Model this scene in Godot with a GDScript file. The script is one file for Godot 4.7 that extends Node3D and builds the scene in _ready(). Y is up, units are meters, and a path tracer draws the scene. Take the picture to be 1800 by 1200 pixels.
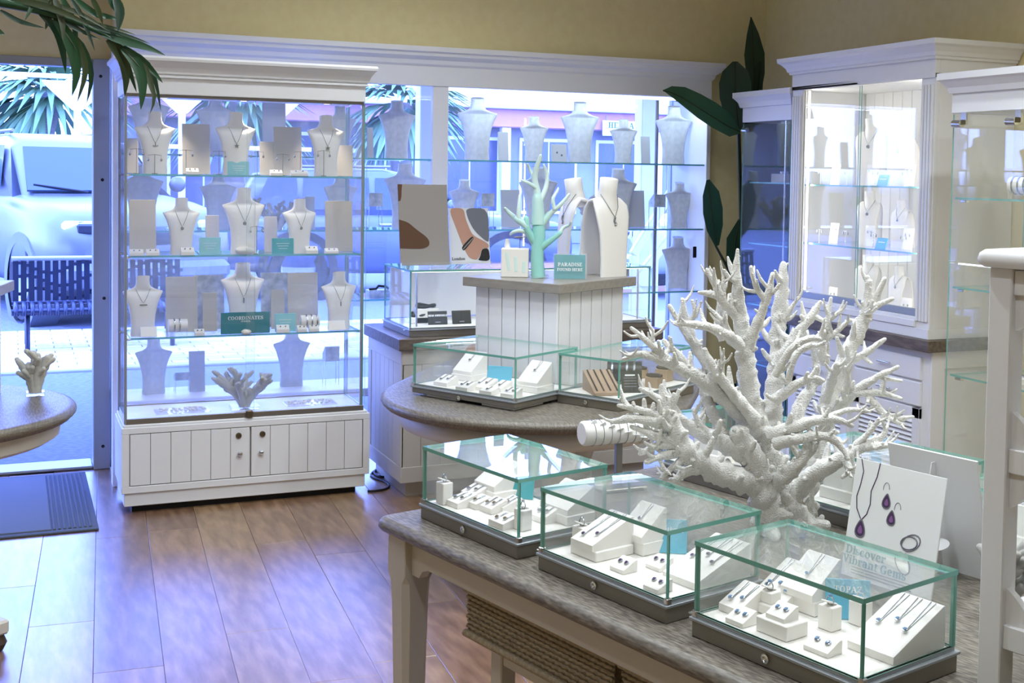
extends Node3D
# A jewellery shop by the sea, seen from the sales floor towards the street windows.
# x runs along the street windows, -z towards the street, y up, metres.

const F := 2165.2            # focal length in pixels of the 1800 x 1200 frame
const CX := 955.8
const CY := 401.2
const EYE := Vector3(0, 1.65, 0)
var turn := Basis(Vector3.UP, deg_to_rad(-23.38)) * Basis(Vector3.RIGHT, deg_to_rad(-2.51)) * Basis(Vector3.BACK, deg_to_rad(0.89))
var M := {}
var used := {}
var rng := RandomNumberGenerator.new()
var noise := FastNoiseLite.new()

func ray(u: float, v: float) -> Vector3:
	return turn * Vector3((u - CX) / F, -(v - CY) / F, -1)
func at_y(u: float, v: float, h: float) -> Vector3:
	var d := ray(u, v)
	return EYE + d * ((h - EYE.y) / d.y)
func at_z(u: float, v: float, z: float) -> Vector3:
	var d := ray(u, v)
	return EYE + d * (z / d.z)
func at_x(u: float, v: float, x: float) -> Vector3:
	var d := ray(u, v)
	return EYE + d * (x / d.x)
func at_plane(u: float, v: float, p: Vector3, n: Vector3) -> Vector3:
	var d := ray(u, v)
	return EYE + d * ((p - EYE).dot(n) / d.dot(n))
func depth_of(p: Vector3) -> float:
	return -(turn.inverse() * (p - EYE)).z

# ---------------------------------------------------------------- shapes
class Sh extends RefCounted:
	var st := SurfaceTool.new()
	func _init() -> void:
		st.begin(Mesh.PRIMITIVE_TRIANGLES)
		st.set_smooth_group(-1)
	func tri(a: Vector3, b: Vector3, c: Vector3, o: Vector3) -> void:
		if (c - a).cross(b - a).dot(o) < 0.0:
			var t := b
			b = c
			c = t
		st.add_vertex(a); st.add_vertex(b); st.add_vertex(c)
	func quad(a: Vector3, b: Vector3, c: Vector3, d: Vector3, o: Vector3) -> void:
		tri(a, b, c, o); tri(a, c, d, o)
	func box(c: Vector3, s: Vector3, b := Basis(), e := 0.0) -> Sh:
		var h := s / 2.0
		st.set_smooth_group(-1)
		e = minf(e, minf(h.x, minf(h.y, h.z)) * 0.9)
		for ax in 3:
			var i := (ax + 1) % 3
			var j := (ax + 2) % 3
			for sg in [-1.0, 1.0]:
				var q := []
				for k in [[-1, -1], [1, -1], [1, 1], [-1, 1]]:
					var p := Vector3()
					p[ax] = sg * h[ax]; p[i] = k[0] * (h[i] - e); p[j] = k[1] * (h[j] - e)
					q.append(c + b * p)
				var o := Vector3()
				o[ax] = sg
				quad(q[0], q[1], q[2], q[3], b * o)
		if e > 0.0:
			for ax in 3:
				var i := (ax + 1) % 3
				var j := (ax + 2) % 3
				for si in [-1.0, 1.0]:
					for sj in [-1.0, 1.0]:
						var q := []
						for k in [[-1.0, 0], [1.0, 0], [1.0, 1], [-1.0, 1]]:
							var p := Vector3()
							p[ax] = k[0] * (h[ax] - e)
							p[i] = si * (h[i] - (e if k[1] == 1 else 0.0))
							p[j] = sj * (h[j] - (e if k[1] == 0 else 0.0))
							q.append(c + b * p)
						var o := Vector3()
						o[i] = si; o[j] = sj
						quad(q[0], q[1], q[2], q[3], b * o)
			for sx in [-1.0, 1.0]:
				for sy in [-1.0, 1.0]:
					for sz in [-1.0, 1.0]:
						var s3 := Vector3(sx, sy, sz)
						var q := []
						for ax in 3:
							var p := s3 * (h - Vector3.ONE * e)
							p[ax] = s3[ax] * h[ax]
							q.append(c + b * p)
						tri(q[0], q[1], q[2], b * s3)
		return self
	func span(x0: float, x1: float, y0: float, y1: float, z0: float, z1: float, e := 0.0) -> Sh:
		return box(Vector3(x0 + x1, y0 + y1, z0 + z1) / 2.0, Vector3(absf(x1 - x0), absf(y1 - y0), absf(z1 - z0)), Basis(), e)
	func loft(rings: Array, caps := true, smooth := 1) -> Sh:
		var n: int = rings[0].size()
		st.set_smooth_group(smooth)
		for r in rings.size() - 1:
			var mid := Vector3()
			for p in rings[r]:
				mid += p / n
			for k in n:
				var l := (k + 1) % n
				var o: Vector3 = (rings[r][k] + rings[r][l] + rings[r + 1][k] + rings[r + 1][l]) / 4.0
				var m2 := Vector3()
				for p in [0, n / 4, n / 2, 3 * n / 4]:
					m2 += rings[r + 1][p] / 4.0
				quad(rings[r][k], rings[r][l], rings[r + 1][l], rings[r + 1][k], o - (mid + m2) / 2.0)
		if caps:
			st.set_smooth_group(-1)
			for e in [0, rings.size() - 1]:
				var mid := Vector3()
				for p in rings[e]:
					mid += p / n
				var o: Vector3 = mid - (rings[1][0] + rings[1][n / 2]) / 2.0 if e == 0 else mid - (rings[e - 1][0] + rings[e - 1][n / 2]) / 2.0
				for k in n:
					tri(mid, rings[e][k], rings[e][(k + 1) % n], o)
		return self
	func tube(pts: Array, rad, n := 6, caps := true) -> Sh:
		var rings := []
		var side := Vector3()
		for i in pts.size():
			var d: Vector3 = (pts[mini(i + 1, pts.size() - 1)] - pts[maxi(i - 1, 0)]).normalized()
			if side == Vector3():
				side = d.cross(Vector3.UP if absf(d.y) < 0.9 else Vector3.RIGHT).normalized()
			side = (side - d * side.dot(d)).normalized()
			var up := d.cross(side)
			var r: float = rad[i] if rad is Array else rad
			var ring := PackedVector3Array()
			for k in n:
				var w := TAU * k / n
				ring.append(pts[i] + (side * cos(w) + up * sin(w)) * r)
			rings.append(ring)
		return loft(rings, caps)
	func lathe(prof: Array, n := 24, xf := Transform3D(), banded := true) -> Sh:
		for i in prof.size() - 1:
			st.set_smooth_group(i + 2 if banded else 1)
			var a: Vector2 = prof[i]
			var b: Vector2 = prof[i + 1]
			var nn := Vector2(b.y - a.y, a.x - b.x)
			for k in n:
				var w := TAU * k / n
				var w2 := TAU * (k + 1) / n
				var o := Vector3(cos((w + w2) / 2) * nn.x, nn.y, sin((w + w2) / 2) * nn.x)
				var q := []
				for pw in [[a, w], [a, w2], [b, w2], [b, w]]:
					q.append(xf * Vector3(cos(pw[1]) * pw[0].x, pw[0].y, sin(pw[1]) * pw[0].x))
				if a.x < 1e-6:
					tri(q[0], q[2], q[3], xf.basis * o)
				elif b.x < 1e-6:
					tri(q[0], q[1], q[2], xf.basis * o)
				else:
					quad(q[0], q[1], q[2], q[3], xf.basis * o)
		st.set_smooth_group(-1)
		return self
	func prism(poly: PackedVector2Array, z0: float, z1: float, xf := Transform3D(), smooth := -1) -> Sh:
		var ix := Geometry2D.triangulate_polygon(poly)
		st.set_smooth_group(-1)
		for i in range(0, ix.size(), 3):
			for e in [z0, z1]:
				var q := []
				for k in 3:
					q.append(xf * Vector3(poly[ix[i + k]].x, poly[ix[i + k]].y, e))
				tri(q[0], q[1], q[2], xf.basis * Vector3(0, 0, (1.0 if e == z1 else -1.0) * signf(z1 - z0)))
		var cw := Geometry2D.is_polygon_clockwise(poly)
		st.set_smooth_group(smooth)
		for i in poly.size():
			var a := poly[i]
			var b := poly[(i + 1) % poly.size()]
			var o := Vector2(b.y - a.y, a.x - b.x) * (-1.0 if cw else 1.0)
			quad(xf * Vector3(a.x, a.y, z0), xf * Vector3(b.x, b.y, z0), xf * Vector3(b.x, b.y, z1), xf * Vector3(a.x, a.y, z1), xf.basis * Vector3(o.x, o.y, 0))
		st.set_smooth_group(-1)
		return self
	# a moulding (profile of outward step and height) round the front and both ends of a cabinet whose front faces +z
	func cornice(x0: float, x1: float, zf: float, zb: float, prof: Array) -> Sh:
		st.set_smooth_group(-1)
		var lines := []
		for p in prof:
			lines.append([Vector3(x0 - p.x, p.y, zb), Vector3(x0 - p.x, p.y, zf + p.x), Vector3(x1 + p.x, p.y, zf + p.x), Vector3(x1 + p.x, p.y, zb)])
		for i in lines.size() - 1:
			var dy: float = prof[i + 1].y - prof[i].y
			var dd: float = prof[i + 1].x - prof[i].x
			for k in 3:
				var o: Vector3 = [Vector3(-1, 0, 0), Vector3(0, 0, 1), Vector3(1, 0, 0)][k] * dy + Vector3(0, -dd, 0)
				quad(lines[i][k], lines[i][k + 1], lines[i + 1][k + 1], lines[i + 1][k], o)
		for l in [lines[0], lines[-1]]:
			quad(l[0], l[1], l[2], l[3], Vector3(0, -1.0 if l == lines[0] else 1.0, 0))
		var back := PackedVector2Array()
		for l in lines:
			back.append(Vector2(l[0].x, l[0].y))
		for i in range(lines.size() - 1, -1, -1):
			back.append(Vector2(lines[i][3].x, lines[i][3].y))
		for i in range(0, Geometry2D.triangulate_polygon(back).size(), 3):
			var t := Geometry2D.triangulate_polygon(back)
			tri(Vector3(back[t[i]].x, back[t[i]].y, zb), Vector3(back[t[i + 1]].x, back[t[i + 1]].y, zb), Vector3(back[t[i + 2]].x, back[t[i + 2]].y, zb), Vector3(0, 0, -1))
		return self
	func ball(c: Vector3, r: Vector3, n := 12) -> Sh:
		var prof := []
		for i in n / 2 + 1:
			var w := PI * i / (n / 2)
			prof.append(Vector2(sin(w), -cos(w)))
		prof[0].x = 0.0; prof[-1].x = 0.0
		return lathe(prof, n, Transform3D(Basis.from_scale(r), c), false)
	# a leaf blade: mid-rib points, half widths, the direction its face looks, how far the two halves fold up
	func blade(pts: Array, half: Array, face: Vector3, fold := 0.25) -> Sh:
		st.set_smooth_group(1)
		var rows := []
		for i in pts.size():
			var d: Vector3 = (pts[mini(i + 1, pts.size() - 1)] - pts[maxi(i - 1, 0)]).normalized()
			var s := d.cross(face).normalized()
			var up := s.cross(d).normalized()
			rows.append([pts[i] - s * half[i] + up * half[i] * fold, pts[i], pts[i] + s * half[i] + up * half[i] * fold])
		for i in rows.size() - 1:
			for k in 2:
				quad(rows[i][k], rows[i][k + 1], rows[i + 1][k + 1], rows[i + 1][k], face)
		return self
	# a knobbly branch, its thickness broken by noise, its end rounded
	func branch(pts: Array, rad: Array, nz: FastNoiseLite, amp: float, n := 10, step := 0.012) -> Sh:
		var c := Curve3D.new()
		for i in pts.size():
			var t: Vector3 = (pts[mini(i + 1, pts.size() - 1)] - pts[maxi(i - 1, 0)]) / 6.0
			c.add_point(pts[i], -t, t)
		var len := c.get_baked_length()
		var knots := []
		for p in pts:
			knots.append(c.get_closest_offset(p))
		var m := maxi(3, int(len / step))
		var rings := []
		var side := Vector3()
		var last := Vector3()
		for i in m + 5:
			var o := minf(len, len * i / m)
			var p := c.sample_baked(o, true)
			var d := (c.sample_baked(minf(len, o + 0.004), true) - c.sample_baked(maxf(0.0, o - 0.004), true)).normalized()
			var k := 0
			while k < knots.size() - 2 and knots[k + 1] < o:
				k += 1
			var r: float = lerpf(rad[k], rad[k + 1], clampf((o - knots[k]) / maxf(1e-5, knots[k + 1] - knots[k]), 0, 1))
			if i > m:
				var w := PI / 2 * (i - m) / 4.2
				p += d * r * sin(w) * 1.2
				r *= cos(w)
			if side == Vector3():
				side = d.cross(Vector3.UP if absf(d.y) < 0.9 else Vector3.RIGHT).normalized()
			side = (side - d * side.dot(d)).normalized()
			var up := d.cross(side)
			var ring := PackedVector3Array()
			for q in n:
				var w := TAU * q / n
				var e := side * cos(w) + up * sin(w)
				var f := nz.get_noise_3dv(p + e * r)
				ring.append(p + e * r * (1.0 + amp * f))
			rings.append(ring)
		return loft(rings, true)
	func mesh() -> ArrayMesh:
		st.generate_normals()
		return st.commit()

# corner cutting: rounds a traced outline
func rounded(poly: PackedVector2Array, times := 2) -> PackedVector2Array:
	for t in times:
		var o := PackedVector2Array()
		for i in poly.size():
			var a := poly[i]
			var b := poly[(i + 1) % poly.size()]
			o.append(a.lerp(b, 0.2))
			o.append(a.lerp(b, 0.8))
		poly = o
	return poly

# ---------------------------------------------------------------- naming
func numbered(called: String) -> String:
	var n: int = used.get(called, 0)
	used[called] = n + 1
	return called if n == 0 else "%s_%03d" % [called, n]
func tag(o: Node, label: String, category: String, group := "") -> Node:
	o.set_meta("label", label)
	o.set_meta("category", category)
	if group:
		o.set_meta("group", group)
	return o
func thing(called: String, label: String, category: String, at := Vector3.ZERO, yaw := 0.0, group := "") -> Node3D:
	var o := Node3D.new()
	o.name = numbered(called)
	add_child(o)
	o.position = at
	o.rotation.y = yaw
	tag(o, label, category, group)
	return o
func part(parent: Node, called: String, sh, m, at := Vector3.ZERO, b := Basis()) -> MeshInstance3D:
	var o := MeshInstance3D.new()
	o.name = numbered(called) if parent == self else called
	o.mesh = sh.mesh() if sh is Sh else sh
	o.material_override = M[m] if m is String else m
	parent.add_child(o, true)
	o.transform = Transform3D(b, at)
	return o
func single(called: String, label: String, category: String, sh, m, at := Vector3.ZERO, yaw := 0.0, group := "", size := 1.0) -> MeshInstance3D:
	var o := part(self, called, sh, m, at, Basis(Vector3.UP, yaw).scaled(Vector3.ONE * size))
	tag(o, label, category, group)
	return o
func struct(called: String, sh, m, at := Vector3.ZERO, yaw := 0.0) -> MeshInstance3D:
	var o := part(self, called, sh, m, at, Basis(Vector3.UP, yaw))
	o.set_meta("kind", "structure")
	return o
func copy(src: Node3D, at: Vector3, yaw: float, label := "", group := "", size := 1.0) -> Node3D:
	var stem: String = src.get_meta("stem") if src.has_meta("stem") else String(src.name)
	var o := src.duplicate()
	o.name = numbered(stem)
	add_child(o)
	o.transform = Transform3D(Basis(Vector3.UP, yaw).scaled(Vector3.ONE * size), at)
	if label:
		o.set_meta("label", label)
	if group:
		o.set_meta("group", group)
	return o
# a sheet of glass: clear faces and green edges, two surfaces of one mesh
func pane(parent: Node, called: String, c: Vector3, s: Vector3, m := "glass", edge := "glass_edge", at := Vector3.ZERO, b := Basis()) -> MeshInstance3D:
	var thin := s.min_axis_index()
	var face := Sh.new()
	var rim := Sh.new()
	var h := s / 2.0
	for ax in 3:
		var i := (ax + 1) % 3
		var j := (ax + 2) % 3
		for sg in [-1.0, 1.0]:
			var q := []
			for k in [[-1, -1], [1, -1], [1, 1], [-1, 1]]:
				var p := Vector3()
				p[ax] = sg * h[ax]; p[i] = k[0] * h[i]; p[j] = k[1] * h[j]
				q.append(c + p)
			var o := Vector3()
			o[ax] = sg
			(face if ax == thin else rim).quad(q[0], q[1], q[2], q[3], o)
	var me := face.mesh()
	rim.st.generate_normals()
	rim.st.commit(me)
	me.surface_set_material(0, M[m])
	me.surface_set_material(1, M[edge])
	var o := MeshInstance3D.new()
	o.name = numbered(called) if parent == self else called
	o.mesh = me
	parent.add_child(o, true)
	o.transform = Transform3D(b, at)
	return o
# raised or printed words, on the xy plane, facing +z, middle at the origin
func words(parent: Node, called: String, text: String, high: float, m: String, at: Vector3, b := Basis(), serif := true, bold := true, thick := 0.0006) -> MeshInstance3D:
	var f := SystemFont.new()
	f.font_names = PackedStringArray(["Droid Serif" if serif else "Droid Sans"])
	f.font_weight = 700 if bold else 400
	var t := TextMesh.new()
	t.text = text
	t.font = f
	t.font_size = 32
	t.pixel_size = high / 23.0
	t.depth = thick
	t.curve_step = 4.0
	var o := MeshInstance3D.new()
	o.name = called
	o.mesh = t
	o.material_override = M[m]
	parent.add_child(o, true)
	o.transform = Transform3D(b, at)
	return o

# ---------------------------------------------------------------- materials
func speckle(freq: float, c0: Color, c1: Color, sd := 1, kind := FastNoiseLite.TYPE_SIMPLEX, size := 512, octaves := 4) -> NoiseTexture2D:
	var f := FastNoiseLite.new()
	f.noise_type = kind
	f.frequency = freq
	f.seed = sd
	f.fractal_octaves = octaves
	var t := NoiseTexture2D.new()
	t.width = size
	t.height = size
	t.seamless = true
	t.noise = f
	var g := Gradient.new()
	g.set_color(0, c0)
	g.set_color(1, c1)
	t.color_ramp = g
	return t
func mk(key: String, col: Color, rough := 0.6, metal := 0.0) -> StandardMaterial3D:
	var m := StandardMaterial3D.new()
	m.resource_name = key
	m.albedo_color = col
	m.roughness = rough
	m.metallic = metal
	M[key] = m
	return m
func textured(key: String, tex: Texture2D, scale: Vector3, rough := 0.6, world := false, bump: Texture2D = null, high := 0.1) -> StandardMaterial3D:
	var m := mk(key, Color.WHITE, rough)
	m.albedo_texture = tex
	m.uv1_triplanar = true
	m.uv1_world_triplanar = world
	m.uv1_scale = scale
	if bump:
		m.heightmap_enabled = true
		m.heightmap_texture = bump
		m.heightmap_scale = high
	return m
func clear(key: String, col: Color, a: float) -> StandardMaterial3D:
	var m := mk(key, Color(col, a), 0.0)
	m.transparency = BaseMaterial3D.TRANSPARENCY_ALPHA
	return m
func glow(key: String, col: Color, e: float) -> StandardMaterial3D:
	var m := mk(key, col, 0.5)
	m.emission_enabled = true
	m.emission = col
	m.emission_energy_multiplier = e
	return m

func materials() -> void:
	var g0 := Color(0.25, 0.25, 0.25)
	var fine := speckle(0.03, Color(0.2, 0.2, 0.2), Color.WHITE, 5)
	# floor planks: four tones of the same oak
	for i in 4:
		var base: Color = [Color("8a6243"), Color("956c49"), Color("7c5539"), Color("9c764f")][i]
		var m := textured("plank_%d" % i, speckle(0.012, base.darkened(0.24), base.lightened(0.16), 11 + i), Vector3(2.6, 2.6, 0.5), 0.36, true, fine, 0.03)
		m.uv1_offset = Vector3(0.31 * i, 0, 0.17 * i)
		m.metallic_specular = 0.6
		m.clearcoat_enabled = true
		m.clearcoat = 0.6
		m.clearcoat_roughness = 0.28
	mk("seam", Color("3b2c22"), 0.9)
	textured("tan_wall", speckle(0.02, Color("e6d8a3"), Color("ecdfae"), 3), Vector3.ONE, 0.85, true)
	mk("ceiling", Color("e8e4da"), 0.9)
	mk("white_paint", Color("e8e8e9"), 0.45)
	mk("cream_paint", Color("c9c5bd"), 0.5)
	mk("case_paint", Color("e8e8e9"), 0.45)
	mk("groove", Color("7d6f5e"), 0.8)
	mk("aluminium", Color("9fa4a8"), 0.4, 0.5)
	mk("steel", Color("89847b"), 0.42, 0.7)
	mk("chrome", Color("d8dadb"), 0.12, 1.0)
	mk("silver", Color("aab0b8"), 0.22, 0.9)
	mk("gold", Color("b99a63"), 0.25, 0.9)
	mk("brass", Color("6d624f"), 0.4, 0.8)
	textured("weathered_wood", speckle(0.035, Color("464038"), Color("989083"), 21, FastNoiseLite.TYPE_SIMPLEX, 1024, 6), Vector3(3.4, 3.4, 0.4), 0.42, false, fine, 0.02)
	textured("counter_wood", speckle(0.02, Color("4f453c"), Color("7b6f63"), 22), Vector3(0.7, 3.0, 3.0), 0.45, false)
	textured("podium_top", speckle(0.02, Color("8b857c"), Color("9c968c"), 23), Vector3(0.8, 3.0, 3.0), 0.4, false)
	mk("linen", Color("e9e6df"), 0.8)
	mk("leather_white", Color("efece6"), 0.5)
	mk("bust_cream", Color("ebe9e4"), 0.55)
	var pb := textured("bust_marble", speckle(0.006, Color("bcc2c6"), Color("d3d7da"), 31, FastNoiseLite.TYPE_SIMPLEX, 256), Vector3(4, 4, 4), 0.5)
	pb.backlight_enabled = true
	pb.backlight = Color(0.15, 0.15, 0.15)
	mk("card_grey", Color("b9b6b1"), 0.7)
	mk("card_back", Color("b9bdc2"), 0.7)
	textured("marble_card", speckle(0.012, Color("8f9aa6"), Color("c8d0d8"), 33, FastNoiseLite.TYPE_SIMPLEX, 256), Vector3(5, 5, 5), 0.4)
	mk("teal", Color("2ea6b0"), 0.35)
	mk("deep_teal", Color("0f7f8c"), 0.35)
	mk("aqua", Color("8fd0d8"), 0.35)
	mk("sky_card", Color("5fb9d6"), 0.4)
	mk("print_white", Color("f4f6f5"), 0.6)
	mk("print_teal", Color("5f9fb0"), 0.6)
	mk("print_grey", Color("9b9ba6"), 0.6)
	mk("black_card", Color("1d1b1b"), 0.45)
	mk("black", Color("0b0b0c"), 0.7)
	mk("dark_brown", Color("3a2c20"), 0.6)
	mk("tan_leather", Color("a88f76"), 0.7)
	mk("coral_base", Color("d9d6cf"), 0.9)
	textured("coral_white", speckle(0.05, Color("dcd9d1"), Color("f6f5f1"), 41), Vector3(6, 6, 6), 0.85, false, speckle(0.09, Color.BLACK, Color.WHITE, 42, FastNoiseLite.TYPE_CELLULAR, 512, 2), 0.35)
	textured("coral_grey", speckle(0.05, Color("a5a39c"), Color("d2d0c8"), 43), Vector3(8, 8, 8), 0.85)
	mk("resin_aqua", Color("9bd6cd"), 0.35)
	mk("resin_mid", Color("bfe2dc"), 0.38)
	mk("resin_pale", Color("d3e9e4"), 0.4)
	clear("glass", Color("dff5ef"), 0.035)
	clear("window_glass", Color("dfeaf5"), 0.03)
	clear("acrylic", Color("eef6f8"), 0.10)
	mk("glass_edge", Color("6fae9f"), 0.15)
	mk("shelf_edge", Color("6cb7c4"), 0.15)
	clear("smoked_glass", Color("101418"), 0.12)
	mk("leaf_dark", Color("173524"), 0.4)
	mk("leaf_mid", Color("1f4a2c"), 0.4)
	mk("leaf_olive", Color("3a4424"), 0.45)
	mk("stem", Color("24301a"), 0.5)
	for k in ["leaf_dark", "leaf_mid", "leaf_olive"]:
		M[k].backlight_enabled = true
		M[k].backlight = Color(0.12, 0.2, 0.12)
	textured("rattan", speckle(0.03, Color("8a7c68"), Color("b8aa93"), 51), Vector3(4, 4, 4), 0.75, false)
	textured("mat", speckle(0.12, Color("4f5660"), Color("76808d"), 61), Vector3(4, 4, 4), 0.95, true)
	mk("mat_rib", Color("525a66"), 0.95)
	mk("cable", Color("161a22"), 0.5)
	mk("gem_purple", Color("4a2f66"), 0.08)
	mk("gem_blue", Color("6d93bd"), 0.08)
	# street
	textured("asphalt", speckle(0.03, Color("5d646e"), Color("858b94"), 71), Vector3(0.8, 0.8, 2.5), 0.9, true)
	for i in 3:
		mk("paver_%d" % i, [Color("cdc6bd"), Color("c2bab0"), Color("d8d2c9")][i], 0.9)
	mk("joint", Color("8c8780"), 0.95)
	mk("concrete", Color("b9b6b0"), 0.9)
	mk("car_silver", Color("5a606a"), 0.3, 0.2).clearcoat_enabled = true
	mk("car_white", Color("9ea2a8"), 0.3).clearcoat_enabled = true
	mk("car_blue", Color("4c5878"), 0.3, 0.2).clearcoat_enabled = true
	mk("car_glass", Color("35424f"), 0.06)
	mk("tyre", Color("2a2a2e"), 0.85)
	mk("lamp_lens", Color("d7dde6"), 0.1)
	mk("lamp_dark", Color("30343c"), 0.2)
	mk("bench_metal", Color("22283a"), 0.35, 0.3)
	mk("stucco", Color("878b92"), 0.9)
	mk("fascia_pink", Color("c98fa6"), 0.8)
	mk("shop_glass", Color("4a566c"), 0.15)
	mk("sign_board", Color("dff0e4"), 0.7)
	mk("sign_ink", Color("2c5560"), 0.7)
	mk("timber", Color("5f544d"), 0.85)
	textured("palm_bark", speckle(0.03, Color("6f675d"), Color("a59c90"), 81, FastNoiseLite.TYPE_SIMPLEX, 256), Vector3(2, 8, 2), 0.9)
	mk("palm_leaf", Color("6f8f62"), 0.6)
	# lamps
	glow("led", Color("fff6e8"), 2.0)
	glow("led_cool", Color("e8f1ff"), 2.5)
	glow("downlight", Color("ffe9cc"), 4.0)

# ---------------------------------------------------------------- the place
func _ready() -> void:
	rng.seed = 7
	noise.seed = 4
	noise.frequency = 9.0
	noise.fractal_octaves = 3
	materials()
	# camera: a level view with the lens shifted down, as the photograph's straight uprights show
	var cam := Camera3D.new()
	cam.name = "camera"
	cam.projection = Camera3D.PROJECTION_FRUSTUM
	cam.near = 0.05
	cam.far = 200.0
	cam.size = 1200.0 / F * cam.near
	cam.frustum_offset = Vector2((900.0 - CX) / F, -(600.0 - CY) / F) * cam.near
	add_child(cam)
	cam.transform = Transform3D(turn, EYE)
	cam.current = true
	# daylight: the picture is balanced for the warm lamps, so the day outside reads blue
	var env := Environment.new()
	env.background_mode = Environment.BG_SKY
	var sky := ProceduralSkyMaterial.new()
	sky.sky_top_color = Color(0.44, 0.55, 1.0)
	sky.sky_horizon_color = Color(0.58, 0.68, 1.0)
	sky.ground_bottom_color = Color(0.45, 0.52, 0.8)
	sky.ground_horizon_color = Color(0.66, 0.74, 1.0)
	sky.sky_energy_multiplier = 3.5
	sky.ground_energy_multiplier = 1.4
	env.sky = Sky.new()
	env.sky.sky_material = sky
	env.tonemap_mode = Environment.TONE_MAPPER_LINEAR
	env.tonemap_exposure = 1.0
	env.sdfgi_enabled = true
	env.ssao_enabled = true
	env.ssil_enabled = true
	var we := WorldEnvironment.new()
	we.name = "surroundings"
	we.environment = env
	add_child(we)
	var sun := DirectionalLight3D.new()
	sun.name = "sun"
	sun.light_color = Color(0.66, 0.74, 1.0)
	sun.light_energy = 1.0
	sun.light_angular_distance = 0.6
	sun.shadow_enabled = true
	sun.sky_mode = DirectionalLight3D.SKY_MODE_LIGHT_ONLY
	add_child(sun)
	sun.look_at_from_position(Vector3(-4, 12, 6), Vector3.ZERO)
	ceiling_lamps()
	room()
	street()
	window_display()
	tall_case()
	door_side()
	middle_table()
	back_counter()
	plant_corner()
	right_cabinets()
	behind_coral()
	front_table()
	palm()

func ceiling_lamps() -> void:
	var lens := Sh.new().lathe([Vector2(0, 0), Vector2(0.05, 0), Vector2(0.05, 0.012), Vector2(0, 0.012)], 20).mesh()
	var trim := Sh.new().lathe([Vector2(0.052, 0.012), Vector2(0.052, -0.004), Vector2(0.075, -0.004), Vector2(0.08, 0.012)], 20).mesh()
	# [x, z, strength, aim point]
	for a in [[0.9, -2.3, 2.6], [1.9, -1.6, 2.6], [2.2, -2.9, 3.6], [0.5, -3.9, 3.2], [1.5, -3.6, 3.2], [3.0, -2.8, 4.4], [0.3, -0.8, 2.6], [0.95, -5.25, 1.0], [2.0, -5.4, 2.8], [3.3, -1.9, 4.5], [-0.9, -2.6, 1.6], [-0.8, -5.0, 1.2]]:
		var t := thing("ceiling_downlight", "round white recessed downlight in the ceiling", "downlight", Vector3(a[0], 3.288, a[1]), 0.0, "recessed ceiling downlights")
		part(t, "trim", trim, "white_paint")
		part(t, "lens", lens, "downlight")
		var s := SpotLight3D.new()
		s.name = "lamp"
		s.light_color = Color(0.94, 0.975, 1.0)
		s.light_energy = a[2] * 0.70
		s.light_size = 0.05
		s.spot_angle = 78.0
		s.spot_angle_attenuation = 0.9
		s.spot_range = 12.0
		s.spot_attenuation = 2.0
		s.shadow_enabled = true
		t.add_child(s)
		s.position = Vector3(0, -0.02, 0)
		s.rotation.x = -PI / 2

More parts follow.
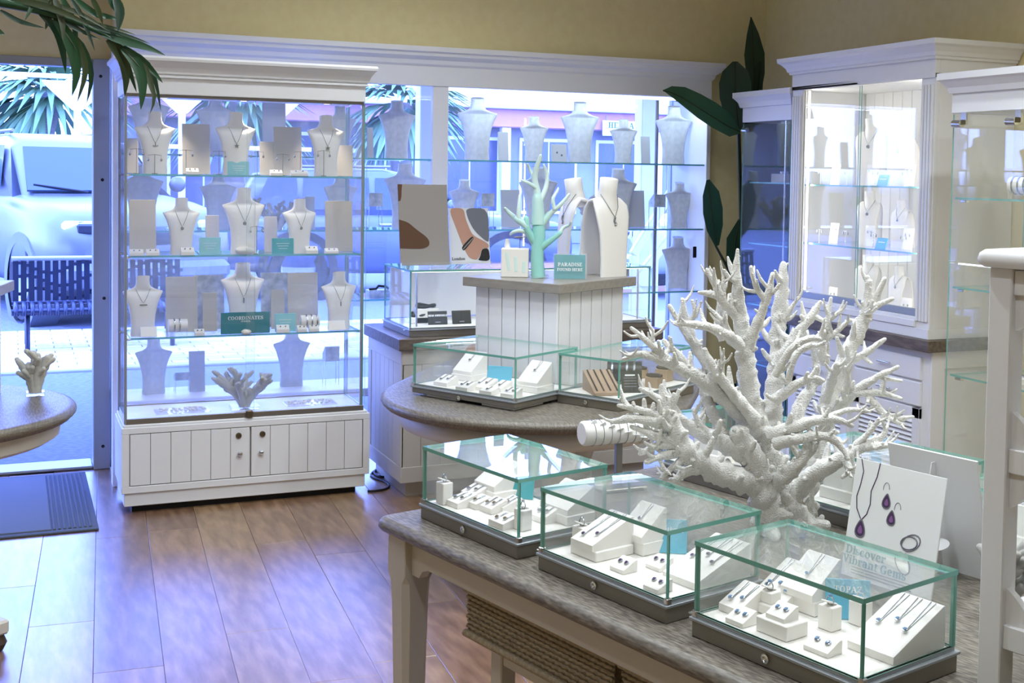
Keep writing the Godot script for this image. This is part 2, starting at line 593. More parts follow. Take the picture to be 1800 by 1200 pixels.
func room() -> void:
	# floor: a dark bed with planks on it, laid a little askew to the windows
	var fl := struct("floor", Sh.new().span(-2.4, 4.6, -0.12, -0.006, -7.2, 2.2), "seam")
	var skew := -0.065
	var meshes := []
	for i in 3:
		meshes.append(Sh.new().box(Vector3.ZERO, Vector3(0.2205, 0.016, [1.22, 1.55, 1.9][i]), Basis(), 0.0012).mesh())
	var d := Vector3(sin(skew), 0, cos(skew))
	for k in range(-12, 21):
		var z := -7.6 - rng.randf() * 1.2
		while z < 2.0:
			var i := rng.randi() % 3
			var l: float = [1.22, 1.55, 1.9][i]
			var z0 := maxf(z, -7.13)
			var z1 := minf(z + l, 2.04)
			z += l + 0.0015
			var mid := Vector3(0.31 + (k + 0.5) * 0.222, 0, -5.3) + d * ((z0 + z1) / 2 + 5.3)
			if z1 - z0 < 0.05 or mid.x < -2.3 or mid.x > 4.4:
				continue
			var me: ArrayMesh = meshes[i] if z1 - z0 > l - 0.01 else Sh.new().box(Vector3.ZERO, Vector3(0.2205, 0.016, z1 - z0), Basis(), 0.0012).mesh()
			part(fl, "plank", me, "plank_%d" % (rng.randi() % 4), mid + Vector3(0, -0.008, 0), Basis(Vector3.UP, skew))
	struct("ceiling", Sh.new().span(-2.4, 4.6, 3.3, 3.42, -7.3, 2.2), "ceiling")
	struct("wall_right", Sh.new().span(4.45, 4.6, 0, 3.3, -7.2, 2.2), "tan_wall")
	struct("wall_left", Sh.new().span(-2.4, -2.25, 0, 3.3, -7.2, 2.2), "tan_wall")
	struct("wall_rear", Sh.new().span(-2.4, 4.6, 0, 3.3, 2.05, 2.2), "tan_wall")
	# street side: wall over the door and beside it, bulkhead over the windows, solid corner on the right
	var wb := struct("wall_back", Sh.new().span(-2.4, 0.5, 2.235, 3.3, -7.3, -7.15).span(-2.4, -1.15, 0, 2.235, -7.3, -7.15), "tan_wall")
	part(wb, "bulkhead", Sh.new().span(0.5, 4.6, 2.2, 3.3, -7.3, -6.75), "tan_wall")
	part(wb, "corner_pier", Sh.new().span(4.06, 4.6, 0, 2.2, -7.3, -6.75), "tan_wall")
	# door opening: aluminium jamb with screw holes, head and threshold, door itself folded away
	var dr := struct("door_1", Sh.new().span(0.405, 0.492, 0, 2.235, -7.22, -7.08, 0.004), "aluminium")
	part(dr, "head_rail", Sh.new().span(-1.15, 0.405, 2.19, 2.235, -7.22, -7.12, 0.003), "aluminium")
	part(dr, "side_rail", Sh.new().span(-1.15, -1.06, 0, 2.19, -7.22, -7.08, 0.003), "aluminium")
	part(dr, "threshold", Sh.new().span(-1.06, 0.405, 0.0, 0.018, -7.3, -7.1, 0.006), "aluminium")
	for v in [[178, 134], [181, 316], [184, 524], [182, 784]]:
		var p := at_z(v[0] - 1.0, v[1], -7.08)
		part(dr, "screw_hole", Sh.new().lathe([Vector2(0, 0.001), Vector2(0.009, 0.001), Vector2(0.009, -0.004)], 10, Transform3D(Basis(Vector3.RIGHT, PI / 2), Vector3.ZERO)), "black", p)
	# shop windows between the door and the pier: frame, mullions and two sheets of glass
	var wn := struct("window_1", Sh.new().span(0.5, 4.06, 0.0, 0.05, -7.22, -7.14, 0.003).span(0.5, 0.54, 0.05, 2.3, -7.22, -7.14).span(4.02, 4.06, 0.05, 2.3, -7.22, -7.14).span(2.36, 2.41, 0.05, 2.3, -7.22, -7.14), "aluminium")
	pane(wn, "pane", Vector3(1.45, 1.175, -7.18), Vector3(1.82, 2.25, 0.008), "window_glass", "glass_edge")
	pane(wn, "pane", Vector3(3.215, 1.175, -7.18), Vector3(1.61, 2.25, 0.008), "window_glass", "glass_edge")
	# door mat
	var mt := thing("door_mat", "ribbed charcoal blue floor mat inside the open door", "mat", Vector3(-0.35, 0, -6.45))
	part(mt, "border", Sh.new().box(Vector3(0, 0.005, 0), Vector3(1.42, 0.01, 1.14), Basis(), 0.003), "mat_rib")
	part(mt, "pile", Sh.new().box(Vector3(-0.07, 0.011, 0), Vector3(1.16, 0.008, 1.06), Basis(), 0.003), "mat")
	for i in 8:
		part(mt, "rib", Sh.new().box(Vector3(0.522 + i * 0.022, 0.0115, 0), Vector3(0.013, 0.007, 1.06), Basis(), 0.003), "mat_rib")

# ---------------------------------------------------------------- the street
func street() -> void:
	struct("ground", Sh.new().span(-14, 24, -0.3, -0.012, -60, -7.3), "asphalt")
	var sw := struct("sidewalk", Sh.new().span(-6, 12, -0.1, -0.004, -13.3, -10.75), "joint")
	var pv := Sh.new().box(Vector3.ZERO, Vector3(0.292, 0.04, 0.142), Basis(), 0.006).mesh()
	for r in 17:
		for c in 17:
			part(sw, "paver", pv, "paver_%d" % (rng.randi() % 3), Vector3(-0.4 + c * 0.3 + (0.15 if r % 2 else 0.0), -0.008, -13.2 + r * 0.15))
	struct("trim_1", Sh.new().span(-6, 12, -0.1, 0.012, -10.75, -10.6, 0.01), "concrete")
	# covered walk in front of the shop
	struct("porch_roof", Sh.new().span(-8, 12, 2.95, 3.2, -9.6, -7.3), "stucco")
	for v in [[748, 13, "white porch post outside, close to the grey window post"], [1133, 12, "white porch post outside, close to the outdoor stair"]]:
		var p := at_z(v[0], 300, -9.45)
		var t := thing("porch_post", v[2], "post", Vector3(p.x, 0, -9.45))
		part(t, "shaft", Sh.new().span(-0.07, 0.07, 0.14, 2.83, -0.07, 0.07, 0.008), "white_paint")
		part(t, "base", Sh.new().span(-0.095, 0.095, 0, 0.14, -0.095, 0.095, 0.01), "white_paint")
		part(t, "cap", Sh.new().span(-0.095, 0.095, 2.83, 2.95, -0.095, 0.095, 0.01), "white_paint")
	bench()
	var suv := car("car_silver", "silver off-road car parked behind the metal bench, bonnet towards the shop", 1.9)
	var p := at_z(58, 440, -14.1)
	suv.position = Vector3(p.x, 0, p.z)
	suv.rotation.y = deg_to_rad(-74)
	suv.scale = Vector3.ONE * 1.08
	suv.translate_object_local(Vector3(-1.38, 0, -0.82))
	var c2 := car("car_blue", "blue car parked in the street behind the tall white display case", 1.7)
	c2.position = Vector3(4.9, 0, -16.4)
	c2.rotation.y = deg_to_rad(-8)
	var c3 := car("car_white", "white car parked in the street behind the necklace window", 1.72)
	c3.position = Vector3(10.1, 0, -15.4)
	c3.rotation.y = deg_to_rad(178)
	# building over the road
	var b := thing("shop_building", "pale shop building across the street with a pink fascia and tall windows", "building", Vector3(0, 0, -27))
	part(b, "wall", Sh.new().span(2.2, 19, 0, 4.2, -6, 0), "stucco")
	part(b, "fascia", Sh.new().span(2.0, 19.2, 2.72, 3.14, 0, 0.5, 0.02), "fascia_pink")
	part(b, "eave", Sh.new().span(1.8, 19.4, 3.14, 3.6, -0.2, 0.7, 0.02), "white_paint")
	for i in 8:
		var x := 3.0 + i * 2.0
		var w := part(b, "window", Sh.new().span(x, x + 1.5, 0.7, 2.5, 0, 0.05, 0.01), "white_paint")
		for k in 2:
			part(w, "pane", Sh.new().span(x + 0.07 + k * 0.7, x + 0.73 + k * 0.7, 0.78, 2.42, 0.05, 0.06), "shop_glass")
	for i in 5:
		part(b, "column", Sh.new().span(2.4 + i * 4.0, 2.62 + i * 4.0, 0, 2.72, 0.25, 0.45, 0.01), "white_paint")
	var sp := at_z(1091, 226, -26.4)
	var sg := thing("hanging_sign", "pale green sign board lettered HENNA under the pink fascia", "sign", sp)
	part(sg, "board", Sh.new().box(Vector3.ZERO, Vector3(0.96, 0.36, 0.03), Basis(), 0.005), "sign_board")
	words(sg, "lettering", "HENNA", 0.13, "sign_ink", Vector3(0, 0.07, 0.02))
	part(sg, "hanger", Sh.new().span(-0.4, -0.38, 0.18, 0.3, -0.01, 0.01).span(0.38, 0.4, 0.18, 0.3, -0.01, 0.01), "steel")
	var b2 := thing("timber_building", "low timber building with a bright gable behind the palms", "building", Vector3(-7.5, 0, -34))
	part(b2, "wall", Sh.new().span(-8, 5.5, 0, 3.6, -5, 0), "timber")
	var rf := part(b2, "roof", Sh.new().prism(PackedVector2Array([Vector2(-8.6, 3.6), Vector2(6.1, 3.6), Vector2(5.4, 5.2), Vector2(-8, 5.2)]), -5.4, 0.5), "timber")
	part(rf, "ridge_board", Sh.new().span(-8, 5.4, 5.2, 5.32, -2.6, -2.3), "white_paint")
	# white rail fence with lattice corner braces
	var f := thing("rail_fence", "white timber rail fence with lattice braces behind the silver car", "fence", Vector3(0, 0, -19.6))
	for x in [-2.2, -0.62, 0.9, 2.4, 3.9]:
		part(f, "post", Sh.new().span(x - 0.05, x + 0.05, 0, 3.0, -0.05, 0.05, 0.006), "white_paint")
		for s in [-1.0, 1.0]:
			var br := part(f, "brace", Sh.new().prism(PackedVector2Array([Vector2(0.04, 2.92), Vector2(0.5, 2.92), Vector2(0.46, 2.86), Vector2(0.08, 2.5), Vector2(0.04, 2.48)]), -0.015, 0.015, Transform3D(Basis.from_scale(Vector3(s, 1, 1)), Vector3(x, 0, 0))), "white_paint")
			br.rotation = Vector3.ZERO
	for y in [1.95, 2.95]:
		part(f, "rail", Sh.new().span(-3.2, 4.4, y, y + 0.07, -0.03, 0.03, 0.006), "white_paint")
	for i in 34:
		var x := -3.1 + i * 0.085
		part(f, "picket", Sh.new().span(x, x + 0.055, 1.3, 1.92, -0.02, 0.02), "timber")
	# palms
	for a in [[-2.7, -22.4, 3.2, "broad fan palm growing behind the picket fence, beyond the silver car"], [0.55, -22.6, 2.9, "fan palm behind the white rail fence, beside the door jamb"], [3.8, -23.2, 2.9, "fan palm in the street behind the tall display case"], [7.1, -23.5, 3.0, "fan palm in front of the pink fascia"]]:
		var t := thing("palm_tree", a[3], "tree", Vector3(a[0], 0, a[1]), 0.0)
		var tp := []
		var rd := []
		for i in 9:
			tp.append(Vector3(0.05 * sin(i * 0.9), a[2] * i / 8.0, 0.04 * cos(i)))
			rd.append(0.2 - 0.006 * i + (0.03 if i % 2 else 0.0))
		part(t, "trunk", Sh.new().tube(tp, rd, 10), "palm_bark")
		var fs := Sh.new()
		for k in 30:
			var w := TAU * k / 30.0 + rng.randf() * 0.2
			var up := 0.9 - 1.5 * rng.randf()
			var dir := Vector3(cos(w), up, sin(w)).normalized()
			var base: Vector3 = tp[-1]
			for q in 7:
				var a2 := (q - 3) * 0.22
				var dd := (dir + dir.cross(Vector3.UP).normalized() * a2).normalized()
				var pts := []
				for i in 4:
					pts.append(base + dir * 0.3 + dd * (0.42 * i) + Vector3(0, -0.07 * i * i, 0))
				fs.blade(pts, [0.015, 0.065, 0.05, 0.002], Vector3.UP, 0.3)
		part(t, "crown", fs, "palm_leaf")
	# outdoor stair with two hand rails, seen through the last window
	var sr := thing("stair_railing", "pale sloping stair rail outside the last window bay", "railing", at_z(1150, 470, -9.2) * Vector3(1, 0, 1))
	for v in [[1112, 448, 1184, 330], [1108, 505, 1184, 408]]:
		var a := at_z(v[0], v[1], -9.2) - sr.position
		var c := at_z(v[2], v[3], -9.2) - sr.position
		var e := c - a
		part(sr, "hand_rail", Sh.new().box((a + c) / 2, Vector3(e.length(), 0.07, 0.06), Basis(Vector3.BACK, atan2(e.y, e.x)), 0.008), "white_paint")
	for u in [1114, 1150, 1183]:
		var q := at_z(u, 450.0, -9.2) - sr.position
		var k: float = (u - 1112.0) / 72.0
		part(sr, "post", Sh.new().span(q.x - 0.03, q.x + 0.03, 0, at_z(u, lerpf(448, 330, k), -9.2).y - 0.02, -0.025, 0.025, 0.004), "white_paint")

func bench() -> void:
	var l := at_z(20, 460, -12.2).x
	var r := l + 1.5
	var t := thing("metal_bench", "dark blue slotted metal bench on the sunlit paving outside the door", "bench", Vector3((l + r) / 2, 0, -12.2))
	var w := 0.75
	part(t, "top_rail", Sh.new().tube([Vector3(-w, 0.80, -0.06), Vector3(w, 0.80, -0.06)], 0.025, 10), "aluminium")
	part(t, "front_rail", Sh.new().tube([Vector3(-w, 0.36, 0.44), Vector3(w, 0.36, 0.44)], 0.03, 10), "bench_metal")
	part(t, "rear_rail", Sh.new().tube([Vector3(-w, 0.40, 0.02), Vector3(w, 0.40, 0.02)], 0.02, 8), "bench_metal")
	for i in 22:
		var x := -w + 0.035 + i * (2 * w - 0.07) / 21.0
		part(t, "back_strap", Sh.new().box(Vector3(x, 0.60, -0.03), Vector3(0.05, 0.42, 0.006), Basis(Vector3.RIGHT, -0.12), 0.001), "bench_metal")
		part(t, "seat_strap", Sh.new().tube([Vector3(x, 0.40, 0.02), Vector3(x, 0.415, 0.2), Vector3(x, 0.41, 0.38), Vector3(x, 0.38, 0.455), Vector3(x, 0.33, 0.46)], 0.022, 6), "bench_metal")
		for k in 3:
			part(t, "cross_bar", Sh.new().box(Vector3(x + 0.034, 0.48 + k * 0.12 + 0.05 * sin(i * 0.7 + k), -0.03), Vector3(0.03, 0.03, 0.006), Basis(Vector3.RIGHT, -0.12)), "bench_metal")
	for s in [-0.62, 0.62]:
		part(t, "leg", Sh.new().tube([Vector3(s, 0.0, -0.08), Vector3(s, 0.38, 0.0), Vector3(s, 0.40, 0.2), Vector3(s, 0.37, 0.42), Vector3(s, 0.0, 0.4)], 0.022, 8), "bench_metal")

# a four-wheeled off-roader, nose towards +x, its middle at the origin
func car(paint: String, label: String, high: float) -> Node3D:
	var t := thing("parked_car", label, "car")
	var k := high / 1.8
	var half := func(x: float, y0: float, y1: float, w0: float, w1: float, w2: float) -> PackedVector3Array:
		var q := PackedVector3Array()
		for p in [[y0, w0], [y0 + 0.1, w1], [(y0 + y1) / 2, w1 + 0.02], [y1 - 0.12, w1], [y1 - 0.02, w2], [y1, w2 - 0.1]]:
			q.append(Vector3(x, p[0] * k, p[1]))
		for p in [[y1, w2 - 0.1], [y1 - 0.02, w2], [y1 - 0.12, w1], [(y0 + y1) / 2, w1 + 0.02], [y0 + 0.1, w1], [y0, w0]]:
			q.append(Vector3(x, p[0] * k, -p[1]))
		return q
	var body := Sh.new().loft([half.call(2.32, 0.50, 0.84, 0.5, 0.62, 0.5), half.call(2.26, 0.38, 0.98, 0.68, 0.80, 0.66), half.call(2.05, 0.34, 1.06, 0.8, 0.90, 0.78), half.call(1.4, 0.34, 1.13, 0.82, 0.93, 0.82), half.call(0.75, 0.34, 1.17, 0.82, 0.93, 0.85), half.call(-0.6, 0.34, 1.16, 0.82, 0.93, 0.86), half.call(-1.9, 0.36, 1.16, 0.82, 0.92, 0.85), half.call(-2.28, 0.40, 1.12, 0.76, 0.88, 0.80), half.call(-2.36, 0.5, 0.95, 0.6, 0.8, 0.7)])
	part(t, "body", body, paint)
	var g := func(x: float, y: float, w: float) -> PackedVector3Array:
		return PackedVector3Array([Vector3(x, 1.1 * k, 0.84), Vector3(x, y * 0.55 * k + 0.5 * k, w + 0.1), Vector3(x, (y - 0.06) * k, w), Vector3(x, y * k, w - 0.12), Vector3(x, y * k, 0.12 - w), Vector3(x, (y - 0.06) * k, -w), Vector3(x, y * 0.55 * k + 0.5 * k, -w - 0.1), Vector3(x, 1.1 * k, -0.84)])
	part(t, "cabin", Sh.new().loft([g.call(0.78, 1.18, 0.74), g.call(0.1, 1.70, 0.66), g.call(-0.3, 1.79, 0.64), g.call(-1.4, 1.78, 0.63), g.call(-1.95, 1.70, 0.62), g.call(-2.2, 1.2, 0.72)]), paint)
	part(t, "windscreen", Sh.new().prism(PackedVector2Array([Vector2(-0.70, 0), Vector2(0.70, 0), Vector2(0.58, 0.72), Vector2(-0.58, 0.72)]), -0.01, 0.012, Transform3D(Basis(Vector3(0, 0, -1), Vector3(-0.78, 0.60 * k, 0).normalized(), Vector3(0.61, 0.79, 0)), Vector3(0.80, 1.21 * k, 0))), "car_glass")
	for s in [-1.0, 1.0]:
		for w in [[[0.42, 1.22], [-0.42, 1.22], [-0.42, 1.66], [0.02, 1.66]], [[-0.5, 1.22], [-1.35, 1.22], [-1.35, 1.66], [-0.5, 1.66]], [[-1.43, 1.22], [-1.98, 1.22], [-1.8, 1.64], [-1.43, 1.66]]]:
			var q := Sh.new()
			var pts := []
			for p in w:
				pts.append(Vector3(p[0], p[1] * k, s * (0.855 - (p[1] - 1.22) * 0.36)))
			q.quad(pts[0], pts[1], pts[2], pts[3], Vector3(0, 0.2, s))
			part(t, "side_window", q, "car_glass")
		part(t, "mirror", Sh.new().ball(Vector3(0.55, 1.28 * k, s * 1.0), Vector3(0.07, 0.09, 0.1)), paint)
		part(t, "headlamp", Sh.new().box(Vector3(2.16, 0.90 * k, s * 0.62), Vector3(0.24, 0.15, 0.34), Basis(Vector3.UP, s * -0.35), 0.03), "lamp_lens")
		part(t, "headlamp_core", Sh.new().box(Vector3(2.23, 0.90 * k, s * 0.60), Vector3(0.16, 0.10, 0.16), Basis(Vector3.UP, s * -0.35), 0.02), "lamp_dark")
		part(t, "door_handle", Sh.new().box(Vector3(-0.3, 1.02 * k, s * 0.95), Vector3(0.18, 0.03, 0.03), Basis(), 0.008), "chrome")
		for x in [1.38, -1.42]:
			var xf := Transform3D(Basis(Vector3.RIGHT, PI / 2), Vector3(x, 0.39, s * 0.82))
			part(t, "wheel_arch", Sh.new().lathe([Vector2(0.40, -0.13), Vector2(0.50, -0.13), Vector2(0.50, 0.13), Vector2(0.40, 0.13)], 28, xf), "tyre" if paint != "car_silver" else paint)
			var wh := part(t, "wheel", Sh.new().lathe([Vector2(0.22, -0.11), Vector2(0.36, -0.12), Vector2(0.39, -0.08), Vector2(0.39, 0.08), Vector2(0.36, 0.12), Vector2(0.22, 0.11)], 28, xf), "tyre")
			part(wh, "rim", Sh.new().lathe([Vector2(0, -0.08), Vector2(0.2, -0.09), Vector2(0.23, -0.11), Vector2(0.23, 0.11), Vector2(0.2, 0.09), Vector2(0, 0.08)], 20, xf), "aluminium")
			part(t, "wheel_well", Sh.new().lathe([Vector2(0, -0.09), Vector2(0.44, -0.09), Vector2(0.44, 0.02), Vector2(0, 0.02)], 24, xf), "black")
	part(t, "grille", Sh.new().box(Vector3(2.26, 0.82 * k, 0), Vector3(0.12, 0.2, 0.86), Basis(), 0.02), "lamp_dark")
	part(t, "bumper", Sh.new().box(Vector3(2.27, 0.5 * k, 0), Vector3(0.22, 0.2, 1.62), Basis(), 0.06), paint)
	part(t, "roof_rack", Sh.new().tube([Vector3(-0.2, 1.82 * k, 0.55), Vector3(-1.8, 1.8 * k, 0.55)], 0.02, 6).tube([Vector3(-0.2, 1.82 * k, -0.55), Vector3(-1.8, 1.8 * k, -0.55)], 0.02, 6), "steel")
	part(t, "wiper", Sh.new().tube([Vector3(0.86, 1.2 * k, 0.1), Vector3(0.74, 1.27 * k, 0.62)], 0.012, 5), "black")
	part(t, "wiper", Sh.new().tube([Vector3(0.86, 1.2 * k, -0.5), Vector3(0.74, 1.27 * k, 0.0)], 0.012, 5), "black")
	return t

# ---------------------------------------------------------------- display props
const BUST := [[0.0, 0.195, 0.105, 0.0], [0.03, 0.20, 0.11, 0.0], [0.18, 0.19, 0.10, 0.0], [0.35, 0.202, 0.098, 0.004], [0.5, 0.23, 0.095, 0.008], [0.62, 0.268, 0.088, 0.008], [0.70, 0.305, 0.075, 0.0], [0.735, 0.322, 0.055, -0.01], [0.755, 0.315, 0.045, -0.016], [0.785, 0.21, 0.055, -0.016], [0.815, 0.145, 0.066, -0.012], [0.86, 0.115, 0.075, -0.008], [0.93, 0.107, 0.078, 0.0], [1.0, 0.108, 0.08, 0.006]]
var bust_mesh: ArrayMesh
func bust_front(x: float, y: float) -> float:
	var i := 0
	while i < BUST.size() - 2 and BUST[i + 1][0] < y:
		i += 1
	var k: float = clampf((y - BUST[i][0]) / (BUST[i + 1][0] - BUST[i][0]), 0, 1)
	var w := lerpf(BUST[i][1], BUST[i + 1][1], k)
	var d := lerpf(BUST[i][2], BUST[i + 1][2], k)
	var c := lerpf(BUST[i][3], BUST[i + 1][3], k)
	return c + d * pow(maxf(0.0, 1.0 - pow(minf(1.0, absf(x) / w), 2.6)), 1.0 / 2.6)
func make_bust_mesh() -> ArrayMesh:
	var rings := []
	for r in BUST:
		var q := PackedVector3Array()
		for k in 28:
			var w := TAU * k / 28.0
			var c := cos(w)
			var s := sin(w)
			var back := 0.55 if s < 0.0 and r[0] < 0.76 else 1.0
			q.append(Vector3(signf(c) * pow(absf(c), 0.77) * r[1], r[0] + (0.02 * s if r[0] > 0.95 else 0.0), r[3] + signf(s) * pow(absf(s), 0.77) * r[2] * back))
		rings.append(q)
	return Sh.new().loft(rings).mesh()
# the arched kind: one curved sheet from the front foot over the shoulders to the rear foot, with a neck; faces +z
func make_arch_bust() -> ArrayMesh:
	var path := [[0.13, 0.0, 0.17], [0.13, 0.2, 0.17], [0.125, 0.45, 0.185], [0.105, 0.62, 0.215], [0.07, 0.73, 0.22], [0.01, 0.785, 0.19], [-0.06, 0.77, 0.19], [-0.12, 0.70, 0.19], [-0.18, 0.56, 0.17], [-0.22, 0.36, 0.15], [-0.24, 0.15, 0.14], [-0.25, 0.0, 0.14]]
	var rings := []
	for i in path.size():
		var a: Array = path[maxi(0, i - 1)]
		var b: Array = path[mini(path.size() - 1, i + 1)]
		var n := Vector2(b[1] - a[1], a[0] - b[0]).normalized()
		if i == 0 or i == path.size() - 1:
			n = Vector2(signf(n.x), 0)
		var q := PackedVector3Array()
		for k in 16:
			var w := TAU * k / 16.0
			var e: float = signf(sin(w)) * pow(absf(sin(w)), 0.6) * 0.024
			var x: float = signf(cos(w)) * pow(absf(cos(w)), 0.5) * path[i][2]
			var sag: float = 0.25 * x * x * (1.6 if i > 2 and i < 8 else 0.3)
			q.append(Vector3(x, path[i][1] + n.y * e - sag, path[i][0] + n.x * e))
		rings.append(q)
	var sh := Sh.new().loft(rings)
	sh.lathe([Vector2(0.13, 0.70), Vector2(0.105, 0.80), Vector2(0.092, 0.88), Vector2(0.095, 1.0), Vector2(0.085, 1.005), Vector2(0, 1.005)], 22, Transform3D(Basis(Vector3.RIGHT, 0.16), Vector3(0, 0.0, -0.12)), false)
	return sh.mesh()

var proto := {}
func pendant(kind: String, s: float) -> Sh:
	var sh := Sh.new()
	match kind:
		"star":
			var poly := PackedVector2Array()
			for i in 10:
				var w := PI / 2 + TAU * i / 10.0
				poly.append(Vector2(cos(w), sin(w)) * s * (1.5 if i % 2 == 0 else 0.55))
			sh.prism(poly, 0, s * 0.35)
		"bar":
			sh.box(Vector3(0, -s * 0.6, 0), Vector3(s * 0.7, s * 2.6, s * 0.5), Basis(), s * 0.1)
		"plate":
			sh.box(Vector3(0, 0, 0), Vector3(s * 4.0, s * 0.7, s * 0.4), Basis(), s * 0.1)
		"anchor":
			sh.box(Vector3(0, s * 0.5, 0), Vector3(s * 0.35, s * 2.2, s * 0.3))
			var arc := []
			for i in 7:
				var w := PI + PI * i / 6.0
				arc.append(Vector3(cos(w), 0.45 * sin(w), 0) * s * 1.3)
			sh.tube(arc, s * 0.25, 5)
		_:
			sh.lathe([Vector2(0, -0.35), Vector2(0.7, -0.3), Vector2(1, 0), Vector2(0.7, 0.3), Vector2(0, 0.35)], 10, Transform3D(Basis(Vector3.RIGHT, PI / 2).scaled(Vector3.ONE * s), Vector3.ZERO))
	return sh
# necklace worn by a bust of unit height
func necklace(kind: String) -> Array:
	if not proto.has("nk_" + kind):
		var low := 0.5 if kind != "plate" else 0.56
		var pts := []
		for i in 13:
			var k := i / 12.0 * 2.0 - 1.0
			var x := 0.135 * k
			var y := lerpf(low, 0.83, pow(absf(k), 1.15))
			pts.append(Vector3(x, y, bust_front(x, y) + 0.006))
		proto["nk_" + kind] = [Sh.new().tube(pts, 0.0042, 4).mesh(), pendant(kind, 0.03).mesh(), Vector3(0, low - 0.03, bust_front(0, low) + 0.008)]
	return proto["nk_" + kind]
# u, row of the foot, row of the top, plane, shelf height; a bust with its necklace, two things
func bust(u: float, vb: float, vt: float, z: float, y: float, yaw: float, m: String, kind: String, where: String, group: String) -> void:
	var p := at_z(u, vb, z)
	p.y = y
	var h := (vb - vt) / F * depth_of(p)
	single("necklace_bust", "%s necklace bust %s" % ["cream" if m == "bust_cream" else "pale marbled", where], "bust", bust_mesh, m, p, yaw, group, h)
	if kind == "":
		return
	var n := necklace(kind)
	var what: String = {"star": "silver starfish", "bar": "silver bar", "plate": "silver nameplate", "anchor": "silver anchor", "disc": "silver disc"}[kind]
	var t := thing("pendant_necklace", "%s necklace on bust %s" % [what, where], "necklace", p, yaw, "necklaces on the busts")
	t.scale = Vector3.ONE * h
	part(t, "chain", n[0], "silver")
	part(t, "pendant", n[1], "silver", n[2])
# an upright card leaning back a little, with strands hung from its top edge
func card(u0: float, u1: float, vb: float, vt: float, z: float, y: float, m: String, strands: Array, where: String, group: String, yaw := 0.0) -> void:
	var a := at_z(u0, vb, z)
	var b := at_z(u1, vb, z)
	var w := absf(b.x - a.x)
	var h := (vb - vt) / F * depth_of(a)
	var p := Vector3((a.x + b.x) / 2, y, z)
	var lean := Basis(Vector3.RIGHT, -0.1)
	var t := thing("jewellery_card", where, "card stand", p, yaw, group)
	part(t, "board", Sh.new().box(Vector3(0, h / 2, 0), Vector3(w, h, 0.006), lean, 0.0015), m, Vector3(0, 0, -0.0))
	part(t, "strut", Sh.new().prism(PackedVector2Array([Vector2(-0.004, h * 0.7), Vector2(-0.09 * h - 0.01, 0), Vector2(0.0, 0)]), -0.002, 0.002, Transform3D(Basis(Vector3.UP, -PI / 2), Vector3.ZERO)), m)
	for s in strands:
		var x: float = (s[0] - 0.5) * w
		var drop: float = s[1] * h
		var n := Sh.new()
		n.tube([Vector3(x - 0.004, h * 0.995, 0.005), Vector3(x - 0.001, h - drop, 0.005)], 0.0011, 4)
		n.tube([Vector3(x + 0.004, h * 0.995, 0.005), Vector3(x + 0.001, h - drop, 0.005)], 0.0011, 4)
		var g := thing("hanging_necklace", "charm chain on %s" % where, "necklace", p, yaw, "necklaces on jewellery cards")
		part(g, "chain", n, "silver", Vector3.ZERO, lean)
		part(g, "charm", pendant(s[2], 0.009), "silver", lean * Vector3(x, h - drop - 0.008, 0.006), lean)
# earring tree: a thin T
func earring_tee(u: float, vb: float, vt: float, z: float, y: float, where: String) -> void:
	var p := at_z(u, vb, z)
	p.y = y
	var h := (vb - vt) / F * depth_of(p)
	var t := thing("earring_stand", "thin steel T-shaped earring stand %s" % where, "stand", p, 0.0, "T-shaped earring stands")
	part(t, "post", Sh.new().tube([Vector3(0, 0, 0), Vector3(0, h, 0)], 0.0016, 5), "steel")
	part(t, "arm", Sh.new().tube([Vector3(-0.032, h - 0.004, 0), Vector3(0, h, 0), Vector3(0.032, h - 0.004, 0)], 0.0014, 5), "steel")
	part(t, "foot", Sh.new().lathe([Vector2(0, 0), Vector2(0.014, 0), Vector2(0.014, 0.003), Vector2(0, 0.003)], 12), "steel")
	for s in [-1, 1]:
		var e := single("drop_earring", "tiny drop earring on T-stand %s" % where, "earring", Sh.new().tube([Vector3(0, 0, 0), Vector3(0, -0.016, 0)], 0.0009, 4).ball(Vector3(0, -0.02, 0), Vector3(0.006, 0.007, 0.003), 8), "silver", p + Vector3(s * 0.03, h - 0.006, 0), 0.0, "drop earrings on T-shaped stands")
func block(u0: float, u1: float, vb: float, vt: float, z: float, y: float, where: String) -> void:
	var a := at_z(u0, vb, z)
	var b := at_z(u1, vb, z)
	var w := absf(b.x - a.x)
	var h := (vb - vt) / F * depth_of(a)
	var t := thing("stud_block", "small white stud block %s" % where, "display block", Vector3((a.x + b.x) / 2, y, z), 0.0, "small white stud blocks")
	part(t, "block", Sh.new().prism(PackedVector2Array([Vector2(0, 0), Vector2(0.03, 0), Vector2(0.03, h * 0.45), Vector2(0.006, h), Vector2(0, h)]), -w / 2, w / 2, Transform3D(Basis(Vector3.UP, -PI / 2), Vector3(0, 0, -0.015))), "leather_white")
	part(t, "stud", Sh.new().ball(Vector3(-w * 0.2, h * 0.85, 0.006), Vector3.ONE * 0.004, 8), "silver")
	part(t, "stud", Sh.new().ball(Vector3(w * 0.2, h * 0.85, 0.006), Vector3.ONE * 0.004, 8), "silver")
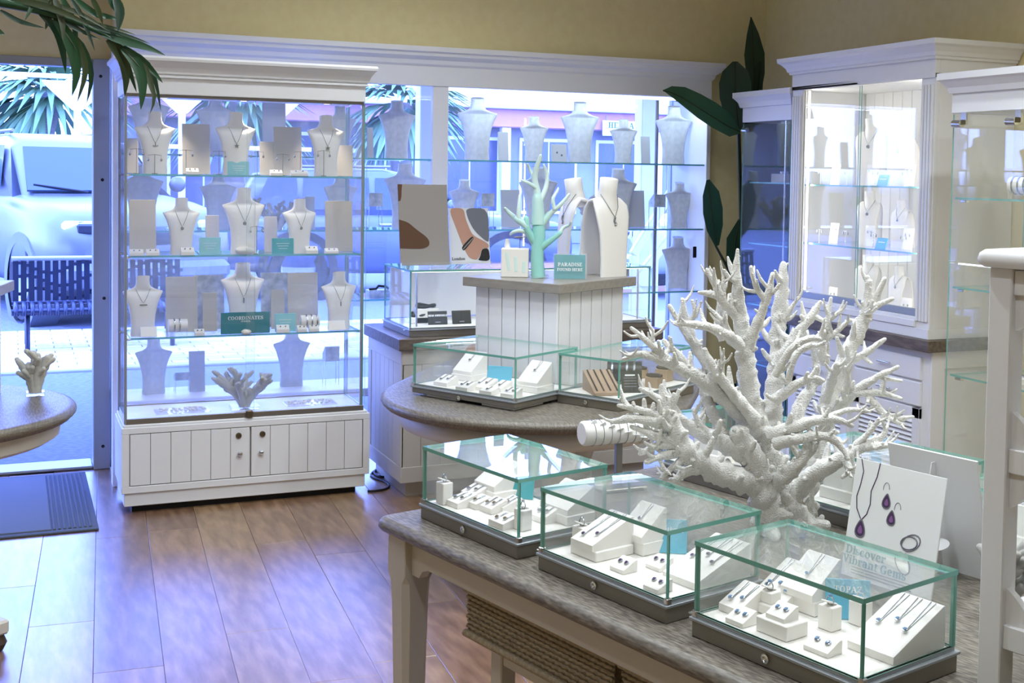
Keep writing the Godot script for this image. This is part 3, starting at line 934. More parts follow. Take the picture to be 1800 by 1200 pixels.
# a sign in an acrylic block, with lines of words [text, height, y from the middle]
func sign_block(c: Vector3, w: float, h: float, thick: float, yaw: float, m: String, lines: Array, label: String, lean := 0.0, serif := true) -> Node3D:
	var t := thing("sign_card", label, "sign", c, yaw)
	var b := Basis(Vector3.RIGHT, -lean)
	part(t, "panel", Sh.new().box(b * Vector3(0, h / 2, 0), Vector3(w, h, thick), b, 0.001), m)
	if thick > 0.012:
		part(t, "acrylic", Sh.new().box(b * Vector3(0, h / 2, thick * 0.5 + 0.006), Vector3(w + 0.012, h + 0.012, 0.01), b, 0.001), "acrylic")
	var f := thick / 2 + (0.012 if thick > 0.012 else 0.0006)
	for l in lines:
		words(t, "lettering", l[0], l[1], "print_white", b * Vector3(l[3] if l.size() > 3 else 0.0, h / 2 + l[2], f), b, serif)
	return t
func pebble(p: Vector3, s: Vector3, label: String, m := "coral_white") -> void:
	var sh := Sh.new()
	var rings := []
	for i in 7:
		var w := PI * (i + 0.15) / 6.3
		var q := PackedVector3Array()
		for k in 14:
			var a := TAU * k / 14.0
			var d := Vector3(cos(a) * sin(w), -cos(w), sin(a) * sin(w))
			q.append((d * (1.0 + 0.22 * noise.get_noise_3dv(d * 0.22 + p)) + Vector3(0, 0.93, 0)) * s)
		rings.append(q)
	single("white_stone", label, "stone", sh.loft(rings), m, p)
# small branching coral of height 1
func coral_shape(sd: int, arms: int, spread: float, fat: float) -> Sh:
	var r := RandomNumberGenerator.new()
	r.seed = sd
	var sh := Sh.new()
	for i in arms:
		var w := TAU * i / arms + r.randf() * 0.5
		var lean := spread * (0.35 + 0.65 * r.randf())
		var tip := Vector3(cos(w) * lean, 0.62 + 0.38 * r.randf(), sin(w) * lean * 0.7)
		var mid := Vector3(tip.x * 0.4, tip.y * 0.45, tip.z * 0.4)
		sh.branch([Vector3(tip.x * 0.06, 0, tip.z * 0.06), mid, tip], [fat * 1.25, fat, fat * 0.75], noise, 0.25, 8, 0.05)
		for k in 4:
			var at := mid.lerp(tip, 0.0 + 0.28 * k)
			var a := r.randf() * TAU
			var d := (tip - mid).normalized() * 0.5 + Vector3(cos(a), 0.3, sin(a) * 0.6) * 0.8
			sh.branch([at, at + d * 0.1, at + d * (0.16 + 0.1 * r.randf())], [fat * 0.85, fat * 0.75, fat * 0.6], noise, 0.3, 7, 0.04)
	return sh

# ---------------------------------------------------------------- window display behind and beside the tall case
func window_display() -> void:
	bust_mesh = make_bust_mesh()
	proto["arch"] = make_arch_bust()
	var zf := -6.7
	var t := thing("window_display_frame", "white built-in window display frame with cornice and glass shelves along the street windows", "display frame")
	part(t, "header", Sh.new().span(0.5, 4.03, 2.14, 2.27, -6.75, zf, 0.003), "white_paint")
	part(t, "cornice", Sh.new().cornice(0.5, 4.03, zf, -6.75, [Vector2(0, 2.25), Vector2(0.012, 2.262), Vector2(0.018, 2.285), Vector2(0.045, 2.305), Vector2(0.05, 2.325), Vector2(0.062, 2.33), Vector2(0.062, 2.357), Vector2(0.0, 2.36)]), "white_paint")
	part(t, "post", Sh.new().span(2.20, 2.295, 0, 2.14, -6.74, zf - 0.005, 0.003), "white_paint")
	part(t, "side_panel", Sh.new().span(4.0, 4.03, 0, 2.14, -7.13, zf, 0.003), "white_paint")
	part(t, "side_panel", Sh.new().span(0.475, 0.5, 0, 2.3, -6.76, -6.66, 0.003), "white_paint")
	part(t, "shelf_pole", Sh.new().tube([Vector3(3.84, 0.0, -7.06), Vector3(3.84, 2.14, -7.06)], 0.012, 8), "steel")
	part(t, "latch", Sh.new().box(at_z(1221, 443, -6.72), Vector3(0.022, 0.07, 0.012), Basis(), 0.002), "black")
	for y in [1.727, 1.324]:
		for s in [[0.5, 2.2], [2.295, 4.0]]:
			pane(t, "glass_shelf", Vector3((s[0] + s[1]) / 2, y - 0.005, -6.9), Vector3(s[1] - s[0], 0.01, 0.36), "glass", "shelf_edge")
	pane(t, "glass_shelf", Vector3(3.55, 0.928, -6.9), Vector3(0.9, 0.01, 0.36), "glass", "shelf_edge")
	pane(t, "glass_shelf", Vector3(1.86, 0.928, -6.9), Vector3(0.3, 0.01, 0.36), "glass", "shelf_edge")
	part(t, "low_deck", Sh.new().span(0.5, 2.2, 0.385, 0.43, -7.1, -6.72, 0.004), "white_paint")
	var led := part(t, "led_strip", Sh.new().span(2.32, 3.98, 2.125, 2.139, -6.80, -6.77), "led_cool")
	var al := AreaLight3D.new()
	al.name = "led_light"
	al.area_size = Vector2(1.66, 0.03)
	al.light_energy = 0.5
	al.light_color = Color(0.8, 0.9, 1.0)
	al.area_range = 8.0
	al.shadow_enabled = true
	t.add_child(al)
	al.position = Vector3(3.15, 2.115, -6.785)
	al.rotation.x = -PI / 2
	var zb := -6.92
	var g := "marbled busts facing the street"
	# u, foot row, top row, shelf, where
	for a in [[262, 276, 166, 1.727, "on top window shelf, first from the door jamb"], [378, 278, 175, 1.727, "on top window shelf, second from the door jamb"], [597, 279, 190, 1.727, "on top window shelf, last one behind the tall case"], [697, 279, 178, 1.727, "on top window shelf, between tall case and grey post"], [838, 281, 172, 1.727, "on top window shelf, tall, next to grey post"], [938, 284, 206, 1.727, "on top window shelf, short, second beyond grey post"], [1018, 286, 181, 1.727, "on top window shelf, tall, third beyond grey post"], [1095, 288, 212, 1.727, "on top window shelf in front of the lettered sign, short"], [1183, 290, 189, 1.727, "on top window shelf, next to the plant"],
		[250, 402, 290, 1.324, "on second window shelf, first from the door jamb"], [383, 403, 306, 1.324, "on second window shelf, second from the door jamb"], [598, 403, 308, 1.324, "on second window shelf, last one behind the tall case"], [711, 404, 290, 1.324, "on second window shelf behind the brown and beige poster"], [815, 404, 320, 1.324, "on second window shelf behind the photograph of a hand"], [945, 404, 298, 1.324, "on second window shelf behind the aqua coral"], [1085, 403, 300, 1.324, "on second window shelf behind the white arched bust"], [1193, 403, 325, 1.324, "on second window shelf, next to the plant"],
		[1190, 512, 423, 0.933, "on third window shelf, next to the plant"], [270, 702, 604, 0.43, "on low window deck, nearer the door jamb"], [512, 692, 591, 0.43, "on low window deck, beside the coral in the tall case"]]:
		var turned: float = PI + (0.0 if a[0] < 650 else -0.35)
		bust(a[0], a[1], a[2], zb, a[3], turned, "bust_marble", "disc" if int(a[0]) % 2 else "", a[4], g)
	for a in [[645, 656, 279, 225, 1.727, "grey jewellery card on top window shelf beside the tall case"], [875, 893, 282, 231, 1.727, "narrow grey jewellery card on top window shelf between two busts"], [969, 996, 285, 254, 1.727, "low white jewellery card on top window shelf"], [1126, 1142, 288, 240, 1.727, "narrow grey jewellery card on top window shelf beside the plant bust"], [461, 502, 280, 182, 1.727, "broad blue-grey jewellery card on top window shelf behind the tall case"], [880, 913, 404, 337, 1.324, "grey jewellery card on second window shelf beside the aqua coral"], [1103, 1132, 403, 338, 1.324, "grey jewellery card on second window shelf beside the arched bust"], [535, 553, 404, 348, 1.324, "narrow jewellery card on second window shelf behind the tall case"], [332, 360, 697, 626, 0.43, "plain blue-grey jewellery card on low window deck"], [225, 246, 566, 457, 0.43 + 0.38, ""]]:
		if a[5] == "":
			continue
		card(a[0], a[1], a[2], a[3], zb, a[4], "card_back", [[0.35, 0.4, "disc"], [0.65, 0.55, "disc"]], a[5], "jewellery cards in the window")
	# ring boxes on wire risers
	for a in [[657, 404, 342, 1.324, "ring box on a wire riser in the window beside the tall case"], [853, 404, 343, 1.324, "ring box on a wire riser in the window beyond the hand photograph"], [1154, 403, 345, 1.324, "ring box on a wire riser in the window beside the plant"], [581, 693, 625, 0.43, "ring box on a wire riser on low window deck"], [320, 699, 662, 0.43, "ring box on a wire riser on low window deck beside the first bust"]]:
		var p := at_z(a[0], a[1], zb)
		p.y = a[3]
		var h: float = (a[1] - a[2]) / F * depth_of(p)
		var b := thing("ring_box", a[4], "display box", p)
		part(b, "tray", Sh.new().prism(PackedVector2Array([Vector2(-0.04, h * 0.62), Vector2(0.04, h * 0.62), Vector2(0.04, h * 0.78), Vector2(-0.025, h), Vector2(-0.04, h)]), -0.04, 0.04, Transform3D(Basis(Vector3.UP, PI / 2), Vector3.ZERO)), "marble_card")
		part(b, "riser", Sh.new().tube([Vector3(-0.038, 0, 0.035), Vector3(-0.038, h * 0.62, 0.035), Vector3(0.038, h * 0.62, 0.035), Vector3(0.038, 0, 0.035)], 0.002, 5).tube([Vector3(-0.038, 0, -0.035), Vector3(-0.038, h * 0.62, -0.035), Vector3(0.038, h * 0.62, -0.035), Vector3(0.038, 0, -0.035)], 0.002, 5), "chrome")
	var c := single("coral_branch", "grey branching coral on second window shelf behind the tall case", "coral", coral_shape(3, 7, 0.9, 0.09), "coral_grey", at_z(487, 404, zb) * Vector3(1, 0, 1) + Vector3(0, 1.324, 0), 0.0, "", 0.17)
	single("coral_branch", "pale blue coral in the window behind the arch of the bust", "coral", coral_shape(5, 8, 0.75, 0.07), "coral_grey", at_z(1035, 404, zb) * Vector3(1, 0, 1) + Vector3(0, 1.324, 0), 0.0, "", 0.2)
	var bt := thing("bracelet_tray", "dark bracelet lying on a blue-grey tray beside the glass counter case", "tray", at_z(665, 514, -6.86) * Vector3(1, 0, 1) + Vector3(0, 0.933, 0))
	part(bt, "tray", Sh.new().box(Vector3(0, 0.02, 0), Vector3(0.13, 0.04, 0.09), Basis(), 0.003), "marble_card")
	part(bt, "bracelet", Sh.new().tube([Vector3(-0.06, 0.045, 0.02), Vector3(-0.02, 0.047, 0.025), Vector3(0.0, 0.062, 0), Vector3(0.05, 0.055, -0.01), Vector3(0.06, 0.045, 0.0)], 0.007, 6), "black")

# ---------------------------------------------------------------- the tall white glass case
func tall_case() -> void:
	var x0 := 0.475
	var x1 := 1.682
	var zf := -6.10
	var zb := -6.51
	var t := thing("tall_display_case", "tall white freestanding glass display case with cupboard base and cornice", "display case")
	part(t, "plinth", Sh.new().span(x0 + 0.012, x1 - 0.02, 0.035, 0.10, zb + 0.03, zf - 0.012, 0.003), "case_paint")
	part(t, "caster_board", Sh.new().span(x0 + 0.05, x1 - 0.06, 0.0, 0.035, zb + 0.06, zf - 0.05), "black")
	part(t, "base_body", Sh.new().span(x0, x1, 0.10, 0.415, zb, zf - 0.018, 0.003), "case_paint")
	# face frame and two doors of beaded boards
	part(t, "face_frame", Sh.new().span(x0, x1, 0.385, 0.415, zf - 0.018, zf, 0.002).span(x0, x1, 0.10, 0.133, zf - 0.018, zf, 0.002).span(x0, x0 + 0.034, 0.133, 0.385, zf - 0.018, zf).span(x1 - 0.034, x1, 0.133, 0.385, zf - 0.018, zf), "case_paint")
	var mid := (x0 + x1) / 2
	for d in [[x0 + 0.037, mid - 0.003], [mid + 0.003, x1 - 0.037]]:
		var dr := part(t, "door", Sh.new().span(d[0], d[1], 0.137, 0.382, zf - 0.018, zf - 0.007), "groove")
		var n := 6
		var w: float = (d[1] - d[0]) / n
		for i in n:
			part(dr, "board", Sh.new().span(d[0] + i * w + 0.0012, d[0] + (i + 1) * w - 0.0012, 0.137, 0.382, zf - 0.010, zf - 0.001, 0.0012), "case_paint")
		var kx: float = d[1] - 0.055 if d[0] < mid - 0.1 else d[0] + 0.055
		part(dr, "lock", Sh.new().lathe([Vector2(0, 0.006), Vector2(0.006, 0.006), Vector2(0.008, 0.009), Vector2(0.014, 0.008), Vector2(0.014, 0)], 16, Transform3D(Basis(Vector3.RIGHT, PI / 2), Vector3(kx, 0.345, zf - 0.002))), "brass")
		part(dr, "knob", Sh.new().box(Vector3(kx + (0.006 if d[0] < mid - 0.1 else -0.006), 0.255, zf + 0.01), Vector3(0.024, 0.02, 0.022), Basis(), 0.005), "chrome")
	part(t, "ledge", Sh.new().span(x0 + 0.008, x1 - 0.01, 0.415, 0.428, zb, zf - 0.008, 0.003), "white_paint")
	part(t, "track", Sh.new().span(x0 + 0.018, x1 - 0.03, 0.428, 0.455, zf - 0.03, zf - 0.014, 0.002).span(x0 + 0.018, x1 - 0.03, 0.428, 0.455, zb + 0.01, zb + 0.026, 0.002), "steel")
	part(t, "deck", Sh.new().span(x0 + 0.018, x1 - 0.03, 0.428, 0.45, zb + 0.026, zf - 0.03), "white_paint")
	# glass: two sliding sheets in front, ends, back
	pane(t, "glass_door", Vector3((x0 + mid) / 2 + 0.02, 1.222, zf - 0.020), Vector3(mid - x0 + 0.0, 1.535, 0.006))
	pane(t, "glass_door", Vector3((x1 + mid) / 2 - 0.02, 1.222, zf - 0.028), Vector3(x1 - mid + 0.0, 1.535, 0.006))
	for x in [x0 + 0.022, x1 - 0.036]:
		pane(t, "glass_end", Vector3(x, 1.222, (zf + zb) / 2), Vector3(0.006, 1.535, 0.37))
	pane(t, "glass_back", Vector3(mid, 1.222, zb + 0.014), Vector3(x1 - x0 - 0.06, 1.535, 0.006))
	part(t, "door_lock", Sh.new().box(Vector3(mid - 0.005, 0.447, zf - 0.004), Vector3(0.034, 0.036, 0.016), Basis(), 0.004), "brass")
	for c in [[x0 + 0.012, zf - 0.02], [x1 - 0.048, zf - 0.026], [x0 + 0.012, zb + 0.02], [x1 - 0.03, zb + 0.02]]:
		part(t, "corner_post", Sh.new().span(c[0], c[0] + 0.012, 0.43, 1.995, c[1] - 0.006, c[1] + 0.006, 0.002), "aluminium")
	for y in [1.623, 1.232, 0.838]:
		pane(t, "glass_shelf", Vector3(mid, y - 0.005, (zf + zb) / 2 - 0.01), Vector3(x1 - x0 - 0.09, 0.01, 0.33), "glass", "shelf_edge")
		for x in [x0 + 0.03, x1 - 0.045]:
			for z in [zf - 0.06, zb + 0.06]:
				part(t, "shelf_clip", Sh.new().tube([Vector3(x - 0.014, y - 0.008, z), Vector3(x + 0.014, y - 0.008, z)], 0.006, 8), "chrome")
	part(t, "top_track", Sh.new().span(x0 + 0.018, x1 - 0.04, 1.987, 2.0, zf - 0.03, zf - 0.012, 0.002), "steel")
	part(t, "header", Sh.new().span(x0 + 0.012, x1 - 0.036, 2.0, 2.09, zb, zf - 0.002, 0.003), "white_paint")
	part(t, "crown", Sh.new().cornice(x0 + 0.012, x1 - 0.036, zf - 0.002, zb, [Vector2(0, 2.075), Vector2(0.012, 2.08), Vector2(0.012, 2.088), Vector2(0.006, 2.092), Vector2(0.016, 2.098), Vector2(0.016, 2.106), Vector2(0.022, 2.125), Vector2(0.042, 2.152), Vector2(0.05, 2.156), Vector2(0.052, 2.168), Vector2(0.046, 2.178), Vector2(0, 2.18)]), "white_paint")
	# small warm puck lights under the header
	for x in [0.68, 1.06, 1.48]:
		var p := thing("puck_light", "small round puck light under the header of the tall case", "lamp", Vector3(x, 1.99, zf - 0.14), 0.0, "puck lights in the tall case")
		part(p, "rim", Sh.new().lathe([Vector2(0.018, 0), Vector2(0.026, 0), Vector2(0.028, 0.01), Vector2(0.018, 0.01)], 16), "chrome")
		part(p, "lens", Sh.new().lathe([Vector2(0, 0.002), Vector2(0.018, 0.002), Vector2(0.018, 0.01), Vector2(0, 0.01)], 16), "downlight")
		var s := SpotLight3D.new()
		s.name = "lamp"
		s.light_color = Color(1.0, 0.93, 0.80)
		s.light_energy = 0.4
		s.light_size = 0.015
		s.spot_angle = 40.0
		s.spot_range = 4.0
		s.spot_attenuation = 2.0
		s.shadow_enabled = true
		p.add_child(s)
		s.position = Vector3(0, -0.004, 0)
		s.rotation.x = -PI / 2
	var z1 := -6.22
	var z2 := -6.33
	var g := "cream busts in the tall case"
	var tall := "of tall case"
	for a in [[272, 302, 195, 1.623, "anchor", "on top shelf %s, next to the door jamb" % tall], [414, 304, 196, 1.623, "star", "on top shelf %s, middle one" % tall], [572, 306, 201, 1.623, "star", "on top shelf %s, away from the door" % tall], [319, 447, 349, 1.232, "disc", "on second shelf %s, next to the door jamb" % tall], [428, 447, 333, 1.232, "disc", "on second shelf %s, middle one" % tall], [526, 446, 352, 1.232, "disc", "on second shelf %s, away from the door" % tall], [251, 594, 489, 0.838, "plate", "on third shelf %s, next to the door jamb" % tall], [426, 589, 472, 0.838, "bar", "on third shelf %s, behind the lettered teal sign" % tall], [595, 584, 484, 0.838, "bar", "on third shelf %s, away from the door" % tall]]:
		bust(a[0], a[1], a[2], z1 if a[0] != 426 else z2, a[3], 0.0 if a[0] < 500 else 0.1, "bust_cream", a[4], a[5], g)
	var st3 := [[0.3, 0.2, "anchor"], [0.65, 0.28, "disc"]]
	for a in [[223, 243, 302, 240, 1.623, [], "small grey card, top shelf %s beside the door jamb" % tall], [320, 369, 303, 214, 1.623, st3, "tall grey card, top shelf %s, nearer the door" % tall], [456, 481, 305, 246, 1.623, [[0.5, 0.3, "star"]], "small grey card, top shelf %s beside the middle bust" % tall], [481, 530, 305, 219, 1.623, [[0.33, 0.22, "plate"], [0.65, 0.4, "disc"]], "tall grey card, top shelf %s, away from the door" % tall], [587, 620, 307, 252, 1.623, [[0.5, 0.35, "disc"]], "dark grey card, top shelf %s at the far end" % tall], [227, 274, 449, 354, 1.232, [[0.45, 0.22, "disc"], [0.75, 0.42, "plate"]], "tall grey card, second shelf %s beside the door jamb" % tall], [361, 385, 447, 381, 1.232, [[0.25, 0.5, "disc"], [0.75, 0.35, "disc"]], "small grey card, second shelf %s, nearer the door" % tall], [464, 487, 446, 383, 1.232, [[0.2, 0.3, "disc"], [0.8, 0.2, "disc"]], "small grey card, second shelf %s, away from the door" % tall], [571, 619, 446, 357, 1.232, [[0.25, 0.18, "star"], [0.6, 0.3, "disc"]], "tall grey card, second shelf %s at the far end" % tall], [291, 347, 591, 493, 0.838, [[0.2, 0.1, "plate"], [0.5, 0.1, "plate"], [0.8, 0.15, "plate"]], "tall grey card, third shelf %s, nearer the door" % tall], [356, 381, 589, 521, 0.838, [[0.5, 0.3, "bar"]], "small grey card, third shelf %s, by bracelet roll" % tall], [476, 500, 587, 518, 0.838, [[0.5, 0.25, "disc"]], "small grey card, third shelf %s, by lettered sign" % tall], [505, 558, 587, 489, 0.838, [[0.2, 0.15, "bar"], [0.4, 0.28, "disc"], [0.68, 0.18, "bar"]], "tall grey card, third shelf %s, away from the door" % tall]]:
		card(a[0], a[1], a[2], a[3], z2 + 0.02, a[4], "card_grey", a[5], a[6], "grey cards in the tall case")
	for a in [[341, 394, 586, 490, "marbled blue-grey card, third shelf %s, nearer the door" % tall], [458, 505, 585, 489, "marbled blue-grey card, third shelf %s, away from the door" % tall]]:
		card(a[0], a[1], a[2], a[3], z2 - 0.06, 0.838, "marble_card", [], a[4], "marbled cards in the tall case")
	for a in [[240, 300, 256, 1.623, "nearest the door jamb on the top shelf"], [272, 302, 268, 1.623, "in front of the anchor necklace bust"], [327, 303, 260, 1.623, "in front of the tall card nearer the door"], [385, 304, 262, 1.623, "between the tall card and the middle bust"], [452, 304, 262, 1.623, "beside the small card with a star"], [497, 305, 267, 1.623, "in front of the tall card farther from the door"], [528, 305, 262, 1.623, "beside the last bust of the top shelf"], [569, 306, 261, 1.623, "in front of the last bust of the top shelf"], [451, 447, 398, 1.232, "in front of the middle bust of the second shelf"]]:
		earring_tee(a[0], a[1], a[2], z1 + 0.05, a[3], a[4])
	for a in [[327, 349, 305, 294, 1.623, "on the top shelf nearer the door"], [475, 496, 306, 296, 1.623, "on the top shelf beside the star card"], [511, 541, 306, 296, 1.623, "on the top shelf, wide"], [228, 252, 451, 440, 1.232, "on the second shelf by the door jamb"], [257, 280, 451, 440, 1.232, "on the second shelf, second from the door jamb"], [318, 341, 449, 436, 1.232, "in front of the first bust of the second shelf"], [537, 558, 447, 434, 1.232, "in front of the last bust of the second shelf"], [571, 594, 447, 438, 1.232, "in front of the tall end card"], [342, 359, 592, 581, 0.838, "on the third shelf beside the bracelet pillow"], [486, 508, 588, 575, 0.838, "on the third shelf in front of the small aqua sign"], [522, 539, 587, 576, 0.838, "on the third shelf beneath the bracelets"], [543, 560, 587, 575, 0.838, "on the third shelf beside the last bust"]]:
		block(a[0], a[1], a[2], a[3], z1 + 0.06, a[4], a[5])
	for a in [[246, 275, 593, 576, "white necklace slip in front of the nameplate bust"], [575, 605, 584, 563, "white necklace slip in front of the last bust of the third shelf"]]:
		var q0 := at_z(a[0], a[2], z1 + 0.05)
		var q1 := at_z(a[1], a[2], z1 + 0.05)
		single("necklace_slip", a[4], "card stand", Sh.new().box(Vector3(0, 0.026, 0), Vector3(q1.x - q0.x, 0.052, 0.004), Basis(Vector3.RIGHT, -0.5), 0.001), "leather_white", Vector3((q0.x + q1.x) / 2, 0.839, z1 + 0.07))
	# signs
	for a in [[400, 438, 305, 281, 1.623, "aqua", "small pale aqua sign on the top shelf in front of the middle bust"], [350, 388, 450, 420, 1.232, "aqua", "small pale aqua sign on the second shelf, nearer the door"], [478, 516, 447, 420, 1.232, "teal", "small teal sign on the second shelf, farther from the door"], [483, 520, 588, 556, 0.838, "aqua", "small pale aqua sign on the third shelf beside the bracelets"]]:
		var q0 := at_z(a[0], a[2], z1 + 0.03)
		var q1 := at_z(a[1], a[2], z1 + 0.03)
		var h: float = (a[2] - a[3]) / F * depth_of(q0)
		var s := sign_block(Vector3((q0.x + q1.x) / 2, a[4], z1 + 0.03), q1.x - q0.x, h, 0.008, 0.0, a[5], [], a[6], 0.06)
		for k in 3:
			part(s, "printed_line", Sh.new().box(Vector3(0, h * (0.66 - 0.16 * k), 0.005 - 0.06 * h * (0.66 - 0.16 * k)), Vector3((q1.x - q0.x) * (0.6 - 0.1 * k), 0.002, 0.0006)), "print_white")
	var q0 := at_z(388, 590, z1 + 0.05)
	var q1 := at_z(474, 590, z1 + 0.05)
	var cs := sign_block(Vector3((q0.x + q1.x) / 2, 0.838, z1 + 0.05), q1.x - q0.x, 0.107, 0.008, 0.0, "deep_teal", [["COORDINATES", 0.0165, 0.024], ["SUMMER", 0.007, 0.008]], "dark teal sign lettered COORDINATES on the third shelf of the tall case")
	pebble(at_z(430, 447, z1 + 0.06) * Vector3(1, 0, 1) + Vector3(0, 1.232, 0), Vector3(0.05, 0.02, 0.03), "smooth white shell in front of the middle bust of the second shelf")
	pebble(at_z(433, 588, z1 + 0.09) * Vector3(1, 0, 1) + Vector3(0, 0.838, 0), Vector3(0.024, 0.014, 0.018), "little white stone in front of the lettered teal sign")
	# bracelets on pillows
	for a in [[296, 329, 583, 555, "white bracelet roll with two steel bracelets, nearer the door"], [528, 560, 580, 547, "white bracelet roll with three steel bracelets, farther from the door"]]:
		var r0 := at_z(a[0], a[2], z1 + 0.03)
		var r1 := at_z(a[1], a[2], z1 + 0.03)
		var w := r1.x - r0.x
		var b := thing("bracelet_roll", a[4], "bracelet stand", Vector3((r0.x + r1.x) / 2, 0.838, z1 + 0.03))
		part(b, "roll", Sh.new().tube([Vector3(-w / 2, 0.05, 0), Vector3(w / 2, 0.05, 0)], 0.03, 16), "leather_white")
		part(b, "stand", Sh.new().span(-w / 2, -w / 2 + 0.003, 0, 0.05, -0.02, 0.02).span(w / 2 - 0.003, w / 2, 0, 0.05, -0.02, 0.02), "acrylic")
		for k in (2 if a[0] < 400 else 3):
			part(b, "bracelet", Sh.new().lathe([Vector2(0.0305, -0.004), Vector2(0.034, -0.003), Vector2(0.034, 0.003), Vector2(0.0305, 0.004)], 20, Transform3D(Basis(Vector3.BACK, PI / 2), Vector3((k - 0.7) * w * 0.28, 0.05, 0))), "silver")
	# coral on the deck and two flat acrylic trays of shells
	var ca := thing("coral_on_stand", "grey-white branching coral on a clear block at the bottom of the tall case", "coral", at_z(430, 716, -6.25) * Vector3(1, 0, 1) + Vector3(0, 0.45, 0))
	part(ca, "coral", coral_shape(12, 12, 1.0, 0.085), "coral_grey", Vector3(0, 0.015, 0), Basis.from_scale(Vector3.ONE * 0.185))
	part(ca, "acrylic_block", Sh.new().span(-0.07, 0.07, 0, 0.015, -0.05, 0.05, 0.002), "acrylic")
	for a in [[320, "clear tray of crushed shells at the bottom of the tall case, nearer the door"], [545, "clear tray of crushed shells at the bottom of the tall case, farther from the door"]]:
		var p := at_z(a[0], 722, -6.26)
		p.y = 0.45
		var b := thing("shell_tray", a[1], "tray", p)
		part(b, "tray", Sh.new().box(Vector3(0, 0.004, 0), Vector3(0.26, 0.008, 0.12), Basis(), 0.002), "acrylic")
		var sh := Sh.new()
		for i in 40:
			sh.ball(Vector3(rng.randf_range(-0.11, 0.11), 0.012, rng.randf_range(-0.045, 0.045)), Vector3(0.009, 0.005, 0.008), 6)
		part(b, "shells", sh, "coral_white").set_meta("kind", "stuff")

# ---------------------------------------------------------------- furniture helpers
# slab with a rounded plan and a rounded edge
func round_slab(x0: float, x1: float, z0: float, z1: float, prof: Array, rc: float) -> Sh:
	var rings := []
	for p in prof:
		var q := PackedVector3Array()
		var i: float = p.x
		for c in [[x1, z1, 0.0], [x0, z1, PI / 2], [x0, z0, PI], [x1, z0, PI * 1.5]]:
			var r := maxf(0.001, rc - i)
			var ctr := Vector3(c[0] + (-rc if c[0] == x1 else rc), 0, c[1] + (-rc if c[1] == z1 else rc))
			for k in 6:
				var w: float = c[2] + PI / 2 * k / 5.0
				q.append(ctr + Vector3(cos(w) * r, p.y, sin(w) * r))
		rings.append(q)
	return Sh.new().loft(rings)
func capsule_slab(c1: Vector3, c2: Vector3, r: float, prof: Array) -> Sh:
	var rings := []
	var d := (c2 - c1)
	var a := atan2(d.z, d.x)
	for p in prof:
		var q := PackedVector3Array()
		for k in 48:
			var w := a + PI / 2 + TAU * k / 48.0
			var c := c1 if k <= 24 else c2
			q.append(c + Vector3(cos(w) * (r - p.x), p.y, sin(w) * (r - p.x)))
		rings.append(q)
	return Sh.new().loft(rings)
const OGEE := [Vector2(0.03, 0.712), Vector2(0.018, 0.716), Vector2(0.012, 0.724), Vector2(0.004, 0.73), Vector2(0.0, 0.738), Vector2(0.002, 0.748), Vector2(0.010, 0.757), Vector2(0.02, 0.7595), Vector2(0.03, 0.76)]
func podium(at: Vector3, yaw: float, w: float, d: float, high: float, label: String) -> Node3D:
	var t := thing("display_podium", label, "podium", at, yaw)
	var o := 0.04
	part(t, "top", Sh.new().box(Vector3(0, high - 0.02, 0), Vector3(w, 0.04, d), Basis(), 0.002), "podium_top")
	part(t, "core", Sh.new().box(Vector3(0, (high - 0.04) / 2, 0), Vector3(w - 2 * o - 0.02, high - 0.04, d - 2 * o - 0.02)), "groove")
	for s in [-1.0, 1.0]:
		var n := 6
		var step := (w - 2 * o) / n
		for i in n:
			part(t, "board", Sh.new().box(Vector3(-w / 2 + o + (i + 0.5) * step, (high - 0.04) / 2, s * (d / 2 - o - 0.007)), Vector3(step - 0.005, high - 0.042, 0.014), Basis(), 0.002), "white_paint")
		step = (d - 2 * o - 0.028) / n
		for i in n:
			part(t, "board", Sh.new().box(Vector3(s * (w / 2 - o - 0.007), (high - 0.04) / 2, -d / 2 + o + 0.014 + (i + 0.5) * step), Vector3(0.014, high - 0.042, step - 0.005), Basis(), 0.002), "white_paint")
	return t
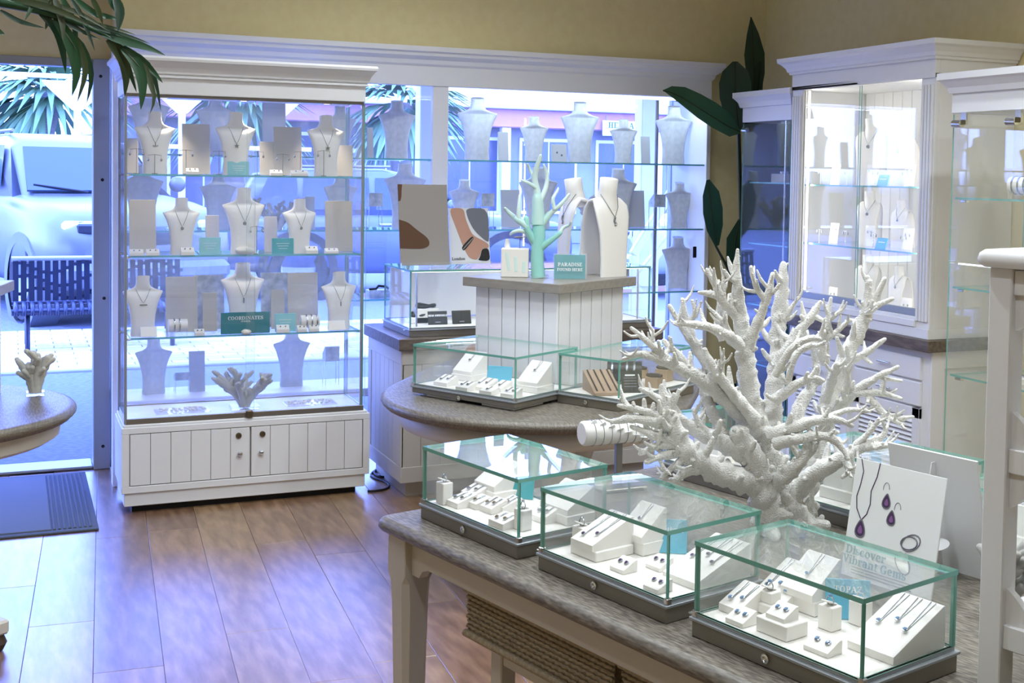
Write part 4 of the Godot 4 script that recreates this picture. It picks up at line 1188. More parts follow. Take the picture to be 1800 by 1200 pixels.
# a locked glass counter case; its front runs along local +x from the origin, its depth along -z
func counter_case(at: Vector3, yaw: float, w: float, d: float, high: float, label: String, feet := false) -> Node3D:
	var t := thing("glass_counter_case", label, "glass case", at, yaw)
	var y0 := 0.012 if feet else 0.0
	part(t, "base", Sh.new().span(0, w, y0, 0.032, -d, 0, 0.002), "steel")
	part(t, "base_lip", Sh.new().span(-0.004, w + 0.004, 0.032, 0.038, -d - 0.004, 0.004, 0.001).span(0.004, w - 0.004, 0.038, 0.046, -0.010, -0.004).span(0.004, w - 0.004, 0.038, 0.046, -d + 0.004, -d + 0.010).span(0.004, 0.010, 0.038, 0.046, -d + 0.01, -0.010).span(w - 0.010, w - 0.004, 0.038, 0.046, -d + 0.01, -0.010), "aluminium")
	part(t, "deck", Sh.new().span(0.010, w - 0.010, 0.038, 0.0435, -d + 0.010, -0.010), "linen")
	part(t, "lock", Sh.new().lathe([Vector2(0, 0.004), Vector2(0.003, 0.004), Vector2(0.005, 0.007), Vector2(0.009, 0.006), Vector2(0.009, 0)], 14, Transform3D(Basis(Vector3.RIGHT, PI / 2), Vector3(w * 0.48, 0.019, 0.0))), "chrome")
	var g := 0.009
	pane(t, "front_pane", Vector3(w / 2, (0.046 + high - g) / 2, -0.007), Vector3(w - 0.008, high - g - 0.046, g))
	pane(t, "back_pane", Vector3(w / 2, (0.046 + high - g) / 2, -d + 0.007), Vector3(w - 0.008, high - g - 0.046, g))
	for x in [0.007, w - 0.007]:
		pane(t, "end_pane", Vector3(x, (0.046 + high - g) / 2, -d / 2), Vector3(g, high - g - 0.046, d - 0.020))
	pane(t, "top_pane", Vector3(w / 2, high - g / 2, -d / 2), Vector3(w - 0.004, g, d - 0.004))
	for x in [0.004, w - 0.004]:
		part(t, "corner_clip", Sh.new().box(Vector3(x, 0.044, -0.008), Vector3(0.012, 0.014, 0.014), Basis(), 0.002), "chrome")
	part(t, "drawer_pull", Sh.new().box(Vector3(-0.012, 0.036, -0.02), Vector3(0.024, 0.003, 0.014), Basis(), 0.001), "chrome")
	if feet:
		for x in [0.14, w - 0.1]:
			part(t, "riser", Sh.new().span(x - 0.08, x + 0.08, 0, 0.012, -0.2, -0.02, 0.001), "white_paint")
	return t
# things laid out in a counter case: kind, place, facing; each is kept within the glass of the case in hand
var hold: Node3D
var hold_size := Vector2.ZERO
func within(p: Vector3, w: float, d: float) -> Vector3:
	if hold == null:
		return p
	var q := hold.transform.affine_inverse() * p
	q.x = clampf(q.x, 0.016 + w / 2, maxf(0.016 + w / 2, hold_size.x - 0.016 - w / 2))
	q.z = clampf(q.z, minf(-0.016 - d / 2, -hold_size.y + 0.016 + d / 2), -0.016 - d / 2)
	return hold.transform * q
func ramp(at: Vector3, yaw: float, w: float, d: float, h: float, strands: int, gem: String, where: String, lay := 0.62) -> void:
	at = within(at, w, d)
	var t := thing("ramp_stand", "white sloping stand %s" % where, "jewellery stand", at, yaw, "white sloping stands")
	part(t, "wedge", Sh.new().prism(PackedVector2Array([Vector2(0, 0), Vector2(d, 0), Vector2(d, 0.014), Vector2(0.006, h), Vector2(0, h)]), -w / 2, w / 2, Transform3D(Basis(Vector3.UP, -PI / 2), Vector3(0, 0, -d / 2))), "leather_white")
	var slope := Vector3(0, 0.014 - h, d - 0.006)
	var top := Vector3(0, h, -d / 2 + 0.006)
	for i in strands:
		var x := (i + 0.5) / strands * w * 0.86 - w * 0.43
		var n := thing("laid_necklace", "%s-drop chain laid %s" % ["blue" if gem == "gem_blue" else "purple" if gem == "gem_purple" else "silver", where], "necklace", at, yaw, "necklaces laid on white stands")
		var e := top + slope * (lay - 0.12 * (i % 2))
		part(n, "chain", Sh.new().tube([top + Vector3(x - w * 0.05, 0.001, 0), e + Vector3(x - 0.001, 0.001, 0)], 0.0009, 4).tube([top + Vector3(x + w * 0.05, 0.001, 0), e + Vector3(x + 0.001, 0.001, 0)], 0.0009, 4), "silver")
		var dr := part(n, "drop", Sh.new().lathe([Vector2(0, 0.0), Vector2(0.0055, 0.001), Vector2(0.005, 0.003), Vector2(0, 0.0035)], 10), "silver", e + Vector3(x, 0.002, 0.004), Basis(Vector3.RIGHT, atan2(-slope.y, slope.z)))
		part(dr, "stone", Sh.new().lathe([Vector2(0.0042, 0.002), Vector2(0.003, 0.0046), Vector2(0, 0.0046)], 8), gem)
func earrings(at: Vector3, yaw: float, gem: String, where: String, w := 0.045) -> void:
	at = within(at, w, 0.04)
	var t := thing("earring_wedge", "small white earring wedge %s" % where, "jewellery stand", at, yaw, "small white earring wedges")
	part(t, "wedge", Sh.new().prism(PackedVector2Array([Vector2(0, 0), Vector2(0.04, 0), Vector2(0.04, 0.008), Vector2(0.006, 0.024), Vector2(0, 0.024)]), -w / 2, w / 2, Transform3D(Basis(Vector3.UP, -PI / 2), Vector3(0, 0, -0.02))), "leather_white")
	for s in [-1, 1]:
		var e := thing("stud_earring", "round %s stud earring on wedge %s" % ["blue" if gem == "gem_blue" else "purple" if gem == "gem_purple" else "silver", where], "earring", at + Basis(Vector3.UP, yaw) * Vector3(s * w * 0.22, 0.018, 0.0), yaw, "stud earrings on wedges")
		part(e, "setting", Sh.new().lathe([Vector2(0, -0.001), Vector2(0.0056, 0), Vector2(0.0056, 0.002), Vector2(0.004, 0.003)], 12, Transform3D(Basis(Vector3.RIGHT, 0.45), Vector3.ZERO)), "silver")
		part(e, "stone", Sh.new().lathe([Vector2(0.0042, 0.0025), Vector2(0.003, 0.0048), Vector2(0, 0.0048)], 8, Transform3D(Basis(Vector3.RIGHT, 0.45), Vector3.ZERO)), gem)
func ring_post(at: Vector3, yaw: float, h: float, where: String, gem := "silver") -> void:
	at = within(at, 0.034, 0.034)
	var t := thing("ring_post", "square white ring post %s" % where, "jewellery stand", at, yaw, "square white ring posts")
	part(t, "post", Sh.new().span(-0.017, 0.017, 0, h, -0.015, 0.015, 0.0015), "leather_white")
	part(t, "clip", Sh.new().box(Vector3(0, h + 0.006, 0.002), Vector3(0.016, 0.003, 0.03), Basis(Vector3.RIGHT, -0.35), 0.001), "leather_white")
	var r := thing("finger_ring", "silver ring on post %s" % where, "ring", at + Vector3(0, h + 0.006, 0), yaw, "rings on square posts")
	part(r, "band", Sh.new().lathe([Vector2(0.0078, -0.001), Vector2(0.0094, -0.001), Vector2(0.0094, 0.001), Vector2(0.0078, 0.001)], 18, Transform3D(Basis(Vector3.RIGHT, PI / 2), Vector3(0, 0.002, 0))), "silver")
	part(r, "stone", Sh.new().ball(Vector3(0, 0.0125, 0), Vector3(0.005, 0.003, 0.004), 8), gem)
func plain_block(at: Vector3, yaw: float, s: Vector3, where: String) -> void:
	at = within(at, s.x, s.z)
	single("riser_block", "low white riser block %s" % where, "display block", Sh.new().box(Vector3(0, s.y / 2, 0), s, Basis(), 0.0015), "leather_white", at, yaw, "white riser blocks")

# ---------------------------------------------------------------- round table by the door
func door_side() -> void:
	var c := Vector3(-0.36, 0, -4.98)
	var t := thing("round_table", "round weathered wood table beside the open door", "table", c)
	part(t, "top", capsule_slab(Vector3(-0.001, 0, 0), Vector3(0.001, 0, 0), 0.585, OGEE), "weathered_wood")
	part(t, "apron", Sh.new().lathe([Vector2(0.50, 0.64), Vector2(0.525, 0.655), Vector2(0.53, 0.712), Vector2(0.48, 0.712)], 40), "cream_paint")
	part(t, "pedestal", Sh.new().lathe([Vector2(0.2, 0.12), Vector2(0.17, 0.16), Vector2(0.10, 0.2), Vector2(0.09, 0.35), Vector2(0.12, 0.45), Vector2(0.1, 0.58), Vector2(0.16, 0.66)], 24), "cream_paint")
	for k in 3:
		var w := deg_to_rad(33.0 + 120.0 * k)
		var b := Basis(Vector3.UP, w)
		var ft := part(t, "foot", Sh.new().box(b * Vector3(0, 0.085, 0.33), Vector3(0.07, 0.05, 0.52), b, 0.008), "cream_paint")
		part(ft, "bun", Sh.new().lathe([Vector2(0, 0.0), Vector2(0.03, 0.005), Vector2(0.042, 0.03), Vector2(0.03, 0.06), Vector2(0, 0.06)], 14, Transform3D(Basis(), b * Vector3(0, 0, 0.55))), "dark_brown")
	podium(c + Vector3(0.06, 0.76, -0.10), deg_to_rad(-12), 0.52, 0.52, 0.44, "square white boarded podium on the round table by the door")
	var p := at_y(62, 694, 0.76)
	var s := thing("coral_on_stand", "small grey coral on a clear plinth on the table by the door", "coral", p)
	part(s, "plinth", Sh.new().span(-0.035, 0.035, 0, 0.014, -0.03, 0.03, 0.002), "acrylic")
	part(s, "coral", coral_shape(21, 6, 0.45, 0.10), "coral_grey", Vector3(0, 0.012, 0), Basis.from_scale(Vector3.ONE * 0.155))

# ---------------------------------------------------------------- middle table with podium
func middle_table() -> void:
	var c1 := Vector3(1.97, 0, -4.60)
	var c2 := Vector3(2.28, 0, -5.02)
	var t := thing("oval_table", "oval weathered wood table with the white podium on it", "table")
	part(t, "top", capsule_slab(c1, c2, 0.635, OGEE), "weathered_wood")
	part(t, "apron", capsule_slab(c1, c2, 0.56, [Vector2(0.03, 0.63), Vector2(0.005, 0.64), Vector2(0.0, 0.66), Vector2(0.004, 0.7), Vector2(0.03, 0.712)]), "cream_paint")
	for c in [c1, c2]:
		part(t, "pedestal", Sh.new().lathe([Vector2(0.24, 0), Vector2(0.24, 0.05), Vector2(0.17, 0.09), Vector2(0.09, 0.14), Vector2(0.085, 0.35), Vector2(0.12, 0.45), Vector2(0.09, 0.57), Vector2(0.17, 0.64)], 24, Transform3D(Basis(), c + Vector3(0.1, 0, -0.1))), "cream_paint")
	var yaw := deg_to_rad(-61)
	var ax := Vector3(cos(yaw), 0, -sin(yaw))
	var bx := Vector3(-ax.z, 0, ax.x) * -1.0
	# podium: its near corner, then half its sides back
	var pw := 0.53
	var pd := 0.57
	var corner := at_y(984, 500, 1.2)
	corner.y = 0.76
	var pc := corner - ax * pw / 2 + bx * pd / 2
	podium(pc, yaw, pw, pd, 0.44, "square white boarded podium with a grey top on the oval table")
	# two counter cases
	var ca := counter_case(Vector3(1.468, 0.76, -4.70), yaw, 0.53, 0.40, 0.205, "glass counter case of silver jewellery on the oval table, raised on white blocks", true)
	var cb := counter_case(Vector3(1.955, 0.76, -4.364), yaw, 0.29, 0.55, 0.195, "glass counter case of dark leather bracelets on the oval table", false)
	hold = ca
	hold_size = Vector2(0.53, 0.40)
	var d := 0.804
	var wa := "in the raised case on the oval table"
	for a in [[784, 676, 0.07, 0.07, 0.035, 2, "by the far corner"], [815, 686, 0.06, 0.06, 0.03, 2, "second from far corner"], [852, 684, 0.07, 0.08, 0.04, 2, "before the blue card"], [882, 686, 0.05, 0.07, 0.035, 1, "beside the blue card"], [850, 694, 0.06, 0.05, 0.025, 1, "over the lock"], [899, 697, 0.06, 0.06, 0.032, 2, "by the near corner"]]:
		ramp(at_y(a[0], a[1], d), yaw, a[2], a[3], a[4], a[5], "silver", "%s, %s" % [wa, a[6]])
	for a in [[826, 666, "before"], [940, 686, "beyond"]]:
		var p := at_y(a[0], a[1], d)
		plain_block(p, yaw, Vector3(0.11, 0.025, 0.11), "%s, %s the blue card" % [wa, a[2]])
		ramp(p + Vector3(0, 0.025, 0), yaw, 0.1, 0.1, 0.085, 1, "silver", "raised %s, %s the card" % [wa, a[2]], 0.45)
	sign_block(within(at_y(876, 676, d), 0.11, 0.07), 0.105, 0.075, 0.005, yaw + 0.35, "sky_card", [], "light blue card lettered in white in the raised case on the oval table", 0.3)
	for k in 2:
		single("ring_box_clear", "clear acrylic ring cube %s" % wa, "display box", Sh.new().span(-0.02, 0.02, 0, 0.04, -0.02, 0.02, 0.002), "acrylic", at_y(772 + k * 14, 660, d), yaw, "clear ring cubes")
	# leather case
	hold = cb
	hold_size = Vector2(0.29, 0.55)
	var p0 := within(at_y(1058, 689, d), 0.17, 0.17)
	var rp := thing("bracelet_ramp", "tan sloping board with four dark cords in the leather case on the oval table", "jewellery stand", p0, yaw + 0.9)
	part(rp, "wedge", Sh.new().prism(PackedVector2Array([Vector2(0, 0), Vector2(0.17, 0), Vector2(0.17, 0.012), Vector2(0.006, 0.075), Vector2(0, 0.075)]), -0.055, 0.055, Transform3D(Basis(Vector3.UP, -PI / 2), Vector3(0, 0, -0.085))), "tan_leather")
	for i in 4:
		part(rp, "cord", Sh.new().tube([Vector3(-0.04 + i * 0.027, 0.076, -0.075), Vector3(-0.04 + i * 0.027, 0.019, 0.072)], 0.003, 5), "dark_brown")
	var ro := thing("bracelet_roll", "black bracelet roll with silver cuffs in the leather case", "bracelet stand", within(at_y(1085, 672, d), 0.15, 0.15), yaw + 0.6)
	part(ro, "roll", Sh.new().tube([Vector3(-0.07, 0.05, 0), Vector3(0.07, 0.05, 0)], 0.042, 18), "black_card")
	for i in 4:
		part(ro, "cuff", Sh.new().lathe([Vector2(0.0425, -0.005), Vector2(0.046, -0.004), Vector2(0.046, 0.004), Vector2(0.0425, 0.005)], 22, Transform3D(Basis(Vector3.BACK, PI / 2), Vector3(-0.05 + i * 0.03, 0.05, 0))), "silver")
	var bs := sign_block(within(at_y(1110, 690, d), 0.08, 0.08), 0.075, 0.085, 0.008, deg_to_rad(-15), "black_card", [], "black card with white print in the leather case", 0.3)
	for k in 5:
		part(bs, "printed_line", Sh.new().box(Basis(Vector3.RIGHT, -0.3) * Vector3(-0.004, 0.068 - k * 0.011, 0.0046), Vector3(0.05 if k else 0.04, 0.006 if k == 0 else 0.0018, 0.0006), Basis(Vector3.RIGHT, -0.3)), "print_white" if k == 0 else "print_grey")
	for a in [[1150, 680, 0.06], [1127, 655, 0.05], [1170, 668, 0.07]]:
		var p := within(at_y(a[0], a[1], d), 0.07, 0.06)
		var q := thing("leather_bracelet_block", "tan block with a dark leather bracelet in the leather case", "display block", p, yaw, "tan bracelet blocks")
		part(q, "block", Sh.new().span(-0.03, 0.03, 0, a[2] * 0.7, -0.025, 0.025, 0.002), "tan_leather")
		var ring := []
		for i in 13:
			var w := TAU * i / 12.0
			ring.append(Vector3(cos(w) * 0.032, a[2] * 0.7 + 0.006, sin(w) * 0.022))
		part(q, "bracelet", Sh.new().tube(ring, 0.005, 6), "dark_brown")
	hold = null
	# on the podium
	var top := 1.2
	var rb := thing("ring_display_box", "frosted white box with a little steel ring tree on top, on the podium", "display box", at_y(905, 486, top), deg_to_rad(-24))
	part(rb, "box", Sh.new().span(-0.06, 0.06, 0, 0.125, -0.045, 0.045, 0.003), "linen")
	for k in 3:
		part(rb, "drip", Sh.new().box(Vector3(-0.03 + k * 0.035, 0.07 - 0.012 * k, 0.0455), Vector3(0.013, 0.08 - 0.015 * k, 0.002), Basis(Vector3.BACK, 0.15 - 0.1 * k), 0.0008), "resin_pale")
	part(rb, "cone", Sh.new().lathe([Vector2(0, 0.125), Vector2(0.014, 0.125), Vector2(0.008, 0.165), Vector2(0, 0.165)], 14, Transform3D(Basis(), Vector3(-0.035, 0, 0.0))), "bust_cream")
	part(rb, "ring_tree", Sh.new().tube([Vector3(0.02, 0.125, 0), Vector3(0.02, 0.175, 0)], 0.002, 6).tube([Vector3(-0.005, 0.172, 0), Vector3(0.05, 0.176, 0)], 0.0035, 6), "steel")
	# aqua coral: trunk and lower arms dyed aqua, ends almost white
	var ab := at_y(947, 488, top)
	var ac := thing("resin_coral", "tall aqua and white resin coral sculpture on the podium", "coral", ab)
	var fwd := turn * Vector3(0, 0, 1)
	var P := func(u: float, v: float, o: float) -> Vector3:
		return at_plane(u, v, ab + fwd * o, fwd) - ab
	part(ac, "foot", Sh.new().lathe([Vector2(0, 0), Vector2(0.045, 0), Vector2(0.045, 0.012), Vector2(0, 0.012)], 24), "acrylic")
	var trunk := Sh.new()
	trunk.branch([P.call(946, 488, 0.0), P.call(944, 450, 0.0), P.call(947, 410, 0.0), P.call(946, 375, 0)], [0.03, 0.028, 0.03, 0.022], noise, 0.12, 12)
	trunk.branch([P.call(945, 440, 0.0), P.call(965, 425, 0.02), P.call(984, 410, 0.03)], [0.018, 0.014, 0.01], noise, 0.12, 9)
	trunk.branch([P.call(942, 430, 0.0), P.call(928, 405, 0.02), P.call(925, 385, 0.02)], [0.018, 0.015, 0.012], noise, 0.12, 9)
	part(ac, "trunk", trunk, "resin_aqua")
	var arms := Sh.new()
	for a in [[[946, 385], [945, 345], [940, 310], [950, 275], 0.022], [[945, 360], [958, 335], [962, 310], [956, 290], 0.013], [[928, 400], [908, 385], [893, 372], [888, 366], 0.014], [[912, 388], [912, 370], [914, 345], [916, 340], 0.012], [[948, 400], [968, 375], [985, 360], [1000, 342], 0.014], [[930, 410], [915, 405], [902, 408], [897, 412], 0.011], [[942, 330], [930, 322], [920, 318], [916, 316], 0.009], [[984, 410], [990, 400], [1000, 396], [1003, 390], 0.009], [[975, 368], [972, 350], [980, 335], [981, 330], 0.01], [[940, 315], [932, 300], [928, 290], [927, 288], 0.009]]:
		var pts := []
		for i in 4:
			pts.append(P.call(a[i][0], a[i][1], 0.02 * sin(a[0][0] + i)))
		arms.branch(pts, [a[4], a[4] * 0.85, a[4] * 0.65, a[4] * 0.4], noise, 0.12, 8)
	part(ac, "branches", arms, "resin_pale")
	part(ac, "middle", Sh.new().branch([P.call(946, 395, 0.0), P.call(946, 372, 0.0), P.call(945, 350, 0.0)], [0.031, 0.027, 0.0235], noise, 0.12, 12).branch([P.call(947, 402, 0.0), P.call(957, 388, 0.0), P.call(966, 377, 0.0)], [0.017, 0.0165, 0.015], noise, 0.12, 9).branch([P.call(927, 399, 0.02), P.call(918, 391, 0.02), P.call(910, 386, 0.015)], [0.0155, 0.0155, 0.0145], noise, 0.12, 9), "resin_mid")
	var sp := at_y(1001, 490, top)
	var sg := sign_block(sp, 0.135, 0.105, 0.016, deg_to_rad(-21), "teal", [["PARADISE", 0.0145, 0.011], ["FOUND HERE", 0.0118, -0.011]], "clear block sign with teal panel lettered PARADISE FOUND HERE on the podium")
	for a in [[1078, 486, 312, deg_to_rad(14), "white arched necklace bust on the podium beside the teal sign"], [990, 478, 312, deg_to_rad(-95), "white arched necklace bust on the podium behind the aqua coral"]]:
		var b := at_y(a[0], a[1], top)
		var h: float = (a[1] - a[2]) / F * depth_of(b)
		var lead: Vector3 = Basis(Vector3.UP, a[3]) * Vector3(0, 0, 1)
		b -= lead * 0.13 * h
		single("arched_bust", a[4], "bust", proto["arch"], "leather_white", b, a[3], "", h)
		var n := thing("pendant_necklace", "silver drop necklace on the %s" % a[4].trim_prefix("white ").replace("necklace ", ""), "necklace", b, a[3])
		n.scale = Vector3.ONE * h
		part(n, "chain", Sh.new().tube([Vector3(-0.11, 0.83, 0.04), Vector3(-0.06, 0.70, 0.115), Vector3(0, 0.60, 0.142), Vector3(0.06, 0.70, 0.115), Vector3(0.11, 0.83, 0.04)], 0.004, 5), "silver")
		part(n, "drop", Sh.new().tube([Vector3(0, 0.60, 0.143), Vector3(-0.012, 0.56, 0.146), Vector3(0.012, 0.53, 0.148), Vector3(0, 0.515, 0.148)], 0.012, 6), "silver")

# ---------------------------------------------------------------- counter behind the middle table
func back_counter() -> void:
	var x0 := 1.80
	var x1 := 3.25
	var zf := -5.93
	var zb := -6.56
	var t := thing("boarded_counter", "white boarded counter with a dark wood top in front of the necklace window", "counter")
	part(t, "toe_kick", Sh.new().span(x0 + 0.04, x1 - 0.04, 0, 0.08, zb + 0.02, zf - 0.05), "cream_paint")
	part(t, "body", Sh.new().span(x0 + 0.008, x1 - 0.008, 0.08, 0.755, zb, zf - 0.008), "groove")
	part(t, "rail", Sh.new().span(x0, x1, 0.08, 0.16, zf - 0.01, zf + 0.004, 0.002).span(x0, x1, 0.68, 0.755, zf - 0.01, zf + 0.004, 0.002).span(x0 - 0.004, x0 + 0.01, 0.08, 0.16, zb, zf, 0.002).span(x0 - 0.004, x0 + 0.01, 0.68, 0.755, zb, zf, 0.002).span(x0 - 0.004, x0 + 0.01, 0.16, 0.68, zf - 0.07, zf, 0.002).span(x0 - 0.004, x0 + 0.01, 0.16, 0.68, zb, zb + 0.06, 0.002), "cream_paint")
	for i in 14:
		var w := (x1 - x0) / 14
		part(t, "board", Sh.new().span(x0 + i * w + 0.001, x0 + (i + 1) * w - 0.001, 0.16, 0.68, zf - 0.009, zf, 0.002), "cream_paint")
	for i in 6:
		var w := (zf - zb - 0.13) / 6
		part(t, "board", Sh.new().span(x0, x0 + 0.009, 0.16, 0.68, zb + 0.06 + i * w + 0.001, zb + 0.06 + (i + 1) * w - 0.001, 0.002), "cream_paint")
	part(t, "worktop", Sh.new().span(x0 - 0.025, x1 + 0.025, 0.755, 0.815, zb - 0.02, zf + 0.03, 0.003), "counter_wood")
	# glass case with a lit front edge
	var w := 1.38
	var h := 0.34
	var c := counter_case(Vector3(1.845, 0.815, -5.96), 0.0, w, 0.48, h, "large glass counter case with a lit edge on the boarded counter")
	part(c, "back_board", Sh.new().span(0.03, w - 0.03, 0.05, h - 0.02, -0.46, -0.45), "white_paint")
	part(c, "frame_post", Sh.new().span(0.05, 0.058, 0.044, h - 0.01, -0.06, -0.052).span(w - 0.058, w - 0.05, 0.044, h - 0.01, -0.06, -0.052), "chrome")
	part(c, "led_strip", Sh.new().span(0.02, w - 0.02, h - 0.013, h - 0.007, -0.030, -0.016), "led_cool")
	var al := AreaLight3D.new()
	al.name = "led_light"
	al.area_size = Vector2(w - 0.04, 0.014)
	al.light_energy = 0.22
	al.light_color = Color(0.92, 0.96, 1.0)
	al.area_range = 5.0
	al.shadow_enabled = true
	c.add_child(al)
	al.position = Vector3(w / 2, h - 0.016, -0.023)
	al.rotation.x = -PI / 2
	var d := 0.86
	for a in [[770, 568, "black card lettered NEW ARRIVALS in the lit counter case", "NEW ARRIVALS"], [812, 566, "black card with a small silver heading in the lit counter case", ""]]:
		var q := at_z(a[0], a[1], -6.08)
		q.y = d
		var b := sign_block(q, 0.105, 0.07, 0.005, 0.0, "black_card", [[a[3], 0.0105, 0.012]] if a[3] else [], a[2], 0.25, false)
		part(b, "printed_line", Sh.new().box(Basis(Vector3.RIGHT, -0.25) * Vector3(0, 0.012, 0.003), Vector3(0.028, 0.004, 0.0006), Basis(Vector3.RIGHT, -0.25)), "print_grey")
	for a in [[748, 553, 0.075], [738, 572, 0.03]]:
		var q := at_z(a[0], a[1], -6.2)
		var b := thing("bracelet_block", "white block with a dark bracelet in the lit counter case", "display block", Vector3(q.x, d, -6.2), 0.0, "bracelet blocks in the lit case")
		part(b, "block", Sh.new().span(-0.06, 0.06, 0, a[2], -0.04, 0.04, 0.002), "linen")
		var ring := []
		for i in 13:
			var k := TAU * i / 12.0
			ring.append(Vector3(cos(k) * 0.05, a[2] + 0.012 + 0.006 * sin(k * 2), sin(k) * 0.035))
		part(b, "bracelet", Sh.new().tube(ring, 0.009, 7), "black")
	# two posters standing on the glass
	var yb := 1.155
	var q0 := at_z(704, 467, -6.12)
	var q1 := at_z(791, 467, -6.12)
	var pw := q1.x - q0.x
	var ph := 0.425
	var ps := thing("tall_poster", "tall beige poster printed with brown rounded shapes on the lit counter case", "poster", Vector3((q0.x + q1.x) / 2, yb, -6.12))
	var lean := Basis(Vector3.RIGHT, -0.16)
	part(ps, "panel", Sh.new().box(lean * Vector3(0, ph / 2 + 0.012, 0), Vector3(pw, ph, 0.004), lean), mk("poster_beige", Color("979089"), 0.6))
	part(ps, "stand", Sh.new().box(Vector3(0, 0.014, 0.01), Vector3(pw, 0.028, 0.03), Basis(), 0.002), "acrylic")
	var xf := Transform3D(lean, lean * Vector3(-pw / 2, 0.012, 0.0024))
	part(ps, "printed_shape", Sh.new().prism(rounded(PackedVector2Array([Vector2(0, 0.09), Vector2(0.002, 0.09), Vector2(0.12, 0.085), Vector2(0.158, 0.1), Vector2(0.162, 0.125), Vector2(0.145, 0.15), Vector2(0.09, 0.19), Vector2(0.05, 0.225), Vector2(0.002, 0.24), Vector2(0, 0.24)])), 0, 0.0008, xf), "dark_brown_print" if M.has("dark_brown_print") else mk("dark_brown_print", Color("5a3a22"), 0.6))
	part(ps, "printed_shape", Sh.new().prism(PackedVector2Array([Vector2(0, 0.335), Vector2(0.012, 0.338), Vector2(0.018, 0.36), Vector2(0.02, 0.39), Vector2(0.024, 0.425), Vector2(0, 0.425)]), 0, 0.0008, xf), "dark_brown_print")
	var r0 := at_z(792, 467, -6.16)
	var r1 := at_z(862, 467, -6.16)
	pw = r1.x - r0.x
	ph = 0.30
	var hp := thing("hand_photograph", "small poster with a photograph of a hand in a trouser pocket wearing a bracelet", "poster", Vector3((r0.x + r1.x) / 2, yb, -6.16))
	part(hp, "panel", Sh.new().box(lean * Vector3(0, ph / 2 + 0.012, 0), Vector3(pw, ph, 0.004), lean), mk("photo_white", Color("d8d9da"), 0.6))
	part(hp, "stand", Sh.new().box(Vector3(0, 0.014, 0.01), Vector3(pw, 0.028, 0.03), Basis(), 0.002), "acrylic")
	xf = Transform3D(lean, lean * Vector3(-pw / 2, 0.012, 0.0024))
	var S := Vector2(pw, ph)
	var area := func(pts: Array) -> PackedVector2Array:
		var o := PackedVector2Array()
		for p in pts:
			o.append(Vector2(p[0], 1.0 - p[1]) * S)
		return rounded(o)
	part(hp, "printed_shape", Sh.new().prism(area.call([[0.42, 0], [1, 0], [1, 0.62], [0.88, 0.58], [0.62, 0.40], [0.48, 0.2]]), 0, 0.0006, xf), mk("photo_denim", Color("6c6f78"), 0.6))
	part(hp, "printed_shape", Sh.new().prism(area.call([[0.0, 0], [0.38, 0], [0.42, 0.2], [0.55, 0.45], [0.66, 0.52], [0.88, 0.6], [0.98, 0.66], [0.96, 0.72], [0.80, 0.72], [0.74, 0.86], [0.66, 0.93], [0.48, 0.90], [0.36, 0.75], [0.18, 0.38]]), 0, 0.0009, xf), mk("photo_skin", Color("b98d78"), 0.6))
	part(hp, "printed_shape", Sh.new().prism(area.call([[0.80, 0.73], [0.97, 0.72], [1, 0.95], [0.68, 0.94], [0.75, 0.87]]), 0, 0.0011, xf), "black_card")
	part(hp, "printed_shape", Sh.new().prism(area.call([[0.28, 0.70], [0.56, 0.50], [0.62, 0.54], [0.34, 0.78]]), 0, 0.0013, xf), "black_card")
	part(hp, "printed_shape", Sh.new().prism(area.call([[0.30, 0.735], [0.58, 0.525], [0.60, 0.54], [0.32, 0.755]]), 0, 0.0016, xf), "silver")
	words(hp, "lettering", "London", 0.014, "black_card", xf * Vector3(pw * 0.2, 0.028, 0.001), lean)
	# acrylic holder at the foot of the photograph
	var cd := thing("power_cable", "dark cable looping over the floor beside the boarded counter", "cable")
	var pts := []
	for v in [[646, 863], [664, 862], [680, 858], [684, 852], [676, 846], [660, 840], [652, 834], [660, 826], [672, 820], [690, 835], [672, 838], [658, 832], [663, 823], [676, 816]]:
		pts.append(at_y(v[0], v[1], 0.006))
	var cu := Curve3D.new()
	for i in pts.size():
		var tg: Vector3 = (pts[mini(i + 1, pts.size() - 1)] - pts[maxi(i - 1, 0)]) / 6.0
		cu.add_point(pts[i], -tg, tg)
	var dense := []
	for i in 60:
		dense.append(cu.sample_baked(cu.get_baked_length() * i / 59.0, true))
	part(cd, "cord", Sh.new().tube(dense, 0.006, 6), "cable")

